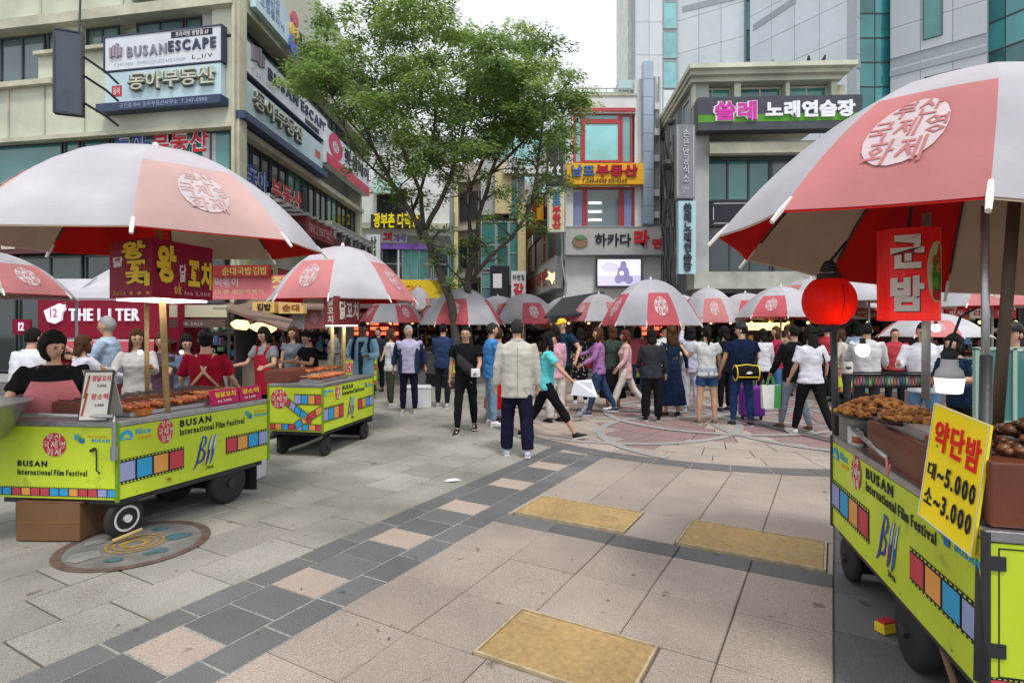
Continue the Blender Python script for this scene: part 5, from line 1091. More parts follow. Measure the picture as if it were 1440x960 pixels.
# shaded cluster under the first cart
# ---- crimson sign boxes on posts
def signbox(label, A_, B_, D_, z0, z1, ltxt, rtxt, m, rim=.012):
    A_, B_, D_ = [Vector((*p, 0)) for p in (A_, B_, D_)]; E2 = B_+D_-A_; r = thing(label, 'sign', 'sign_box', A_); up = lambda p, z: Vector((p.x, p.y, z))
    b = MB(); b.hexa([up(p, z0) for p in (A_, B_, E2, D_)], [up(p, z1) for p in (A_, B_, E2, D_)]); on(b, 'box', m, r)
    b = MB(); ce = (A_+E2)/2; q = [p+(ce-p)*.12 for p in (A_, B_, E2, D_)]; b.hexa([up(p, z0-.015) for p in q], [up(p, z0-.001) for p in q]); on(b, 'lamp_panel', GLOW, r)
    for (p, q, T) in ((D_, A_, ltxt), (A_, B_, rtxt)):
        d = q-p; n = Vector((d.y, -d.x, 0)).normalized()
        if n.dot(ce-p) > 0: n = -n
        for body, u0, u1, v0, v1, m2, bo in T:
            if m2 is YEL: b = MB(); lettering(b, body, lambda u, v, o: up(p+d*(u0-.012+(u1-u0+.024)*u)+n*o, z0+(z1-z0)*(v0-.012+(v1-v0+.024)*v)), bo+.035, .001, off=.001); on(b, 'letter_outline', OUT, r)
            b = MB(); lettering(b, body, lambda u, v, o: up(p+d*(u0+(u1-u0)*u)+n*o, z0+(z1-z0)*(v0+(v1-v0)*v)), bo, .003); on(b, 'lettering', m2, r)
    return r
CRIM = mat('crimson_sign', (.27, .006, .035), .5, .08, 3, .0, spec=.2); OUT = C(.05, .02, .02)
aS = P(214, 0, 4.4); r = signbox('large crimson box sign with yellow skewer lettering under the left parasol', (aS.x, 4.4), (P(299, 0, 5.05).x, 5.05), (P(154, 0, 4.62).x, 4.62), CH-(418-457)*4.4/800, CH-(334-457)*4.4/800,
  [('왕', .3, .86, .66, .97, YEL, .05), ('닭', .1, .34, .54, .72, WHITE, .02), ('꼬', .4, .9, .4, .64, YEL, .045), ('치', .4, .95, .2, .42, YEL, .045), ('2pcs', .1, .4, .04, .14, C(.6, .35, .05), 0), ('- - -', .5, .95, .06, .1, C(.6, .35, .05), 0)],
  [('왕', .06, .36, .26, .92, YEL, .05), ('닭', .42, .52, .3, .62, WHITE, .02), ('꼬', .56, .76, .24, .72, YEL, .045), ('치', .78, .97, .2, .72, YEL, .045), ('1ea 3,000', .5, .95, .07, .15, C(.7, .4, .4), 0), ('ok', .33, .45, .08, .28, C(.7, .4, .1), .02)], CRIM)
aS = P(487, 0, 7.6); r2 = signbox('dark red box sign with pale lettering on the gold posts of the second cart', (P(474, 0, 7.6).x, 7.6), (P(506, 0, 8.3).x, 8.3), (P(455, 0, 7.75).x, 7.75), CH-(457-457)*7.6/800, CH-(416-457)*7.6/800,
  [(vert('닭꼬치'), .3, .75, .05, .95, C(.7, .6, .5), .02)], [('닭꼬치', .1, .92, .2, .85, C(.72, .68, .6), .03)], mat('oxblood_sign', (.20, .015, .02), .5))
for i, (px, Y) in enumerate(((467, 7.9), (484, 8.1))):
    b = MB(); b.tube([P(px, 456, Y), (P(px, 456, Y).x, Y, .9)], .022, 8); o = b.build('gold_post', GOLD, None, True); tag(o, ('left' if i == 0 else 'right')+' gold post under the dark red box sign on the second cart', 'post', 'gold posts of the second cart')
b = MB(); b.tube([P(206, 420, 5.3), P(207, 560, 5.3)], .02, 8); tag(b.build('gold_post', GOLD, None, True), 'thin darker gold post left of the main post on the first cart', 'post')
b = MB(); b.box(tuple(P(238, 505, 4.9)), (.06, .06, .05)); b.box(tuple(P(238, 480, 4.9)), (.055, .055, .03)); tag(b.build('pole_clamp', DARKMET, None), 'dark clamp fixed around the gold pole of the first cart', 'clamp')
# ---- right cart load
def W3(px, py, Y): return P(px, py, Y)
top3 = .92
r = thing('big round steel pot at the far end of the right cart', 'pot', 'steel_pot', P(1222, 640, 3.6)); q = P(1222, 640, 3.6); zt_ = CH-(577-457)*3.6/800
b = MB(); b.loft([Vector((q.x, q.y, z)) for z in (.87, .88, zt_-.02, zt_, zt_+.012)], [.15, .165, .165, .17, .175], 28); on(b, 'body', mat('worn_steel', (.24, .24, .235), .5, .3, 10, .15, metal=.5), r, True)
r = thing('dark tray heaped with golden fried snacks, on the steel pot', 'food', 'snack_tray', P(1236, 585, 3.45)); q = P(1240, 582, 3.45); b = MB(); b.loft([Vector((q.x, q.y, z)) for z in (q.z-.02, q.z+.0)], [(.24, .20), (.27, .23)], 20); on(b, 'tray', DARKMET, r); heap(r, (q.x-.02, q.y, q.z), .22, .19, .1, 330, .019, None, 'fried_snacks', 2, [M_FRY, M_FRY2, M_FRY])
r = thing('smaller tray of fried snacks next to the yellow price board', 'food', 'snack_tray', P(1285, 590, 2.95)); q = P(1282, 590, 2.95); b = MB(); b.loft([Vector((q.x, q.y, z)) for z in (q.z-.02, q.z+.0)], [(.15, .13), (.18, .15)], 18); on(b, 'tray', DARKMET, r); heap(r, (q.x, q.y, q.z), .15, .12, .06, 170, .016, None, 'fried_snacks', 6, [M_FRY, M_FRY2, M_FRY])
r = thing('red-brown fryer box with a steel handle under the snack trays', 'fryer', 'fryer_box', P(1285, 650, 3.0)); 
g3 = lambda u, z, o: f3l(u, z, o)
b = MB(); q = [g3(.30, .9, -.03), g3(.74, .9, -.03), g3(.74, .9, -.5), g3(.30, .9, -.5)]; b.hexa(q, [Vector((p.x, p.y, 1.11)) for p in q]); on(b, 'body', BROWNB, r, bevel=.01)
b = MB(); b.tube([g3(.26, 1.04, .02), g3(.6, 1.01, .06)], .013, 10); on(b, 'handle', STEEL, r, True)
b = MB(); q = [g3(.34, 1.11, -.06), g3(.7, 1.11, -.06), g3(.7, 1.11, -.4), g3(.34, 1.11, -.4)]; b.hexa(q, [p+Vector((0, 0, .05)) for p in q]); on(b, 'steel_tray', STEEL, r)
r = thing('small printed drinks can on the corner of the right cart', 'can', 'drink_can', g3(.20, .92, -.03)); q = g3(.20, .92, -.04); b = MB(); b.loft([q+Vector((0, 0, z)) for z in (0, .01, .085, .095)], [.028, .031, .031, .027], 14); on(b, 'can', C(.6, .55, .5), r, True); b = MB(); b.loft([q+Vector((0, 0, z)) for z in (.02, .06)], [.0315, .0315], 14); on(b, 'label_band', C(.4, .12, .08), r, True)
r = thing('stack of white paper bags beside the can on the right cart', 'paper bags', 'paper_bags', g3(.15, .92, -.05))
for i in range(4):
    q = g3(.13+.012*i, .92, -.04-.0*i); b = MB(); b.box((q.x, q.y, q.z+.05), (.012, .07, .1), rz=.25+.03*i); on(b, 'paper_bag', C(.62, .60, .56), r)
# chestnuts in an enamel box near the corner
r = thing('red-brown enamel box full of roast chestnuts at the right edge', 'food', 'chestnut_box', g3(.95, .92, -.4)); f = f3e
qa = [f(.03, .925, -.02), f(1.3, .925, -.02), f(1.3, .925, -.55), f(.03, .925, -.55)]; b = MB(); b.hexa(qa, [Vector((p.x, p.y, 1.16)) for p in qa]); on(b, 'box', BROWNB, r, bevel=.008)
ce = f(.5, 1.155, -.28); heap(r, ce, .44, .24, .13, 420, .021, None, 'chestnuts', 9, [M_CHN, M_CHN2, M_CHN], rz=-.246)
# yellow price board: hand-painted look
r = thing('tilted yellow price board with red and black lettering hung on the right cart', 'price board', 'price_board', g3(.83, .9, .05))
def yb(u, v, o):   # corners read from the photograph on a plane just outside the cart side
    Yl, Yr = 2.32, 2.07; c = [P(1291, 722, Yl), P(1366, 783, Yr), P(1393, 598, Yr+.0), P(1314, 566, Yl+.02)]
    a = c[0].lerp(c[1], u); d = c[3].lerp(c[2], u); n = (c[1]-c[0]).cross(c[3]-c[0]).normalized()
    if n.y > 0: n = -n
    return a.lerp(d, v)+n*o
b = MB(); b.hexa([yb(0, 0, -.012), yb(1, 0, -.012), yb(1, 0, 0), yb(0, 0, 0)], [yb(0, 1, -.012), yb(1, 1, -.012), yb(1, 1, 0), yb(0, 1, 0)]); on(b, 'board', C(.88, .66, .02), r)
b = MB()
for (u0, u1, v0, v1) in ((0, 1, 0, .012), (0, 1, .988, 1), (0, .02, .012, .988), (.98, 1, .012, .988)): uquad(b, yb, u0, u1, v0, v1, .002)
on(b, 'edge', C(.7, .66, .5), r)
RDP = C(.66, .02, .02)
for body, u0, u1, v0, v1, m, bo in (('약', .1, .36, .62, .88, RDP, .035), ('단', .4, .64, .62, .88, RDP, .035), ('밤', .68, .93, .6, .86, RDP, .035), ('대', .07, .22, .36, .5, INK, .02), ('~5.000', .26, .93, .36, .52, INK, .03), ('소', .07, .22, .14, .28, INK, .02), ('~3.000', .26, .93, .13, .29, INK, .03)):
    b = MB(); lettering(b, body, lambda u, v, o: yb(u0+(u1-u0)*u, v0+(v1-v0)*v, o), bo, .002); on(b, 'lettering', m, r)
b = MB(); b.tube([g3(.60, 1.01, .06), g3(.62, .97, .07), g3(.61, .93, .06), g3(.64, .99, .07)], .005, 5); tag(b.build('pink_ribbon', C(.7, .25, .25)), 'pink ribbon tied to the steel handle of the fryer box', 'ribbon')
# frame posts of the right cart and the wooden pole
def post(label, a, c, r_, m, n=10):
    b = MB(); b.tube([a, c], r_, n); return tag(b.build('post', m, None, True), label, 'post')
post('bright steel post standing at the near corner of the right cart', P(1385, 290, 2.25), P(1386, 600, 2.25), .014, STEEL)
post('black corner post below the steel post of the right cart', P(1387, 500, 2.2), P(1379, 958, 2.02), .021, FRAME_D)
post('slanting wooden parasol pole at the right edge', P(1428, 265, 2.45), P(1402, 600, 2.45), .023, mat('brown_wood', (.11, .075, .05), .6, .3, 8, .3))
post('grey steel post holding the chestnut banner', P(1303, 300, 3.3), P(1302, 560, 3.3), .022, FRAME_A)
post('black slim post carrying the red lantern', P(1172, 462, 3.8), P(1176, 640, 3.8), .022, FRAME_D)
b = MB(); b.tube([P(1140, 470, 3.6), P(1180, 462, 3.7), P(1200, 450, 3.75), P(1209, 455, 3.8), P(1214, 470, 3.8)], .012, 6); tag(b.build('cable', BLACK), 'thick black cable bending behind the red lantern', 'cable')
# patterned cloth strip on a rail
r = thing('black rail with a strip of multicoloured patterned cloth behind the snacks', 'cloth', 'cloth_rail', P(1258, 545, 3.9)); Fk = Wall((P(1200, 0, 3.9).x, 3.9), (1, 0)); s0, s1 = 0, sf(Fk, 1312); zz0, zz1 = Fk.at(1200, 545)[1], Fk.at(1200, 526)[1]
b = MB(); b.tube([Fk.W(s0, zz1+.01), Fk.W(s1, zz1+.01)], .007, 6); b.tube([Fk.W(s0, zz1+.01), Fk.W(s0, zz0-.2)], .007, 6); on(b, 'rail', FRAME_D, r); b = MB(); Fk.box(b, s0, s1, zz0, zz1, -.01, 0); on(b, 'cloth', INK, r)
cs = [C(.6, .1, .15), C(.65, .65, .6), C(.1, .4, .15), C(.1, .2, .5), C(.5, .3, .5), C(.7, .3, .1)]; rnd = random.Random(3); n = 26
for i in range(n):
    b = MB(); a = s0+(s1-s0)*(i+.12)/n; c = s0+(s1-s0)*(i+.85)/n; zm = (zz0+zz1)/2+rnd.uniform(-.01, .01); b.add([Fk.W(a, zz0+.01, .003), Fk.W((a+c)/2, zm-.01, .003), Fk.W(c, zz0+.01, .003), Fk.W(c, zz1-.01, .003), Fk.W((a+c)/2, zm+.012, .003), Fk.W(a, zz1-.01, .003)], [(0, 1, 4, 5), (1, 2, 3, 4)]); on(b, 'diamond', cs[(i*5 if i % 3 else rnd.randrange(6)) % 6], r)
# hanging chestnut banner lamp: oval drum
FBn = Wall((P(1233, 0, 3.2).x, 3.2), (1, -.42)); s1 = sf(FBn, 1323); zb, zt2 = FBn.at(1233, 451)[1], FBn.at(1233, 326)[1]
r = thing('hanging red drum-shaped banner lamp with two large white characters', 'sign lamp', 'banner_lamp', FBn.W(s1/2, zb))
def dr(u, v, o): t = (u-.5)*2; return FBn.W(s1/2+(s1/2)*sin(t*pi/2*.999)*(1+o), zb+(zt2-zb)*v, (.11*cos(t*pi/2))*(1+0)+o)
def drf(u, v, o): x = (u-.5)*2; return FBn.W(s1/2+(s1/2)*x, zb+(zt2-zb)*v, .11*math.sqrt(max(0, 1-x*x))+o)
b = MB(); n = 24; ringp = [(cos(2*pi*k/n), sin(2*pi*k/n)) for k in range(n)]
b.add([FBn.W(s1/2+s1/2*x, z, .11*y) for z in (zb, zt2) for x, y in ringp], [(k, (k+1) % n, n+(k+1) % n, n+k) for k in range(n)]+[tuple(range(n, 2*n))]); on(b, 'drum', mat('bright_red_print', (.70, .022, .018), .4, .05, 3, 0, trans=.2), r)
b = MB(); b.add([FBn.W(s1/2+s1/2*.97*x, zb+.004, .107*y) for x, y in ringp], [tuple(range(n))]); on(b, 'white_rim', GLOW, r)
for body, v0, v1 in (('군', .56, .92), ('밤', .10, .48)):
    for m, dx, o in ((INK, .02, .003), (C(.82, .80, .74), 0, .007)):
        b = MB(); lettering(b, body, lambda u, v, k: drf(.16+.50*u+dx, v0+(v1-v0)*v-dx*.5, k+o), .05, .003); on(b, 'lettering', m, r)
b = MB(); pts = [drf(min(.99, .88+.17*cos(t)), .52+.33*sin(t), .003) for t in [2*pi*k/20 for k in range(20)]]; b.add(pts, [tuple(range(20))]); on(b, 'leaf_picture', C(.62, .62, .35), r)
for (cx, cy, ru, rv, m) in ((.88, .47, .08, .16, C(.05, .25, .03)), (.87, .63, .07, .07, C(.45, .12, .03)), (.91, .56, .05, .05, C(.6, .3, .05)), (.86, .40, .05, .06, C(.15, .4, .05))):
    b = MB(); b.add([drf(min(.985, cx+ru*cos(2*pi*k/12)), cy+rv*sin(2*pi*k/12), .006) for k in range(12)], [tuple(range(12))]); on(b, 'leaf_picture', m, r)
b = MB(); b.tube([FBn.W(s1/2, zt2), FBn.W(s1/2+.03, zt2+.3)], .01, 6); on(b, 'hanger', FRAME_D, r)
# red paper lantern
q = P(1166, 424, 3.2); r = thing('glowing round red paper lantern hanging at the far corner of the right cart', 'lantern', 'red_lantern', q-Vector((0, 0, .15)))
LANT = mat('lantern_paper', (.40, .010, .005), .5, .06, 20, .1, trans=.3, spec=.15); m = LANT; nn = m.node_tree.nodes['Principled BSDF']; nn.inputs['Emission Color'].default_value = (1, .03, .01, 1); nn.inputs['Emission Strength'].default_value = .02
def ribd(v): a = math.atan2(v.y, v.x); return Vector((v.x*(1-.03*abs(sin(a*8))), v.y*(1-.03*abs(sin(a*8))), max(-.85, min(.85, v.z))))
b = MB(); b.ball(tuple(q), (.140, .140, .150), 48, fn=ribd); on(b, 'paper_globe', LANT, r, True)
for z, rr in ((.128, .07), (-.138, .06)):
    b = MB(); b.loft([q+Vector((0, 0, z-.02)), q+Vector((0, 0, z+.03))], [rr, rr*.85], 16); on(b, 'cap', BLACK, r)
b = MB(); b.loft([q+Vector((0, 0, .17)), q+Vector((0, 0, .21)), q+Vector((0, 0, .23))], [.05, .035, .02], 12); b.tube([q+Vector((0, 0, .22)), P(1190, 340, 3.3)], .008, 5); on(b, 'hanger', BLACK, r)
pl = bpy.data.lights.new('lantern_bulb', 'POINT'); pl.energy = 1.3; pl.color = (1, .35, .12); pl.shadow_soft_size = .05; po = bpy.data.objects.new('lantern_bulb', pl); COL.objects.link(po); po.parent = r; po.location = (0, -.075, .09)
b = MB(); b.tube([q+Vector((.005, -.118, .09)), q+Vector((.005, -.142, 0)), q+Vector((.005, -.118, -.09))], .003, 4); on(b, 'seam', C(.15, .01, .01), r)
# bulbs
def bulb(label, px, py, Y, s, upz=.0, big=False):
    q = P(px, py, Y); r = thing(label, 'light bulb', 'light_bulb', q-Vector((0, 0, s)))
    if big:
        b = MB(); b.loft([q+Vector((0, 0, z*s)) for z in (-.95, -.9, -.3, .05)], [.55*s, .7*s, .78*s, .82*s], 20); on(b, 'diffuser', mat('soft_glow', (1, .97, .92), .4, 0, 1, 0, emit=1.1), r, True)
        b = MB(); b.loft([q+Vector((0, 0, z*s)) for z in (.05, .5, .75, 1.25)], [.82*s, .72*s, .5*s, .45*s], 20); on(b, 'housing', C(.5, .5, .52), r, True)
        b = MB(); b.loft([q+Vector((0, 0, z*s)) for z in (1.25, 1.6, 1.9, 2.0)], [.42*s, .5*s, .3*s, .1*s], 14); b.tube([q+Vector((0, 0, 2*s)), q+Vector((.05, 0, 4*s)), q+Vector((.2, .1, 4.6*s))], .006, 5); on(b, 'socket', BLACK, r, True)
    else:
        b = MB(); b.ball(tuple(q), s, 14); on(b, 'globe', GLOW, r, True); b = MB(); b.loft([q+Vector((0, 0, s*.8)), q+Vector((0, 0, s*1.8))], [s*.45, s*.4], 8); on(b, 'socket', BLACK, r)
    return r
bulb('large cylindrical lit bulb hanging in front of the yellow price board', 1335, 532, 2.5, .068, big=True)
bulb('round glowing bulb right of the red lantern', 1213, 492, 3.6, .042)
bulb('small glowing bulb behind the chestnut banner post', 1316, 461, 5.2, .035)
bulb('small glowing bulb near the long-haired seller at left', 197, 495, 6.2, .026)
bulb('smaller glowing bulb beside the seller in the red shirt', 255, 495, 7.0, .022)
# small yellow and red block on the paving by the wheel
r = thing('small yellow and red rubber block lying by the right cart wheel', 'wheel block', 'wheel_chock', Vector((P(1246, 888, 3.06).x, 3.06, 0))); q = P(1246, 886, 3.06); b = MB(); b.box((q.x, q.y, .03), (.1, .06, .05), rz=.3); on(b, 'block', C(.7, .5, .03), r, bevel=.005); b = MB(); b.box((q.x, q.y, .062), (.08, .05, .012), rz=.3); on(b, 'pad', C(.5, .05, .05), r)
# handles sticking out low on the right cart
b = MB(); b.tube([g3(.74, .30, -.05), g3(.97, .10, .0)], .014, 8); fin_build(b, 'tow_bar', C(.18, .10, .07), c3r)
# lid and dark gear over the seller place at the right
r = thing('green-framed glass case at the right edge behind the wooden pole', 'display case', 'glass_case', P(1405, 560, 4.2)); Fg = Wall((P(1372, 0, 4.2).x, 4.2), (1, 0)); a0, a1 = 0, sf(Fg, 1500); 
for (u0, u1, v0, v1) in ((a0, a0+.03, .9, CH-(490-457)*4.2/800), (sf(Fg, 1425), sf(Fg, 1425)+.03, .9, CH-(490-457)*4.2/800), (a0, a1, CH-(492-457)*4.2/800, CH-(488-457)*4.2/800), (a0, a1, .9, .94)):
    b = MB(); Fg.box(b, u0, u1, v0, v1, -.03, .0); on(b, 'frame_bar', C(.35, .5, .42), r)
b = MB(); Fg.box(b, .03, a1, .94, 1.46, -.02, -.012); on(b, 'glass', WIN_T, r)
# ================================================================ TREES
BARK = mat('dark_bark', (.075, .06, .048), .9, .35, 14, .8)
LEAFS = []
for i, c in enumerate(((.25, .37, .10), (.19, .30, .085), (.38, .49, .16), (.12, .20, .06))):
    LEAFS.append(mat('leaf_tone_%s' % 'abcd'[i], c, .55, .2, 3, 0, trans=.5, spec=.3))
def tree(label, base, limbs, poly, n_cl, seed, dY=2.2, low=()):
    rnd = random.Random(seed); root = empty('street_tree', base, 0, label, 'tree', 'street trees in the lane mouth')
    nodes = []      # (point, radius)
    trunk = MB(); Lb = MB()
    def add_branch(b, pts, r0, r1, n=8):
        P_ = []; m = len(pts)
        for i in range(m-1):
            for t in (0, .33, .67): P_.append(pts[i].lerp(pts[i+1], t)+Vector((rnd.uniform(-1, 1), rnd.uniform(-1, 1), 0))*.018)
        P_.append(pts[-1]); rs = [r0+(r1-r0)*i/(len(P_)-1) for i in range(len(P_))]; b.tube([p-base for p in P_], rs, n)
        return list(zip(P_, rs))
    first = True; limb_objs = []
    for (pts, r0, r1) in limbs:
        b = MB(); nd = add_branch(b, pts, r0, r1, 10 if first else 8); nodes += nd; b.build('trunk' if first else 'limb', BARK, root, True); first = False
    # crown: flat sprays of leaves inside the outline
    def inside(x, y):
        c = False; j = len(poly)-1
        for i in range(len(poly)):
            (xi, yi), (xj, yj) = poly[i], poly[j]
            if (yi > y) != (yj > y) and x < (xj-xi)*(y-yi)/(yj-yi)+xi: c = not c
            j = i
        return c
    x0 = min(p[0] for p in poly); x1 = max(p[0] for p in poly); y0 = min(p[1] for p in poly); y1 = max(p[1] for p in poly)
    cl = []
    while len(cl) < n_cl:
        x, y = rnd.uniform(x0, x1), rnd.uniform(y0, y1)
        if inside(x, y):
            d = rnd.uniform(-1, 1)*dY; p = P(x, y, base.y)+Vector((0, d, 0)); p.x *= (base.y+d)/base.y; p.z = CH+(p.z-CH)*(base.y+d)/base.y; cl.append(p)
    for (x, y, n_) in low:          # thin hanging sprays under the crown
        for _ in range(n_): p = P(x+rnd.uniform(-26, 26), y+rnd.uniform(-24, 24), base.y)+Vector((0, rnd.uniform(-1.2, 1.2), 0)); cl.append(p)
    nlow = sum(t[2] for t in low); bb = MB()
    for p in sorted(cl, key=lambda q: (q-base).length):
        k = min(nodes, key=lambda nr: (nr[0]-p).length+max(0, nr[0].z-p.z+.2)*1.5+ (0 if nr[1] > .012 else .4)); a, r = k
        mid = a.lerp(p, .5)+Vector((rnd.uniform(-.12, .12), rnd.uniform(-.12, .12), rnd.uniform(.0, .2)))
        r0 = min(r*.7, .045); pts = [a, a.lerp(mid, .5)+Vector((0, 0, .03)), mid, p]; bb.tube([q-base for q in pts], [r0, r0*.8, r0*.6, .006], 5)
        nodes += [(mid, r0*.6), (p, .008)]
    bb.build('twigs', BARK, root, True)['kind'] = 'stuff'
    L = MB()
    for ci, p in enumerate(cl):
        R = rnd.uniform(.28, .66) if ci < len(cl)-nlow else rnd.uniform(.18, .34); n = int(430*R*R/.3); tone = rnd.choice((0, 0, 1, 1, 2, 3)); tilt = Vector((rnd.uniform(-.35, .35), rnd.uniform(-.35, .35), 1)).normalized(); q = Vector((0, 0, 1)).rotation_difference(tilt)
        for _ in range(n):
            a = rnd.uniform(0, 2*pi); rr = R*rnd.random()**.55; rag = 1+.3*sin(a*3+R*20)+.2*sin(a*7)
            o = Vector((rr*cos(a)*rag, rr*sin(a)*rag, rnd.gauss(0, .085)-rr*rr*.28)); o.rotate(q); c = p+o-base
            s = rnd.uniform(.04, .075); dirv = Vector((cos(a)+rnd.uniform(-.6, .6), sin(a)+rnd.uniform(-.6, .6), rnd.uniform(-.7, .15))).normalized(); sd = dirv.cross(Vector((rnd.uniform(-.5, .5), rnd.uniform(-.5, .5), 1))).normalized()
            i = len(L.v); L.v += [tuple(c-dirv*s), tuple(c+sd*s*.42), tuple(c+dirv*s), tuple(c-sd*s*.42)]; L.f.append((i, i+1, i+2, i+3)); L.m.append(tone if rnd.random() < .75 else rnd.randrange(4))
    L.build('crown', LEAFS, root)['kind'] = 'stuff'
TY = 15
def T(*q): return [P(x, y, TY)+Vector((0, dy, 0)) for x, y, dy in q]
b1 = Vector((P(648, 0, TY).x, TY, 0)); b2 = Vector((P(662, 0, TY).x, TY+.6, 0))
tree('street tree with a leftward leaning trunk, left of the pair in the lane mouth', b1, [
    ([b1, P(636, 430, TY), P(618, 380, TY), P(596, 325, TY)], .125, .085),
    (T((596, 328, 0), (560, 270, -.2), (530, 215, -.4), (505, 150, -.5)), .07, .03), (T((594, 322, 0), (590, 270, .3), (560, 200, .4), (540, 110, .5)), .065, .03),
    (T((598, 322, 0), (625, 275, -.1), (650, 205, -.2), (660, 130, -.3)), .075, .03), (T((592, 335, 0), (575, 290, .6), (600, 210, .8), (610, 100, .9)), .06, .025),
    (T((530, 215, -.4), (490, 170, -.6), (455, 110, -.8)), .035, .015), (T((560, 270, -.2), (520, 235, -.8), (490, 180, -1.2)), .04, .015)],
    [(418, 70), (455, 12), (500, 2), (560, -25), (625, 5), (648, 60), (665, 130), (655, 225), (610, 232), (570, 242), (530, 215), (490, 185), (452, 150), (420, 128), (412, 100)], 122, 11, low=((500, 210, 6), (575, 275, 11), (600, 330, 5), (545, 250, 5), (620, 380, 4)))
tree('street tree with an open dark fork, right of the pair in the lane mouth', b2, [
    ([b2, P(657, 440, TY+.6), P(658, 395, TY+.6), P(666, 350, TY+.6)], .125, .08),
    (T((666, 352, .6), (672, 300, .5), (690, 240, .3), (715, 180, .2), (740, 110, 0)), .07, .025), (T((664, 352, .6), (655, 300, .8), (660, 250, .9), (690, 180, 1), (700, 100, 1)), .06, .025),
    (T((660, 392, .6), (690, 358, .3), (720, 335, .0), (748, 290, -.2), (758, 220, -.3), (765, 150, -.4)), .06, .025), (T((656, 400, .6), (630, 375, .6), (612, 350, .6)), .03, .012),
    (T((690, 240, .3), (735, 200, 0), (775, 150, 0), (800, 110, 0)), .04, .015)],
    [(640, 40), (700, 42), (735, 28), (760, 55), (790, 90), (828, 118), (832, 145), (800, 160), (808, 190), (775, 212), (740, 190), (700, 215), (660, 228), (640, 215), (630, 120)], 112, 12, low=((800, 175, 8), (745, 240, 8), (640, 255, 6), (775, 240, 9), (770, 300, 6), (700, 250, 6), (690, 340, 5), (650, 350, 5), (735, 300, 4)))
# thin hanging sprays lower down
def spray(label, Yd, pts, seed):
    pass
# ================================================================ KIOSKS AND STALL ROW
def kiosk(label, px0, px1, Y, zt, back, name='market_stall', cat='stall', roof=None, roofc=None, dep=1.6, sl=0, cnt=.85, cc=None):
    a, c = P(px0, 0, Y), P(px1, 0, Y); w = Wall((a.x, Y), (1, sl)); L_ = (c.x-a.x); r = empty(name, w.W(L_/2, 0), 0, label, cat, 'stall row behind the crowd' if name == 'market_stall' else None)
    part(w, r, 'back_panel', back, (0, L_, 0, zt, -dep, -dep+.05)); part(w, r, 'side_panel', back, (0, .04, 0, zt-.01, -dep+.05, -.3), (L_-.04, L_, 0, zt-.01, -dep+.05, -.3))
    part(w, r, 'counter', cc or C(.25, .2, .16), (.05, L_-.05, 0, cnt, -.75, -.2))
    if roof: b = MB(); b.hexa([w.W(-.1, zt-.32, .5), w.W(L_+.1, zt-.32, .5), w.W(L_+.1, zt, -dep), w.W(-.1, zt, -dep)], [w.W(-.1, zt-.27, .5), w.W(L_+.1, zt-.27, .5), w.W(L_+.1, zt+.05, -dep), w.W(-.1, zt+.05, -dep)]); sub(b, 'roof', roof, r)
    return w, L_, r
GOODC = [C(.5, .06, .05), C(.6, .35, .05), C(.1, .2, .4), C(.55, .5, .45), C(.12, .3, .12), C(.4, .12, .25), C(.05, .05, .06), C(.7, .65, .6)]
def goods(w, L_, r, seed, z0=.86, z1=2.1, n=120, depth=(-1.5, -.5)):
    rnd = random.Random(seed); b = MB()
    for i in range(n):
        s = rnd.uniform(.05, L_-.15); z = z0+(z1-z0)*rnd.random()**1.2; o = rnd.uniform(*depth); x, y = rnd.uniform(.05, .16), rnd.uniform(.05, .22)
        if z > z0+.25: z = z0+.3*round((z-z0)/.3); 
        if rnd.random() < .5: w.box(b, s, s+x, z, z+y, o-.08, o, rnd.randrange(8))
        else: q = w.W(s, z+x*.6, o); b.ball(tuple(q), (x*.5, x*.5, x*.6), 6, rnd.randrange(8))
    o = sub(b, 'goods', GOODC, r); o['kind'] = 'stuff'
    b = MB()
    for k in range(int((z1-z0)/.3)+1): w.box(b, .04, L_-.04, z0+.3*k-.02, z0+.3*k, -1.5, -1.1)
    sub(b, 'shelves', mat('shelf_wood', (.2, .13, .08)), r)
DK = mat('stall_back', (.06, .05, .05), .9, .3, 2)
def menu_row(w, L_, r, z, n, seed, h=.22, warm=False, o=-.3, cols=None):
    rnd = random.Random(seed); x = .08; step = (L_-.16)/n
    for i in range(n):
        c = (cols or [C(.6, .03, .04), C(.7, .68, .6), C(.55, .03, .05), C(.8, .55, .06)])[rnd.randrange(3 if not cols else len(cols))]
        b = MB(); w.box(b, x, x+step*.92, z, z+h, o, o+.03); m = sub(b, 'menu_board', c, r)
        b = MB(); lettering(b, rnd.choice(['떡볶이', '순대', '호두', '오뎅구이', '김밥', '닭꼬치', '국밥', '군밤', '족발']), w.fn(x+step*.12, x+step*.8, z+h*.25, z+h*.8, o+.03), .02, .004)
        b.v = [tuple(Vector(v)-r.location) for v in b.v]; b.build('lettering', WHITE if c.name.endswith(('03_03', '02_04', '02_03')) or 'paint_59' in c.name or 'paint_54' in c.name else RED, m); x += step
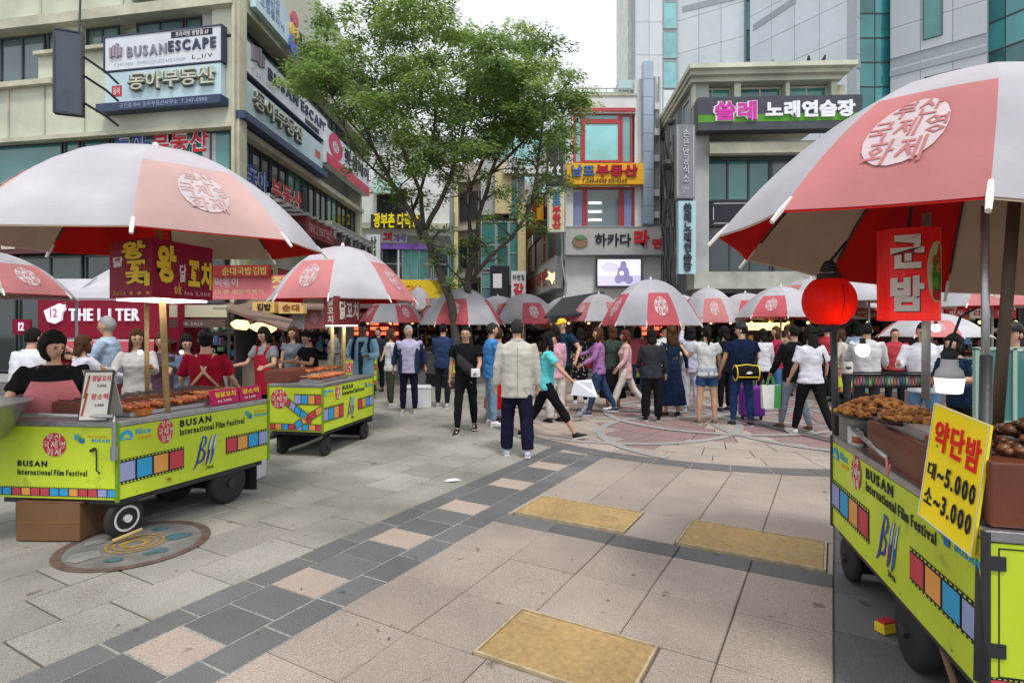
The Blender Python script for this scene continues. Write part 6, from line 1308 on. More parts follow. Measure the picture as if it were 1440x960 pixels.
# crimson coffee kiosk
KR = mat('crimson_kiosk', (.22, .012, .032), .6, .06, 2, spec=.15)
w, L_, r = kiosk('crimson coffee kiosk with a glowing white THE name sign and jug emblem', 42, 240, 11.6, 2.25, KR, 'coffee_kiosk', 'kiosk', None, dep=1.2, cc=KR)
wl = Wall((P(42, 0, 11.55).x, 11.55), (1, 0)); WG = mat('lit_letter', (.8, .75, .9), .5, 0, 1, 0, emit=.3)
zq = lambda py: CH-(py-457)*11.5/800; X_ = lambda px: sf(wl, px)
part(wl, r, 'signboard', KR, (X_(60), X_(238), zq(474), zq(420), 0, .12)); part(wl, r, 'pink_awning', C(.62, .10, .14), (X_(100), X_(238), zq(493), zq(480), .1, .5)); part(wl, r, 'white_strip', C(.6, .5, .5), (X_(98), X_(238), zq(479.5), zq(477), .0, .14))
b = MB(); lettering(b, 'THE L I TER', wl.fn(X_(105), X_(202), zq(451), zq(434), .12), .015, .04); sub(b, 'lettering', WG, r)
b = MB(); q = [(71, 437), (92, 427), (97, 430), (99, 428), (100, 436), (96, 440), (95, 450), (86, 455), (76, 452)]; b.add([wl.W(X_(x), zq(y), .17) for x, y in q]+[wl.W(X_(x), zq(y), .12) for x, y in q], [tuple(range(len(q)-1, -1, -1))]+[(k, (k+1) % 9, 9+(k+1) % 9, 9+k) for k in range(9)]); sub(b, 'jug_emblem', WG, r)
b = MB(); lettering(b, '12', wl.fn(X_(80), X_(90), zq(446), zq(434), .172), .02, .002); sub(b, 'lettering', C(.6, .15, .3), r)
part(wl, r, 'opening', DARKIN, (X_(62), X_(234), .95, zq(495), -.25, -.2)); goods(wl, X_(234)-X_(62), r, 5, 1.0, 1.4, 30, (-.15, 0))
sign(Wall((P(22, 0, 11).x, 11), (1, .3)), (22, 449, 46, 470), 'small crimson side sign at the left of the coffee kiosk', KR, [('12', .4, .25, .7, .8, WG, .02)], dep=.1)
# beige-fronted shop and brown awning stalls
w, L_, r = kiosk('shop with a cream fascia and dark roller strip behind the red-shirted seller', 238, 322, 12.2, 2.2, DK, 'market_stall', 'stall', None)
zq = lambda py: CH-(py-457)*12.2/800; part(w, r, 'fascia', C(.55, .52, .38), (0, L_, zq(446), zq(429), -.1, .1)); part(w, r, 'roller_strip', C(.13, .08, .07), (0, L_, zq(460), zq(449), -.1, .15)); goods(w, L_, r, 21, .9, 1.5, 70)
b = MB(); lettering(b, 'THE SALE', w.fn(.3, .8, zq(457), zq(453), .15), 0, .003); sub(b, 'lettering', C(.5, .5, .5), r)
BRN = mat('brown_awning', (.20, .13, .10), .8, .15, 3)
r = empty('brown_awning', P(360, 450, 11), 0, 'sloping dull brown awning with warm lamps under it, at left', 'awning'); g0 = r.location
q = [P(312, 436, 11.4), P(322, 433, 11.6), P(404, 452, 10.6), P(400, 462, 10.2), P(345, 452, 10.2)]
b = MB(); b.hexa([P(318, 437, 10.9)-g0, P(404, 466, 9.6)-g0, P(412, 452, 10.6)-g0, P(330, 431, 12)-g0], [P(318, 433, 10.9)-g0, P(404, 462, 9.6)-g0, P(412, 449, 10.6)-g0, P(330, 428, 12)-g0]); b.build('slab', BRN, r)
for i, (x0, x1, y) in enumerate(((326, 350, 455), (352, 388, 459))):
    b = MB(); p, s = P(x0, y, 10.6)-g0, P(x1, y+3, 10.4)-g0; b.loft([p, p.lerp(s, .3), p.lerp(s, .8), s], [.03, .09, .09, .02], 10); b.build('warm_lamp', WARM, r, True)
b = MB(); b.tube([P(322, 440, 10.9)-g0, P(322, 560, 10.9)-g0], .03, 6); b.build('post', DARKMET, r); b = MB(); b.tube([P(398, 464, 10)-g0, P(398, 550, 10)-g0], .02, 6); b.build('post', DARKMET, r)
w, L_, r = kiosk('dark open stall under the sloping brown awning', 322, 470, 12.6, 2.3, DK, roof=BRN); goods(w, L_, r, 22, .9, 1.6, 130); menu_row(w, L_, r, 1.62, 5, 3, .2)
FBa = Wall((P(300, 0, 10.2).x, 10.2), (1, -.12))
sign(FBa, (300, 388, 418, 421), 'long salmon-pink banner with pale lettering above the brown awning', C(.72, .20, .22), [('떡볶이', .04, .5, .32, .95, C(.75, .6, .6), .02, .004), ('대 왕 매운떡볶이', .05, .2, .62, .42, C(.8, .65, .4), .0, .004), ('족발', .72, .3, .97, .95, C(.75, .65, .2), .04, .004)], dep=.03)
sign(FBa, (300, 375, 386, 391), 'dark red fringe sign with gold characters over the salmon banner', C(.25, .02, .02), [('순대국밥김밥', .25, .15, .97, .85, C(.4, .28, .08), .02, .004)], dep=.08, o=.1)
FY2 = Wall((P(360, 0, 11.5).x, 11.5), (1, 0))
sign(FY2, (362, 425, 392, 440), 'left one of two yellow lit box signs behind the brown awning', C(.75, .5, .15), [('김밥', .2, .2, .85, .85, INK, .03, .01)], dep=.2)
sign(FY2, (398, 425, 432, 441), 'right one of two yellow lit box signs behind the brown awning', C(.75, .52, .2), [('순대', .15, .2, .85, .8, C(.3, .1, .03), .03, .01)], dep=.2)
# shop fronts under the long cream building
sf_ = empty('shop_row', FLf.W(-4, 0, .3), 0, 'dark glazed shop front with a maroon fascia under the long cream building', 'shops'); zk = zA-1.3
for k in range(9):
    a = -20.6+k*2.26; part(FLf, sf_, 'shop_bay', DARKIN, (a, a+2.2, .25, zk-.9, -.28, -.2)); relwin(FLf, sf_, a+.02, a+2.18, .3, zk-.95, 2, 1, FRAME_D, WIN_D, o=-.18)
part(FLf, sf_, 'fascia', mat('maroon_fascia', (.10, .02, .03), .6), (-20.6, -.2, zk-.88, zk, -.28, .05)); part(FLf, sf_, 'plinth', GREYW, (-20.6, -.2, 0, .24, -.28, -.1))
for k, t in enumerate(('족발', '국밥', '호두')):
    b = MB(); lettering(b, t, FLf.fn(-12+k*3.8, -10.6+k*3.8, zk-.75, zk-.15, .05), .02, .02); sub(b, 'lettering', C(.6, .5, .4), sf_)
sf2 = empty('shop_row', FLs.W(5, 0, .3), 0, 'row of dark shop bays with red boards down the lane side of the cream building', 'shops')
for k in range(5):
    a = .35+k*2.2; part(FLs, sf2, 'shop_bay', DARKIN, (a, a+2.1, .25, 2.6, -.28, -.02)); part(FLs, sf2, 'fascia', C(.35, .04, .05) if k % 2 else C(.5, .42, .2), (a, a+2.1, 2.65, 3.4, -.28, .1))
    b = MB(); lettering(b, ('순대', '족발', '김밥', '국밥', '호두')[k], FLs.fn(a+.4, a+1.7, 2.75, 3.3, .1), .02, .02); sub(b, 'lettering', WHITE if k % 2 else INK, sf2)
LED = mat('red_led', (1, .12, .05), .5, 0, 1, 0, emit=1.6)
rows_ = [('stall with a glowing red menu grid behind the man in the light blue jacket', 470, 565, 17, 31, 'led'), ('stall crowded with small goods behind the white-haired man', 568, 640, 21.5, 32, ''), ('stall with hanging goods behind the man in black', 642, 735, 21.5, 33, ''),
    ('dark stall behind the yellow-capped man', 738, 812, 21, 34, ''), ('stall with pale menu boards behind the purple-hooded woman', 815, 890, 20.5, 35, ''), ('stall with a glowing red menu grid under the wide grey parasol', 892, 955, 17, 36, 'led'),
    ('stall behind the woman with the pony tail', 958, 1040, 16.9, 37, ''), ('stall with a warm lit sign left of the red lantern', 1043, 1120, 16.9, 38, 'warm'), ('stall with red and white menu boards behind the red lantern', 1122, 1200, 16.6, 39, ''), ('stall with pale cups on shelves, right of the red lantern', 1203, 1300, 16.4, 40, ''), ('stall behind the near steel post at right', 1302, 1450, 14, 41, '')]
for lab, a, c, Y, sd, k in rows_:
    w, L_, r = kiosk(lab, a, c, Y, 2.45, DK, roof=BRN if sd % 3 else C(.22, .03, .03), cc=C(.3, .3, .3) if sd % 2 else C(.2, .1, .06)); goods(w, L_, r, sd, .86, 1.75, 90); menu_row(w, L_, r, 1.82, 4, sd, .24)
    if k == 'led':
        for i in range(6):
            for j in range(3):
                b = MB(); s0 = .1+(L_-.2)*i/6; w.box(b, s0, s0+(L_-.2)/6-.05, 1.35+.15*j, 1.45+.15*j, -.28, -.26); sub(b, 'lit_menu_plate', LED if (i+j) % 3 else C(.5, .02, .02), r)
    for q_ in range(3): b = MB(); b.ball(tuple(w.W(L_*(q_+.5)/3, 1.72, .05)), .045, 8); sub(b, 'warm_bulb', WARM, r)
    if k == 'warm': b = MB(); w.box(b, .1, L_-.2, 1.5, 1.72, -.25, -.2); sub(b, 'lit_sign', WARM, r)
# black side awning left of the wide grey parasol
r = empty('black_awning', P(800, 430, 17), 0, 'black sloping awning behind the faded orange parasol', 'awning'); g0 = r.location; b = MB(); b.hexa([P(765, 448, 16.5)-g0, P(850, 440, 16.5)-g0, P(850, 412, 19)-g0, P(790, 422, 19)-g0], [P(765, 445, 16.5)-g0, P(850, 437, 16.5)-g0, P(850, 409, 19)-g0, P(790, 419, 19)-g0]); b.build('slab', C(.03, .035, .04), r)
# white styrofoam boxes on the ground in the crowd
for i, (px, py, lab) in enumerate(((588, 572, 'white foam box on the ground behind the white-haired man'), (712, 560, 'pale foam box half hidden behind the blazer man'))):
    Y = 1320/(py-457); q = P(px, py, Y); r = empty('foam_box', (q.x, q.y, 0), .2, lab, 'box', 'white foam boxes'); b = MB(); b.box((0, 0, .19), (.5, .36, .38)); b.build('box', C(.62, .64, .66), r, bevel=.01); b = MB(); b.box((0, 0, .405), (.52, .38, .045)); b.build('lid', C(.66, .68, .70), r, bevel=.008)
# ================================================================ PEOPLE
def rotz(v, a): return Vector((v.x*cos(a)-v.y*sin(a), v.x*sin(a)+v.y*cos(a), v.z))
HAIRC = {'k': mat('black_hair', (.012, .010, .010), .75, .5, 14, .8, spec=.12), 'b': mat('brown_hair', (.07, .03, .015), .75, .5, 14, .8, spec=.12), 'g': mat('grey_hair', (.30, .30, .30), .6, .2, 30, .4), 'd': mat('greying_dark_hair', (.035, .032, .03), .8, .3, 40, .3, spec=.1), 'r': mat('auburn_hair', (.09, .025, .012), .75, .5, 14, .8, spec=.12)}
EYE = C(.02, .015, .015); LIP = C(.35, .11, .09)
SOLE = C(.7, .7, .7)
def lim(a, b_, out, side):   # direction of a limb segment: swing a forward, spread b outward (degrees)
    a, b_ = radians(a), radians(b_); return Vector((side*sin(b_), sin(a)*cos(b_), -cos(a)*cos(b_)))
def person(label, px, Y, H=1.68, face=90, sex='m', top=('tee', FAB(.6, .6, .6)), bot=('pants', FAB(.03, .03, .04)), hair=('short', 'k'), arms=((6, 8, 15), (6, 8, 15)), legs=((0, 0), (0, 0)), lean=0, shoes=None, head=(0, 0), z0=0, vox=.017, stance=4, fat=1., cap=None, fold=1., apron=None, group=None, skin=None):
    """face: heading of the chest, 90 = away from the camera, 270 = towards it, 0 = right, 180 = left. arms = (L, R) of (swing, spread, elbow bend[, inward]); legs = (L, R) of (swing, knee)"""
    SK_ = skin or SKIN
    root = empty('person', ((px-720)*Y/800, Y, z0), radians(face-90), label, 'person', group)
    h = H; m = sex == 'm'
    hipz = .525*h; L_ = math.radians
    lr = Matrix.Rotation(-radians(lean), 3, 'X')      # + leans forward (towards +y)
    hip = Vector((0, 0, hipz))
    def up(v): return hip+lr @ (Vector(v)-hip)
    sw = (.112 if m else .098)*h*(.5+.5*fat); hw = .048*h
    sh = {s: up((s*sw, 0, .812*h)) for s in (-1, 1)}
    A = {}
    for s, a in ((-1, arms[0]), (1, arms[1])):
        e = sh[s]+(lr @ lim(a[0], a[1], 0, s))*.168*h; inw = a[3] if len(a) > 3 else 0
        fd = lr @ lim(a[0]+a[2], a[1]*.5-inw, 0, s); w = e+fd*.142*h; A[s] = (sh[s], e, w, fd)
    G = {}; low = 9
    for s, a in ((-1, legs[0]), (1, legs[1])):
        hp = hip+Vector((s*hw, 0, -.01*h)); k = hp+lim(a[0], stance, 0, s)*.243*h; an = k+lim(a[0]-a[1], stance*.3, 0, s)*.243*h; G[s] = (hp, k, an); low = min(low, an.z-.042*h+min(0, 0))
    dz = Vector((0, 0, -low)); 
    for d in (A, G):
        for s in d: d[s] = tuple(v+dz if i < 3 else v for i, v in enumerate(d[s]))
    ux = (Vector((1, 0, 0)), Vector((0, 1, 0))); U_ = lambda v: up(v)+dz
    # ---------- body: one remeshed skin (trunk, neck, arms, palms, legs, feet) plus modelled head and fingers joined in
    b = MB()
    tz = ((.47, .088, .062), (.53, .088, .062), (.60, .075 if not m else .082, .055), (.68, .08, .06), (.76, .09, .058), (.81, .085, .045), (.835, .035, .033))
    b.loft([U_((0, 0, z*h)) for z, _, _ in tz], [(rx*h, ry*h) for _, rx, ry in tz], 12, ux)
    hy, hp_ = radians(head[0]), radians(head[1])
    hc = U_((0, .012*h, .928*h)); b.loft([U_((0, -.004*h, .80*h)), U_((0, 0, .85*h)), hc-Vector((0, .006*h, .02*h))], [.034*h, .032*h, .034*h], 10, ux)
    for s in (-1, 1):
        S_, e, w, fd = A[s]; b.tube([S_, S_.lerp(e, .5), e, e.lerp(w, .35), w], [.030*h, .027*h, .022*h, .023*h, .0145*h], 8)
        pl = w+fd*.030*h; b.tube([w, w+fd*.018*h, w+fd*.048*h], [(.0145*h, .0145*h), (.02*h, .014*h), (.021*h, .012*h)], 8)
        hp, k, an = G[s]; b.tube([hp, hp.lerp(k, .4), k, k.lerp(an, .3), an], [.052*h, .047*h, .033*h, .034*h, .019*h], 10)
        b.loft([an+Vector((0, -.012*h, -.005*h)), an+Vector((0, .03*h, -.02*h)), an+Vector((0, .085*h, -.03*h))], [.02*h, .02*h, .015*h], 8)
    me = evalmesh(b, 'body', vox*h/1.7, 3)
    b = MB()
    def hd(v):   # skull, jaw, brow, nose
        x, y, z = v; f = max(0, y)
        if z < 0: x *= 1-.22*(-z)**1.3; y *= 1-.08*(-z)
        if z < -.35: x *= 1-.25*(-z-.35)
        nose = max(0, 1-abs(x)*5)*max(0, 1-abs(z+.18)*3.2)*(.26 if f > .6 else 0)
        brow = .05*max(0, 1-abs(z-.18)*7)*(f > .5); eye = -.06*max(0, 1-abs(z-.02)*7)*max(0, 1-abs(abs(x)-.36)*4)*(f > .5); chin = .1*max(0, 1-abs(z+.85)*3)*(f > .2); mth = -.035*max(0, 1-abs(z+.47)*9)*max(0, 1-abs(x)*2.5)*(f > .5)
        return Vector((x, y+nose+brow+eye+chin+mth, z))
    HM = Matrix.Translation(hc) @ Matrix.Rotation(hy, 4, 'Z') @ Matrix.Rotation(hp_, 4, 'X')
    b.ball((0, 0, 0), (.0435*h, .054*h, .066*h), 28, fn=hd, M=HM)
    for s in (-1, 1):
        b.ball((s*.0445*h, -.004*h, -.004*h), (.006*h, .012*h, .018*h), 8, M=HM)
        S_, e, w, fd = A[s]; side_ = Vector((-s, 0, 0)); side_ = (side_-fd*side_.dot(fd)).normalized(); pn = fd.cross(side_).normalized()*-s     # across the palm: thumb side forward
        fwd = Vector((0, 1, 0)); fwd = (fwd-fd*fwd.dot(fd)); fwd = fwd.normalized() if fwd.length > .2 else Vector((0, 0, 1)); inn = fd.cross(fwd).normalized()
        if inn.dot(Vector((-s, 0, 0))) < 0: inn = -inn
        for q, (off, ln) in enumerate(((.014, .040), (.005, .045), (-.005, .042), (-.014, .033))):
            r0 = w+fd*.043*h+fwd*off*h; p1 = r0+fd*ln*.45*h+inn*.004*h; p2 = p1+(fd*.8+inn*.55)*ln*.33*h; p3 = p2+(fd*.45+inn*.85)*ln*.26*h; b.tube([r0, p1, p2, p3], [.0058*h, .0054*h, .005*h, .0036*h], 6)
        r0 = w+fd*.012*h+fwd*.014*h; p1 = r0+(fwd*.7+fd*.6)*.018*h; p2 = p1+(fwd*.25+fd*.95+inn*.3)*.018*h; b.tube([r0, p1, p2], [.0075*h, .0065*h, .004*h], 6)
    nv = len(me.vertices); vs = [v.co.copy() for v in me.vertices]; fs = [tuple(p.vertices) for p in me.polygons]; bpy.data.meshes.remove(me)
    vs += [Vector(v) for v in b.v]; fs += [tuple(i+nv for i in f) for f in b.f]
    me = bpy.data.meshes.new('body'); me.from_pydata(vs, [], fs); me.materials.append(SK_); me.polygons.foreach_set('use_smooth', [True]*len(me.polygons))
    o = bpy.data.objects.new('body', me); COL.objects.link(o); o.parent = root
    facing = (face+head[0]) % 360
    if facing > 170 or facing < 10 or 180 < facing:
        for s in (-1, 1): b = MB(); b.ball((s*.0165*h, .0475*h, .002*h), (.0075*h, .0055*h, .0042*h), 8, M=HM); b.box((s*.0165*h, .0525*h, .0125*h), (.018*h, .004*h, .0035*h), M=HM); b.build('eye', EYE, root)
        b = MB(); b.ball((0, .050*h, -.031*h), (.013*h, .005*h, .0038*h), 8, M=HM); b.build('mouth', LIP, root)
    # ---------- hair
    hm = HAIRC[hair[1]]; b = MB(); st = hair[0]
    big = {'short': 1.07, 'bob': 1.18, 'long': 1.14, 'pony': 1.09, 'curly': 1.25, 'bun': 1.1, 'puff': 1.34}[st]
    def hf(v):
        n_ = noise.noise(Vector((v.x*3+px, v.y*3, v.z*3)))+.6*noise.noise(Vector((v.x*9+px, v.y*9, v.z*4))); v = v*(1+.09*n_*(1.8 if st == 'curly' else 1)); x, y, z = v
        cut = (.36 if st == 'short' else .30)+.14*noise.noise(Vector((x*4+px, 0, 0)))
        if y > .3 and z < cut: y = .3+(y-.3)*max(0, 1-(cut-z)*4.0)      # open the face
        if st == 'short' and z < -.5: z = -.5+(z+.5)*.4; x *= .95
        return Vector((x, y, z))
    b.ball((0, -.007*h, .010*h), (.0445*h*big, .054*h*big, .064*h*big), 26, fn=hf, M=HM)
    if st in ('long', 'bob', 'curly'):
        ln = {'long': .19, 'bob': .05, 'curly': .13}[st]
        q = [(0, -.03*h, .02*h), (0, -.042*h, -.04*h), (0, -.05*h, -.04*h-ln*.5*h), (0, -.052*h, -.04*h-ln*h)]; ex = 1.25 if st == 'curly' else 1
        b.loft([HM @ Vector(p) for p in q], [(.042*h, .03*h), (.049*h*ex, .03*h), (.050*h*ex, .024*h*ex), (.030*h*ex, .012*h)], 12, ux)
        for s in (-1, 1): q = [(s*.038*h, .005*h, .02*h), (s*.044*h, .012*h, -.03*h), (s*.046*h, .012*h, -.05*h-ln*.4*h)]; b.loft([HM @ Vector(p) for p in q], [(.012*h, .022*h), (.010*h, .024*h), (.007*h, .014*h)], 8, ux)
    if st == 'pony': b.tube([HM @ Vector((0, -.05*h, .02*h)), HM @ Vector((0, -.078*h, .0)), HM @ Vector((0, -.072*h, -.06*h)), HM @ Vector((0, -.062*h, -.13*h))], [.014*h, .022*h, .022*h, .006*h], 8)
    if st == 'bun': b.ball(tuple(HM @ Vector((0, -.055*h, .02*h))), (.024*h,)*3, 10)
    b.build('hair', hm, root, True)
    if cap:
        b = MB(); b.ball((0, -.004*h, .026*h), (.050*h, .060*h, .050*h), 20, fn=lambda v: Vector((v.x, v.y, max(v.z, -.15))), M=HM); b.loft([HM @ Vector((0, .03*h, .022*h)), HM @ Vector((0, .075*h, .016*h)), HM @ Vector((0, .095*h, .010*h))], [(.044*h, .006*h), (.040*h, .005*h), (.02*h, .004*h)], 12, (Vector((1, 0, 0)), Vector((0, 0, 1)))); b.build('cap', cap, root, True)
    # ---------- top
    kind, tm = top[:2]; b = MB(); F_ = 1.0*fat; loose = {'tee': 1.08, 'shirt': 1.10, 'blazer': 1.13, 'hoodie': 1.1, 'cardigan': 1.12, 'dress': 1.0, 'jacket': 1.12}[kind]
    hem = {'tee': .485, 'shirt': .455, 'blazer': .425, 'hoodie': .47, 'cardigan': .42, 'dress': .27, 'jacket': .46}[kind]
    if m: prof = [(hem, .098, .072), (.52, .096, .072), (.60, .094, .070), (.68, .100, .073), (.75, .108, .070), (.795, .104, .058), (.825, .070, .045), (.846, .040, .040)]
    else: prof = [(hem, .100, .072), (.53, .094, .068), (.61, .080, .058), (.68, .085, .064), (.725, .090, .074), (.775, .090, .058), (.81, .080, .047), (.832, .040, .038)]
    if kind == 'dress': prof[0] = (hem, .125, .105); prof.insert(1, (.42, .108, .085))
    yo = {.725: .012, .68: .004}
    b.loft([U_((0, yo.get(z, 0)*h if not m else 0, z*h)) for z, _, _ in prof], [(rx*h*loose*F_, ry*h*loose*F_) for _, rx, ry in prof], 18, ux)
    slv = {'tee': .55, 'shirt': 2, 'blazer': 2, 'hoodie': 2, 'cardigan': 2, 'dress': .6, 'jacket': 2}[kind]
    if len(top) > 2: slv = top[2]
    for s in (-1, 1):
        S_, e, w, fd = A[s]; r_ = .034*h*(1 if m else .92)*(1.1 if loose > 1.05 else 1)
        if slv < 1: b.tube([S_-Vector((s*.012*h, 0, -.004*h)), S_.lerp(e, slv*.5), S_.lerp(e, slv+.05)], [r_*1.12, r_*1.12, r_*1.15], 10)
        else: wf = e.lerp(w, slv-1.03); b.tube([S_-Vector((s*.012*h, 0, -.004*h)), S_.lerp(e, .5), e, e.lerp(wf, .5), wf], [r_*1.1, r_, r_*.92, r_*.85, r_*.72], 10)
    me = evalmesh(b, 'top', .0135, 4)
    sd = px*.37
    for v in me.vertices:   # folds
        c = v.co; f = (abs(noise.noise(Vector((c.x*8+sd+c.z*4, c.y*8, c.z*6))))-.10)*.022*fold+noise.noise(Vector((c.x*5+sd, c.y*5, c.z*20)))*.007
        n_ = Vector((c.x, c.y, 0)); n_ = n_.normalized() if n_.length > .01 else Vector((0, 0, 0)); v.co = c+n_*f
    me.materials.append(tm); me.polygons.foreach_set('use_smooth', [True]*len(me.polygons)); me.name = kind if kind != 'tee' else 'tee_shirt'
    o = bpy.data.objects.new(me.name, me); COL.objects.link(o); o.parent = root
    # ---------- bottom
    bk, bm = bot; b = MB()
    if bk in ('pants', 'wide', 'capri', 'shorts', 'jeans'):
        b.loft([U_((0, 0, z*h)) for z in (.565, .54, .50, .462)], [(.083*h*F_, .062*h*F_), (.092*h*F_, .068*h*F_), (.096*h*F_, .070*h*F_), (.075*h, .062*h)], 16, ux)
        for s in (-1, 1):
            hp, k, an = G[s]; wd = 1.25 if bk == 'wide' else 1.0; kr = .040*h*wd; ar = (.036 if bk == 'wide' else .027)*h*wd
            end = {'pants': 1.93, 'jeans': 1.93, 'wide': 1.96, 'capri': 1.5, 'shorts': .55}[bk]
            if end < 1: b.tube([hp+Vector((0, 0, .03*h)), hp.lerp(k, .3), hp.lerp(k, end)], [.055*h, .056*h, .057*h], 12)
            else: b.tube([hp+Vector((0, 0, .03*h)), hp.lerp(k, .35), hp.lerp(k, .8), k, k.lerp(an, .4), k.lerp(an, end-1)], [.055*h, .053*h*(.5+.5*wd), .043*h*wd, kr, kr*.95+ar*.05, ar if end > 1.8 else kr*.85], 12)
    else:   # skirt
        zt_, zb_ = .60, {'skirt': .36, 'long_skirt': .12}[bk]; fl = 1.3 if bk == 'skirt' else 1.75
        b.loft([U_((0, 0, zt_*h)), U_((0, 0, .52*h)), Vector((0, 0, (.52+zb_)/2*h))+dz, Vector((0, .01, zb_*h))+dz], [(.08*h, .06*h), (.098*h, .075*h), (.098*h*(1+fl)/2, .08*h*(1+fl)/2), (.098*h*fl, .08*h*fl)], 20, ux)
    me = evalmesh(b, bk, .0145, 3)
    for v in me.vertices:
        c = v.co; f = (abs(noise.noise(Vector((c.x*9+sd, c.y*9, c.z*5+c.x*6))))-.2)*.018+noise.noise(Vector((c.x*3+sd, c.y*3, c.z*20)))*.006; n_ = Vector((c.x-math.copysign(hw, c.x), c.y, 0)); n_ = n_.normalized() if n_.length > .01 else Vector((0, 0, 0)); v.co = c+n_*f
    me.materials.append(bm); me.polygons.foreach_set('use_smooth', [True]*len(me.polygons)); me.name = {'wide': 'wide_trousers', 'pants': 'trousers', 'capri': 'cropped_trousers'}.get(bk, bk)
    o = bpy.data.objects.new(me.name, me); COL.objects.link(o); o.parent = root
    # ---------- shoes
    for s in (-1, 1):
        hp, k, an = G[s]; a = legs[0 if s < 0 else 1]; pitch = radians(min(0, -(a[0]-a[1])-8)) if a[0]-a[1] < -18 else (radians(14) if a[0]-a[1] > 12 else 0)
        Mf = Matrix.Translation(an) @ Matrix.Rotation(pitch, 4, 'X') @ Matrix.Rotation(-s*.12, 4, 'Z')
        b = MB(); q = [(0, -.030*h, -.022*h), (0, -.02*h, -.012*h), (0, .012*h, -.012*h), (0, .05*h, -.024*h), (0, .085*h, -.030*h), (0, .103*h, -.034*h)]
        b.loft([Mf @ Vector(p) for p in q], [(.012*h, .014*h), (.022*h, .026*h), (.023*h, .027*h), (.026*h, .017*h), (.025*h, .012*h), (.012*h, .006*h)], 10, (Vector((1, 0, 0)), Vector((0, sin(pitch)*-1, 1)))); so = b.build('shoe', shoes or C(.03, .03, .03), root, True)
        b = MB(); pts = [(.0, -.036), (.020, -.03), (.022, 0), (.027, .05), (.024, .09), (0, .107), (-.024, .09), (-.027, .05), (-.022, 0), (-.020, -.03)]
        b.add([Mf @ Vector((x*h, y*h, z*h)) for z in (-.044, -.034) for x, y in pts], [tuple(range(9, -1, -1)), tuple(range(10, 20))]+[(i, (i+1) % 10, 10+(i+1) % 10, 10+i) for i in range(10)]); b.build('sole', SOLE if shoes and shoes.name not in ('paint_02_02_02',) else BLACK, so)
    if apron:
        b = MB(); K = 9; rows = [(.40, .105, .085), (.50, .103, .082), (.60, .098, .078), (.70, .100, .082), (.765, .075, .078)]
        vs = [U_((sin(t)*rx*h*F_*1.15, cos(t)*ry*h*F_*1.2+.012, z*h)) for z, rx, ry in rows for t in [(-1.25+2.5*k/K)*(1 if z < .7 else .62) for k in range(K+1)]]
        b.add(vs, [(i*(K+1)+k, i*(K+1)+k+1, (i+1)*(K+1)+k+1, (i+1)*(K+1)+k) for i in range(4) for k in range(K)])
        for s in (-1, 1): b.tube([U_((s*.045*h, .07*h, .765*h)), U_((s*.06*h, .045*h, .82*h)), U_((s*.055*h, -.03*h, .825*h)), U_((-s*.01*h, -.085*h*F_, .70*h)), U_((-s*.09*h, -.05*h, .60*h))], .010*h, 6)
        b.build('apron', apron, root, True)
    bpy.context.view_layer.update()
    Mw = Matrix.Translation(root.location) @ Matrix.Rotation(root.rotation_euler.z, 4, 'Z')
    return {'root': root, 'M': Mw, 'A': A, 'G': G, 'U': U_, 'h': h, 'hc': hc, 'HM': Mw @ HM}
def carried(name, label, cat, p, group=None): return empty(name, p, 0, label, cat, group)
def gobj(mb, nm, m, root, **k): mb.v = [tuple(Vector(v)-root.location) for v in mb.v]; return mb.build(nm, m, root, **k)
def F_px(y): return 1320/(y-457)
NAVYF = FAB(.025, .035, .08); BLK = FAB(.012, .012, .014); WHT = FAB(.68, .68, .72); JEAN = FAB(.035, .06, .13); DNAVY = FAB(.012, .015, .04)
# 1 the man in the pale blazer
p = person('man seen from behind in a pale beige blazer and navy trousers, alone in mid square', 727, 7.2, 1.70, 92, 'm', ('blazer', FAB(.50, .48, .42)), ('wide', FAB(.012, .013, .03)), ('short', 'd'), ((2, 9, 8), (0, 9, 10)), ((4, 3), (-6, 6)), shoes=C(.55, .58, .68), vox=.013, stance=5, fat=1.08, fold=.35)
b = MB(); U_ = p['U']; h = 1.7; b.loft([U_((0, -.001, .838*h)), U_((0, -.002, .858*h))], [(.052*h, .050*h), (.043*h, .043*h)], 16, (Vector((1, 0, 0)), Vector((0, 1, 0)))); b.build('collar', FAB(.50, .48, .42), p['root'], True)
b = MB()
for s in (-1, 1): b.box(tuple(U_((s*.065*h, -.088*h, .50*h))), (.09, .006, .012))
b.tube([U_((0, -.083*h, .80*h)), U_((0, -.096*h, .66*h)), U_((0, -.091*h, .52*h)), U_((0, -.094*h, .43*h))], .0028, 4); b.build('seam', FAB(.30, .29, .24), p['root'])
# 2 walking woman in aqua
p = person('woman in an aqua top and black cropped trousers striding right with papers in her hand', 768, 8.35, 1.63, -5, 'f', ('tee', FAB(.12, .56, .60), 2.0 if False else .6), ('capri', BLK), ('long', 'k'), ((-8, 6, 14), (42, 10, 8)), ((-22, 14), (34, 4)), lean=3, shoes=C(.02, .02, .02), head=(-5, 0))
w = p['M'] @ p['A'][1][2]; r = carried('paper_sheets', 'white paper sheets held low by the woman in aqua', 'papers', w+Vector((.06, -.02, -.05))); g0 = r.location
for i in range(3):
    b = MB(); a = .06*i; c0 = g0+Vector((0, -.01*i, 0)); b.add([c0+Vector((-.02, 0, .04)), c0+Vector((.24, .02+a, .0+a*.4)), c0+Vector((.20+a, .04, -.20)), c0+Vector((-.07, 0, -.16))], [(0, 1, 2, 3)]); b.add([c0+Vector((-.02, .002, .04)), c0+Vector((.24, .022+a, .0+a*.4)), c0+Vector((.20+a, .042, -.20)), c0+Vector((-.07, .002, -.16))], [(3, 2, 1, 0)]); gobj(b, 'sheet', C(.72, .74, .82), r)
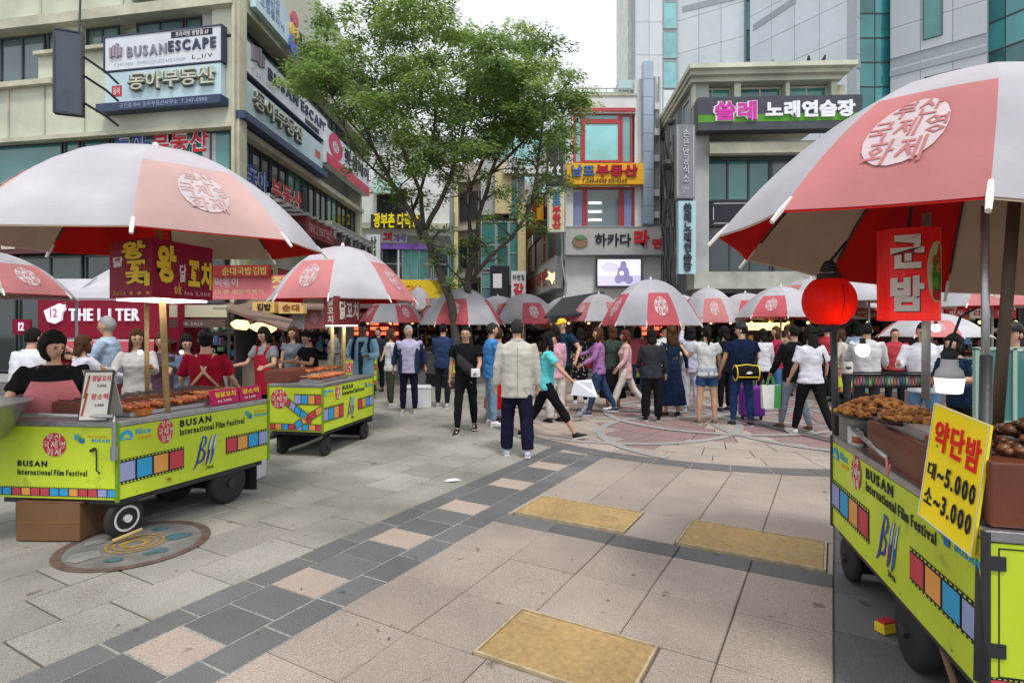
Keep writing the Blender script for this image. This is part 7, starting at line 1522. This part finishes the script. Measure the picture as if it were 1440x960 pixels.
# 3 man in black walking to the camera
p = person('man all in black with a grey sling bag walking towards the camera', 655, 8.75, 1.62, 268, 'm', ('tee', BLK), ('pants', BLK), ('short', 'k'), ((14, 9, 52, 10), (-6, 9, 12)), ((-10, 14), (12, 2)), shoes=C(.02, .02, .02))
M_ = p['M']; U_ = p['U']; h = 1.62; r = carried('sling_bag', 'charcoal sling bag worn across the chest of the man in black', 'bag', M_ @ U_((-.03, .12, .60*h))); b = MB(); q = [M_ @ U_(v) for v in ((.07*h, .078*h, .735*h), (.04*h, .10*h, .68*h), (-.04*h, .105*h, .60*h), (-.11*h, .08*h, .545*h))]; b.loft(q, [(.03, .02), (.075, .04), (.085, .05), (.04, .03)], 10, (Vector((.6, 0, .8)), Vector((0, 1, 0)))); gobj(b, 'bag', FAB(.035, .035, .04), r, smooth=True)
b = MB(); b.tube([M_ @ U_(v) for v in ((.07*h, .078*h, .735*h), (.095*h, .05*h, .80*h), (.09*h, .0, .83*h), (.05*h, -.07*h, .74*h))], .016, 6); gobj(b, 'strap', BLK, r)
w = M_ @ p['A'][-1][2]; r = carried('folded_cloth', 'white folded packet in the hand of the man in black', 'packet', w); b = MB(); b.box(tuple(w+Vector((-.02, -.06, -.02))), (.13, .05, .12), rz=.2); b.box(tuple(w+Vector((-.02, -.088, -.01))), (.09, .01, .07), rz=.2); gobj(b, 'packet', C(.7, .72, .76), r, bevel=.01)
# 4 yellow cap
p = person('tall man in a yellow cap and navy tee shirt with hand on hip', 791, 10.6, 1.76, 215, 'm', ('tee', FAB(.015, .03, .06)), ('shorts', BLK), ('short', 'b'), ((-20, 40, 60), (10, 12, 70)), ((8, 2), (-8, 10)), shoes=C(.7, .7, .66), cap=C(.80, .55, .04), head=(15, 0))
U_ = p['U']; b = MB(); lettering(b, 'ZEP', lambda u, v, o: U_(((.5-u)*.14, .118+o, 1.24+.06*v)), .02, .003); b.build('lettering', WHITE, p['root'])
person('person in a pale pink shirt half hidden behind the woman in aqua', 781, 9.7, 1.6, 120, 'f', ('shirt', FAB(.62, .34, .40)), ('wide', FAB(.55, .52, .48)), ('bob', 'k'))
person('man in a bright blue shirt half hidden left of the blazer man', 691, 9.4, 1.66, 20, 'm', ('shirt', FAB(.06, .22, .52)), ('jeans', FAB(.20, .30, .42)), ('short', 'd'), ((12, 8, 40), (12, 8, 40)), shoes=C(.75, .75, .75))
person('person in a bright red skirt just left of the blazer man', 701, 9.9, 1.58, 75, 'f', ('tee', FAB(.16, .10, .12)), ('long_skirt', FAB(.60, .01, .015)), ('bun', 'b'), ((5, 10, 20), (20, 8, 70)), shoes=C(.7, .68, .66))
person('man in a dark navy denim jacket seen from behind, left of the man in black', 623, 11.4, 1.66, 75, 'm', ('jacket', FAB(.03, .05, .11)), ('pants', FAB(.02, .022, .03)), ('short', 'k'), ((20, 10, 60), (5, 8, 30)), ((2, 2), (-3, 4)), shoes=C(.4, .4, .42))
p = person('white-haired elderly man in a navy cardigan over a pale shirt, hands behind him', 575, 10.6, 1.62, 275, 'm', ('shirt', FAB(.42, .40, .55), 1.2), ('pants', FAB(.018, .02, .03)), ('short', 'g'), ((-22, 16, 20), (-20, 16, 25)), shoes=C(.3, .3, .32), head=(40, 0), fat=1.08)
h = 1.62; b = MB()
for s in (-1, 1):
    S_, e, w, fd = p['A'][s]; b.tube([S_-Vector((s*.02*h, 0, .012*h)), S_.lerp(e, .2)-Vector((0, 0, .004*h)), S_.lerp(e, .5), e, e.lerp(w, .8)], [.030*h, .041*h, .041*h, .038*h, .033*h], 10)
    b.loft([p['U']((s*.075*h, -.012*h, z*h)) for z in (.45, .6, .72, .81)], [(.048*h, .082*h)]*2+[(.052*h, .080*h), (.035*h, .05*h)], 12, (Vector((1, 0, 0)), Vector((0, 1, 0))))
me = evalmesh(b, 'cardigan', .015, 3); me.materials.append(NAVYF); me.polygons.foreach_set('use_smooth', [True]*len(me.polygons)); o = bpy.data.objects.new('cardigan', me); COL.objects.link(o); o.parent = p['root']
person('short-haired woman in a white top and olive trousers beside the white-haired man', 549, 11.5, 1.55, 20, 'f', ('shirt', FAB(.60, .62, .60), 1.5), ('pants', FAB(.06, .06, .04)), ('bob', 'b'), ((12, 8, 60), (12, 8, 60)), shoes=C(.5, .5, .48))
p = person('man in a pale blue open shirt with a backpack looking down at his phone', 511, 9.9, 1.68, 265, 'm', ('jacket', FAB(.26, .50, .64)), ('pants', FAB(.02, .03, .05)), ('short', 'k'), ((18, 14, 75, 22), (18, 14, 75, 22)), head=(0, -14), skin=mat('dark_skin', (.16, .085, .05), .55, .08, 20, .05))
U_ = p['U']; h = 1.68; b = MB(); b.loft([U_((0, .078*h, .46*h)), U_((0, .082*h, .65*h)), U_((0, .070*h, .80*h))], [(.035, .012), (.045, .012), (.05, .02)], 10, (Vector((1, 0, 0)), Vector((0, 1, 0)))); b.build('undershirt', FAB(.03, .05, .08), p['root'])
r = carried('backpack', 'dark backpack with broad straps on the man in the pale blue shirt', 'backpack', p['M'] @ U_((0, -.15, .66*h))); b = MB(); b.loft([p['M'] @ U_((0, -.16, z*h)) for z in (.52, .54, .72, .78)], [(.10, .06), (.14, .09), (.14, .09), (.09, .05)], 12, (Vector((1, 0, 0)), Vector((0, 1, 0)))); gobj(b, 'pack', DNAVY, r, smooth=True)
for s in (-1, 1): b = MB(); b.tube([p['M'] @ U_(v) for v in ((s*.07*h, -.07*h, .83*h), (s*.078*h, .03*h, .838*h), (s*.08*h, .082*h, .76*h), (s*.095*h, .06*h, .62*h))], .022, 6); gobj(b, 'strap', DNAVY, r)
w = p['M'] @ p['A'][1][2]; b = MB(); b.box(tuple(w+Vector((-.10, -.09, .03))), (.08, .14, .012)); tag(b.build('phone', C(.03, .03, .04), None, bevel=.003), 'dark phone held by the man in the pale blue shirt', 'phone')
# right half of the crowd
p = person('woman in a mauve hooded top and blue jeans with light brown hair', 842, 10.5, 1.60, 172, 'f', ('hoodie', FAB(.36, .16, .36)), ('jeans', JEAN), ('long', 'b'), ((20, 8, 40), (48, 10, 30)), ((14, 2), (-18, 12)), shoes=C(.05, .06, .12), head=(20, 0))
b = MB(); w = p['M'] @ p['U']((.0, .17, .58*1.6)); b.loft([w+Vector((0, 0, z)) for z in (-.08, -.07, .07, .08)], [(.06, .03), (.08, .04), (.075, .04), (.05, .02)], 12, (Vector((1, 0, 0)), Vector((0, 1, 0)))); o = b.build('handbag', FAB(.30, .03, .04), None, True); tag(o, 'dark red handbag carried by the woman in the mauve hooded top', 'bag')
p = person('woman in a black dress dotted with pale flowers', 816, 11.9, 1.56, 100, 'f', ('dress', BLK), ('pants', BLK), ('bob', 'k'), ((15, 10, 50), (15, 10, 50)), shoes=C(.6, .6, .6))
rnd = random.Random(4); b = MB()
for i in range(110):
    t = rnd.uniform(0, 2*pi); z = rnd.uniform(.29, .78); rx, ry = (.127+(.085-.127)*min(1, (z-.27)/.34), .105+(.06-.105)*min(1, (z-.27)/.34)); rx, ry = (rx*1.56+.004, ry*1.56+.004) if z < .62 else (.093*1.56, .07*1.56); c = p['U']((rx*cos(t), ry*sin(t), z*1.56)); n_ = Vector((cos(t), sin(t), 0)); tt = Vector((-sin(t), cos(t), 0))*.013; b.add([c+n_*.006+tt*cos(k*pi/3)+Vector((0, 0, .013*sin(k*pi/3))) for k in range(6)], [tuple(range(6))])
b.build('flower_print', C(.6, .58, .55), p['root'])['kind'] = 'stuff'
person('woman in a pale pink cardigan and white trousers walking left', 880, 11.0, 1.58, 178, 'f', ('cardigan', FAB(.62, .38, .38)), ('pants', FAB(.68, .64, .58)), ('bob', 'r'), ((10, 8, 30), (-15, 8, 30)), ((24, 4), (-24, 14)), shoes=C(.7, .7, .68))
person('dark-clad figure partly hidden right of the woman in the mauve top', 862, 11.3, 1.60, 90, 'f', ('jacket', FAB(.05, .07, .06)), ('long_skirt', BLK), ('bob', 'b'), shoes=C(.3, .2, .15))
person('woman in a charcoal jacket with short black hair seen from behind', 917, 9.8, 1.55, 82, 'f', ('jacket', FAB(.035, .037, .045)), ('wide', BLK), ('bob', 'k'), ((14, 10, 40), (5, 12, 10)), fat=1.12, shoes=C(.02, .02, .02))
person('woman with long wavy brown hair in a long navy dress', 945, 10.3, 1.60, 95, 'f', ('dress', FAB(.015, .025, .06), 2), ('long_skirt', FAB(.012, .02, .05)), ('curly', 'b'), ((4, 24, 4), (8, 24, 4)), shoes=C(.02, .02, .02))
p = person('woman in pale lilac clothes holding a phone up', 972, 10.9, 1.60, 70, 'f', ('shirt', FAB(.50, .50, .62)), ('wide', FAB(.55, .53, .60)), ('bob', 'k'), ((95, 10, 55, 10), (10, 10, 40)), shoes=C(.65, .65, .7))
w = p['M'] @ p['A'][-1][2]; b = MB(); b.box(tuple(w+Vector((.02, .03, .10))), (.075, .012, .15), rz=.3); tag(b.build('phone', C(.5, .42, .35), None, bevel=.003), 'pale phone held up by the woman in lilac', 'phone')
p = person('woman in a pale grey tee shirt and blue denim shorts with a black pony tail', 994, 9.5, 1.62, 92, 'f', ('tee', FAB(.56, .56, .55)), ('shorts', FAB(.025, .06, .15)), ('pony', 'k'), ((30, 22, 100), (4, 14, 14)), ((1, 0), (0, 2)), shoes=C(.22, .12, .08), stance=6, fat=1.03)
b = MB(); b.loft([p['U']((0, 0, z*1.62)) for z in (.47, .57)], [(.104*1.62*1.02, .077*1.62*1.02)]*2, 18, (Vector((1, 0, 0)), Vector((0, 1, 0)))); b.build('shirt_band', FAB(.26, .28, .34), p['root'], True)
p = person('stocky man in a navy tee shirt and jeans seen from behind', 1043, 9.35, 1.66, 88, 'm', ('tee', FAB(.010, .018, .045)), ('jeans', FAB(.02, .045, .12)), ('short', 'k'), ((6, 14, 24), (12, 14, 46)), ((2, 2), (-2, 2)), shoes=C(.03, .03, .04), fat=1.15, stance=6, cap=C(.02, .02, .03), head=(60, 0))
r = carried('duffel_bag', 'black duffel bag with yellow piping on the back of the stocky man', 'bag', p['M'] @ p['U']((0, -.2, .52*1.66))); c = r.location
b = MB(); b.loft([c+Vector((x, 0, 0)) for x in (-.19, -.17, .17, .19)], [(.09, .08), (.10, .12), (.10, .12), (.09, .08)], 14, (Vector((0, 1, 0)), Vector((0, 0, 1)))); gobj(b, 'bag', BLK, r, smooth=True)
for x in (-.175, .175):
    b = MB(); ring = [c+Vector((x, .101*cos(t), .122*sin(t))) for t in [2*pi*k/20 for k in range(21)]]; b.tube(ring, .009, 5); gobj(b, 'piping', YEL, r)
b = MB(); b.tube([c+Vector((-.19, -.03, .11)), c+Vector((0, -.03, .135)), c+Vector((.19, -.03, .11))], .010, 5); b.tube([c+Vector((-.17, -.10, -.06)), c+Vector((.17, -.10, -.06))], .007, 5); gobj(b, 'piping', YEL, r)
b = MB(); b.add([c+Vector((x, -.108, z)) for x, z in ((-.05, 0), (.0, .035), (.05, .02), (.055, 0), (0, -.012))], [(0, 1, 2, 3, 4)]); gobj(b, 'badge', C(.7, .7, .7), r)
b = MB(); b.tube([c+Vector((.17, 0, .1)), c+Vector((.2, .1, .3)), c+Vector((.12, .14, .52)), c+Vector((-.02, .2, .55)), c+Vector((-.1, .36, .3))], .016, 6); gobj(b, 'strap', BLK, r)
r = carried('suitcase', 'purple ribbed suitcase standing in front of the stocky man', 'suitcase', Vector((P(1057, 0, 9.9).x, 9.9, 0))); c = r.location; b = MB(); b.box((0, 0, .33), (.40, .26, .52)); PURP2 = C(.16, .03, .28); b.build('shell', PURP2, r, bevel=.05)
for i in range(6): b = MB(); b.box((-.15+.06*i, 0, .33), (.018, .272, .46)); b.build('rib', PURP2, r)
for x in (-.16, .16): b = MB(); b.loft([Vector((x-.015, 0, .04)), Vector((x+.015, 0, .04))], [.035, .035], 12); b.build('wheel', BLACK, r)
b = MB(); b.tube([(-.08, 0, .59), (-.08, 0, .9), (.08, 0, .9), (.08, 0, .59)], .009, 6); b.build('handle', FRAME_A, r)
person('woman in black clothes standing between the pony tail woman and the stocky man', 1019, 10.9, 1.60, 120, 'f', ('shirt', BLK), ('pants', BLK), ('bob', 'k'), ((10, 8, 30), (20, 8, 60)))
person('short woman in a white blouse and dark trousers left of the checked shirt', 1073, 11.4, 1.55, 95, 'f', ('shirt', FAB(.64, .64, .68)), ('pants', BLK), ('bob', 'k'), ((5, 14, 14), (10, 12, 20)), shoes=C(.3, .28, .2))
p = person('woman in a red checked shirt and blue jeans behind the shopping bag', 1092, 11.8, 1.60, 165, 'f', ('shirt', FAB(.38, .03, .08)), ('jeans', FAB(.07, .16, .34)), ('long', 'b'), ((40, 10, 80), (30, 8, 60)), shoes=C(.2, .2, .25), head=(30, 0))
b = MB()
for k in range(7): z = .50+.045*k; b.loft([p['U']((0, 0, z*1.6)), p['U']((0, 0, (z+.008)*1.6))], [(.1*1.6*(.93 if .54 < z < .7 else 1.0), .074*1.6*(.93 if .54 < z < .7 else 1))]*2, 16, (Vector((1, 0, 0)), Vector((0, 1, 0))), cap=False)
b.build('check_stripes', FAB(.12, .12, .2), p['root'])['kind'] = 'stuff'
p = person('person in a black top and pale grey jeans carrying shopping, mostly hidden', 1117, 9.0, 1.64, 100, 'm', ('jacket', BLK), ('jeans', FAB(.22, .26, .30)), ('short', 'k'), ((14, 12, 20), (5, 8, 20)), ((14, 4), (-10, 10)), shoes=C(.12, .07, .04))
w = p['M'] @ p['A'][-1][2]; r = carried('shopping_bag', 'white and green shopping bag hanging from a hand', 'bag', Vector((w.x-.06, w.y-.1, .33))); c = r.location
b = MB(); b.hexa([c+Vector(v) for v in ((-.13, -.05, 0), (.13, -.05, 0), (.13, .05, 0), (-.13, .05, 0))], [c+Vector(v) for v in ((-.15, -.03, .37), (.15, -.03, .37), (.15, .03, .37), (-.15, .03, .37))]); gobj(b, 'bag', C(.7, .72, .7), r)
b = MB(); b.hexa([c+Vector(v) for v in ((.03, -.053, .003), (.133, -.053, .003), (.133, -.051, .003), (.03, -.051, .003))], [c+Vector(v) for v in ((.05, -.033, .368), (.152, -.033, .368), (.152, -.031, .368), (.05, -.031, .368))]); gobj(b, 'green_print', C(.08, .35, .10), r)
for y in (-.03, .03): b = MB(); b.tube([c+Vector((-.06, y, .36)), c+Vector((-.03, y*.5, .50)), c+Vector((.03, y*.5, .50)), c+Vector((.06, y, .36))], .008, 5); gobj(b, 'handle', C(.08, .35, .10), r)
p = person('long-haired woman in a loose white tee shirt and black trousers walking away', 1140, 8.45, 1.64, 100, 'f', ('tee', FAB(.64, .64, .70), .8), ('pants', BLK), ('long', 'k'), ((8, 10, 20), (-4, 16, 20)), ((16, 2), (-20, 10)), shoes=C(.6, .6, .6), fat=1.12)
M_, U_ = p['M'], p['U']; r = carried('shoulder_bag', 'black shoulder bag at the right hip of the long-haired woman', 'bag', M_ @ U_((.24, -.02, .44*1.64))); c = r.location; b = MB(); b.loft([c+Vector((0, 0, z)) for z in (-.12, -.1, .12, .14)], [(.06, .04), (.10, .05), (.085, .045), (.07, .02)], 12, (Vector((1, 0, 0)), Vector((0, 1, 0)))); gobj(b, 'bag', BLK, r, smooth=True)
b = MB(); b.tube([c+Vector((-.04, -.02, .13)), M_ @ U_((.15, -.10, .70*1.64)), M_ @ U_((.135, -.01, .842*1.64)), M_ @ U_((.17, .08, .70*1.64)), c+Vector((.05, .03, .13))], .012, 5); gobj(b, 'strap', BLK, r)
person('woman in a beige jacket stooping at a stall right of the lantern post', 1191, 10.6, 1.58, 150, 'f', ('jacket', FAB(.50, .47, .42)), ('pants', FAB(.04, .04, .05)), ('bob', 'b'), ((30, 10, 60), (30, 10, 60)), lean=10)
person('man in a light grey cardigan with black hair under the round bulb', 1219, 8.8, 1.66, 60, 'm', ('cardigan', FAB(.54, .54, .56)), ('pants', FAB(.03, .03, .04)), ('short', 'k'), ((25, 10, 60), (20, 10, 50)))
p = person('man in a white shirt looking at his phone beneath the chestnut banner', 1299, 7.4, 1.66, 225, 'm', ('shirt', FAB(.64, .64, .70), 1.6), ('jeans', FAB(.10, .18, .28)), ('short', 'k'), ((18, 12, 85, 12), (18, 12, 85, 12)), head=(10, -15))
r = carried('backpack', 'crimson backpack on the man in the white shirt under the banner', 'backpack', p['M'] @ p['U']((0, -.17, .62*1.66))); b = MB(); b.loft([p['M'] @ p['U']((0, -.17, z*1.66)) for z in (.46, .48, .68, .74)], [(.10, .06), (.14, .10), (.14, .10), (.09, .05)], 12, (Vector((1, 0, 0)), Vector((0, 1, 0)))); gobj(b, 'pack', FAB(.45, .01, .08), r, smooth=True)
person('seller in a black cap and white shirt behind the wooden pole at right', 1424, 5.2, 1.66, 200, 'm', ('tee', FAB(.6, .6, .6)), ('pants', BLK), ('short', 'k'), ((30, 10, 60), (30, 10, 60)), cap=C(.02, .02, .02), apron=FAB(.45, .03, .03))
person('bent figure in dark clothes behind the big bulb at right', 1355, 6.3, 1.55, 200, 'f', ('jacket', FAB(.02, .03, .06)), ('pants', BLK), ('bob', 'k'), ((30, 10, 70), (30, 10, 70)), lean=14)
# left: sellers and customers behind the carts
person('seller in black with a pink apron and black cap at the nearest left cart', 76, 4.85, 1.56, 305, 'f', ('tee', BLK, .75), ('pants', BLK), ('puff', 'k'), ((30, 22, 55), (32, 20, 50)), lean=6, fat=1.42, apron=FAB(.60, .20, .22), head=(35, -8))
person('grey-haired older man in a pale blue tee shirt holding food at the coffee kiosk', 152, 7.5, 1.74, 200, 'm', ('tee', FAB(.38, .48, .62), .75), ('pants', FAB(.1, .12, .16)), ('short', 'g'), ((30, 10, 100), (35, 8, 60)), head=(-10, 0), fat=1.1)
person('customer in a white shirt at the far left, seen from behind', 35, 6.6, 1.60, 80, 'm', ('shirt', FAB(.62, .64, .68), 1.8), ('pants', BLK), ('short', 'k'), ((20, 18, 60), (25, 16, 60)), lean=8, fat=1.15)
person('person in a white shirt with a purple bag strap between seller and older man', 116, 6.9, 1.50, 60, 'f', ('shirt', FAB(.60, .58, .66)), ('pants', FAB(.12, .05, .25)), ('bob', 'b'), ((20, 18, 60), (40, 12, 40)))
person('long-haired woman in a pale grey top behind the gold pole', 193, 6.9, 1.58, 290, 'f', ('shirt', FAB(.46, .44, .42)), ('long_skirt', FAB(.1, .1, .1)), ('long', 'b'), ((35, 12, 70), (35, 12, 70)), head=(20, -10))
person('seller in a dark red tee shirt with cream apron straps, back turned', 289, 6.3, 1.58, 110, 'f', ('tee', FAB(.30, .01, .03), .8), ('pants', BLK), ('bun', 'k'), ((20, 18, 50), (10, 20, 50)), fat=1.12, apron=FAB(.50, .34, .20), cap=C(.02, .02, .02))
person('blurred customer in dark blue behind the red-shirted seller', 262, 7.4, 1.50, 300, 'f', ('tee', FAB(.1, .15, .22)), ('pants', BLK), ('bob', 'k'), ((30, 12, 70), (30, 12, 70)), head=(10, -15))
person('customer with brown hair just right of the first gold pole', 228, 7.6, 1.52, 280, 'f', ('jacket', FAB(.10, .05, .08)), ('pants', BLK), ('curly', 'r'))
person('seller in grey and black with a red bib at the second left cart', 377, 8.4, 1.60, 250, 'f', ('tee', FAB(.22, .22, .24)), ('pants', BLK), ('bob', 'k'), ((30, 20, 60), (30, 20, 60)), lean=6, apron=FAB(.40, .02, .04), head=(0, -15))
person('woman in a grey sleeveless top behind the second left cart', 413, 9.7, 1.60, 260, 'f', ('tee', FAB(.16, .18, .2), .3), ('pants', BLK), ('long', 'b'))
person('woman in a black tee shirt working at the second left cart', 440, 9.3, 1.54, 230, 'f', ('tee', BLK), ('pants', BLK), ('bun', 'k'), ((30, 12, 80), (40, 12, 60)), lean=8, head=(0, -20))
person('man in a dull grey shirt behind the gold posts of the second cart', 470, 11.5, 1.62, 200, 'm', ('shirt', FAB(.20, .2, .22)), ('pants', BLK), ('short', 'k'))
# background bodies in the crowd, only glimpsed
fill = [(532, 14.2, 'seller in dark clothes at the stall left of the white-topped woman', FAB(.03, .03, .05), 'k'),  
           (897, 13.2, 'seller in a patterned red top behind the pink cardigan', FAB(.35, .08, .1), 'k'),
        (934, 12.6, 'figure in a white top between the charcoal jacket and the navy dress', FAB(.6, .6, .62), 'k'),   
        (1108, 13.2, 'figure in tan right of the checked shirt', FAB(.35, .26, .18), 'b'), (1163, 12.4, 'figure in red behind the long-haired woman', FAB(.4, .04, .05), 'k'), (1206, 12.6, 'figure in light blue behind the grey cardigan', FAB(.3, .4, .5), 'k'), (1258, 11.0, 'figure in a red top beyond the cloth rail', FAB(.4, .05, .06), 'b'), (850, 13.5, 'figure in grey behind the woman in mauve', FAB(.25, .27, .3), 'k')]
for i, (px, Y, lab, m_, hc) in enumerate(fill):
    person(lab, px, Y, 1.56+.02*(i % 6), (250, 80, 300, 120, 200, 60)[i % 6], 'mf'[i % 2], (('tee', 'shirt', 'jacket')[i % 3], m_), (('pants', 'jeans')[i % 2], (BLK, JEAN)[i % 2]), (('short', 'bob', 'short', 'long')[i % 4], hc), ((10+5*(i % 4), 10, 30+10*(i % 5)), (14, 10, 40)), vox=.024)
# pigeon on the paving
q = P(816, 592, 9.8); r = empty('pigeon', (q.x, q.y, 0), .6, 'grey pigeon walking on the round inlay, right of the striding woman', 'bird'); b = MB(); b.loft([(-.15, 0, .07), (-.08, 0, .10), (0, 0, .12), (.07, 0, .16), (.1, 0, .22), (.115, 0, .25), (.125, 0, .26)], [.012, .035, .06, .05, .03, .026, .01], 8)
for y in (-.02, .02): b.tube([(0, y, .08), (0, y, 0)], .005, 4)
b.build('body', C(.2, .21, .24), r, True)
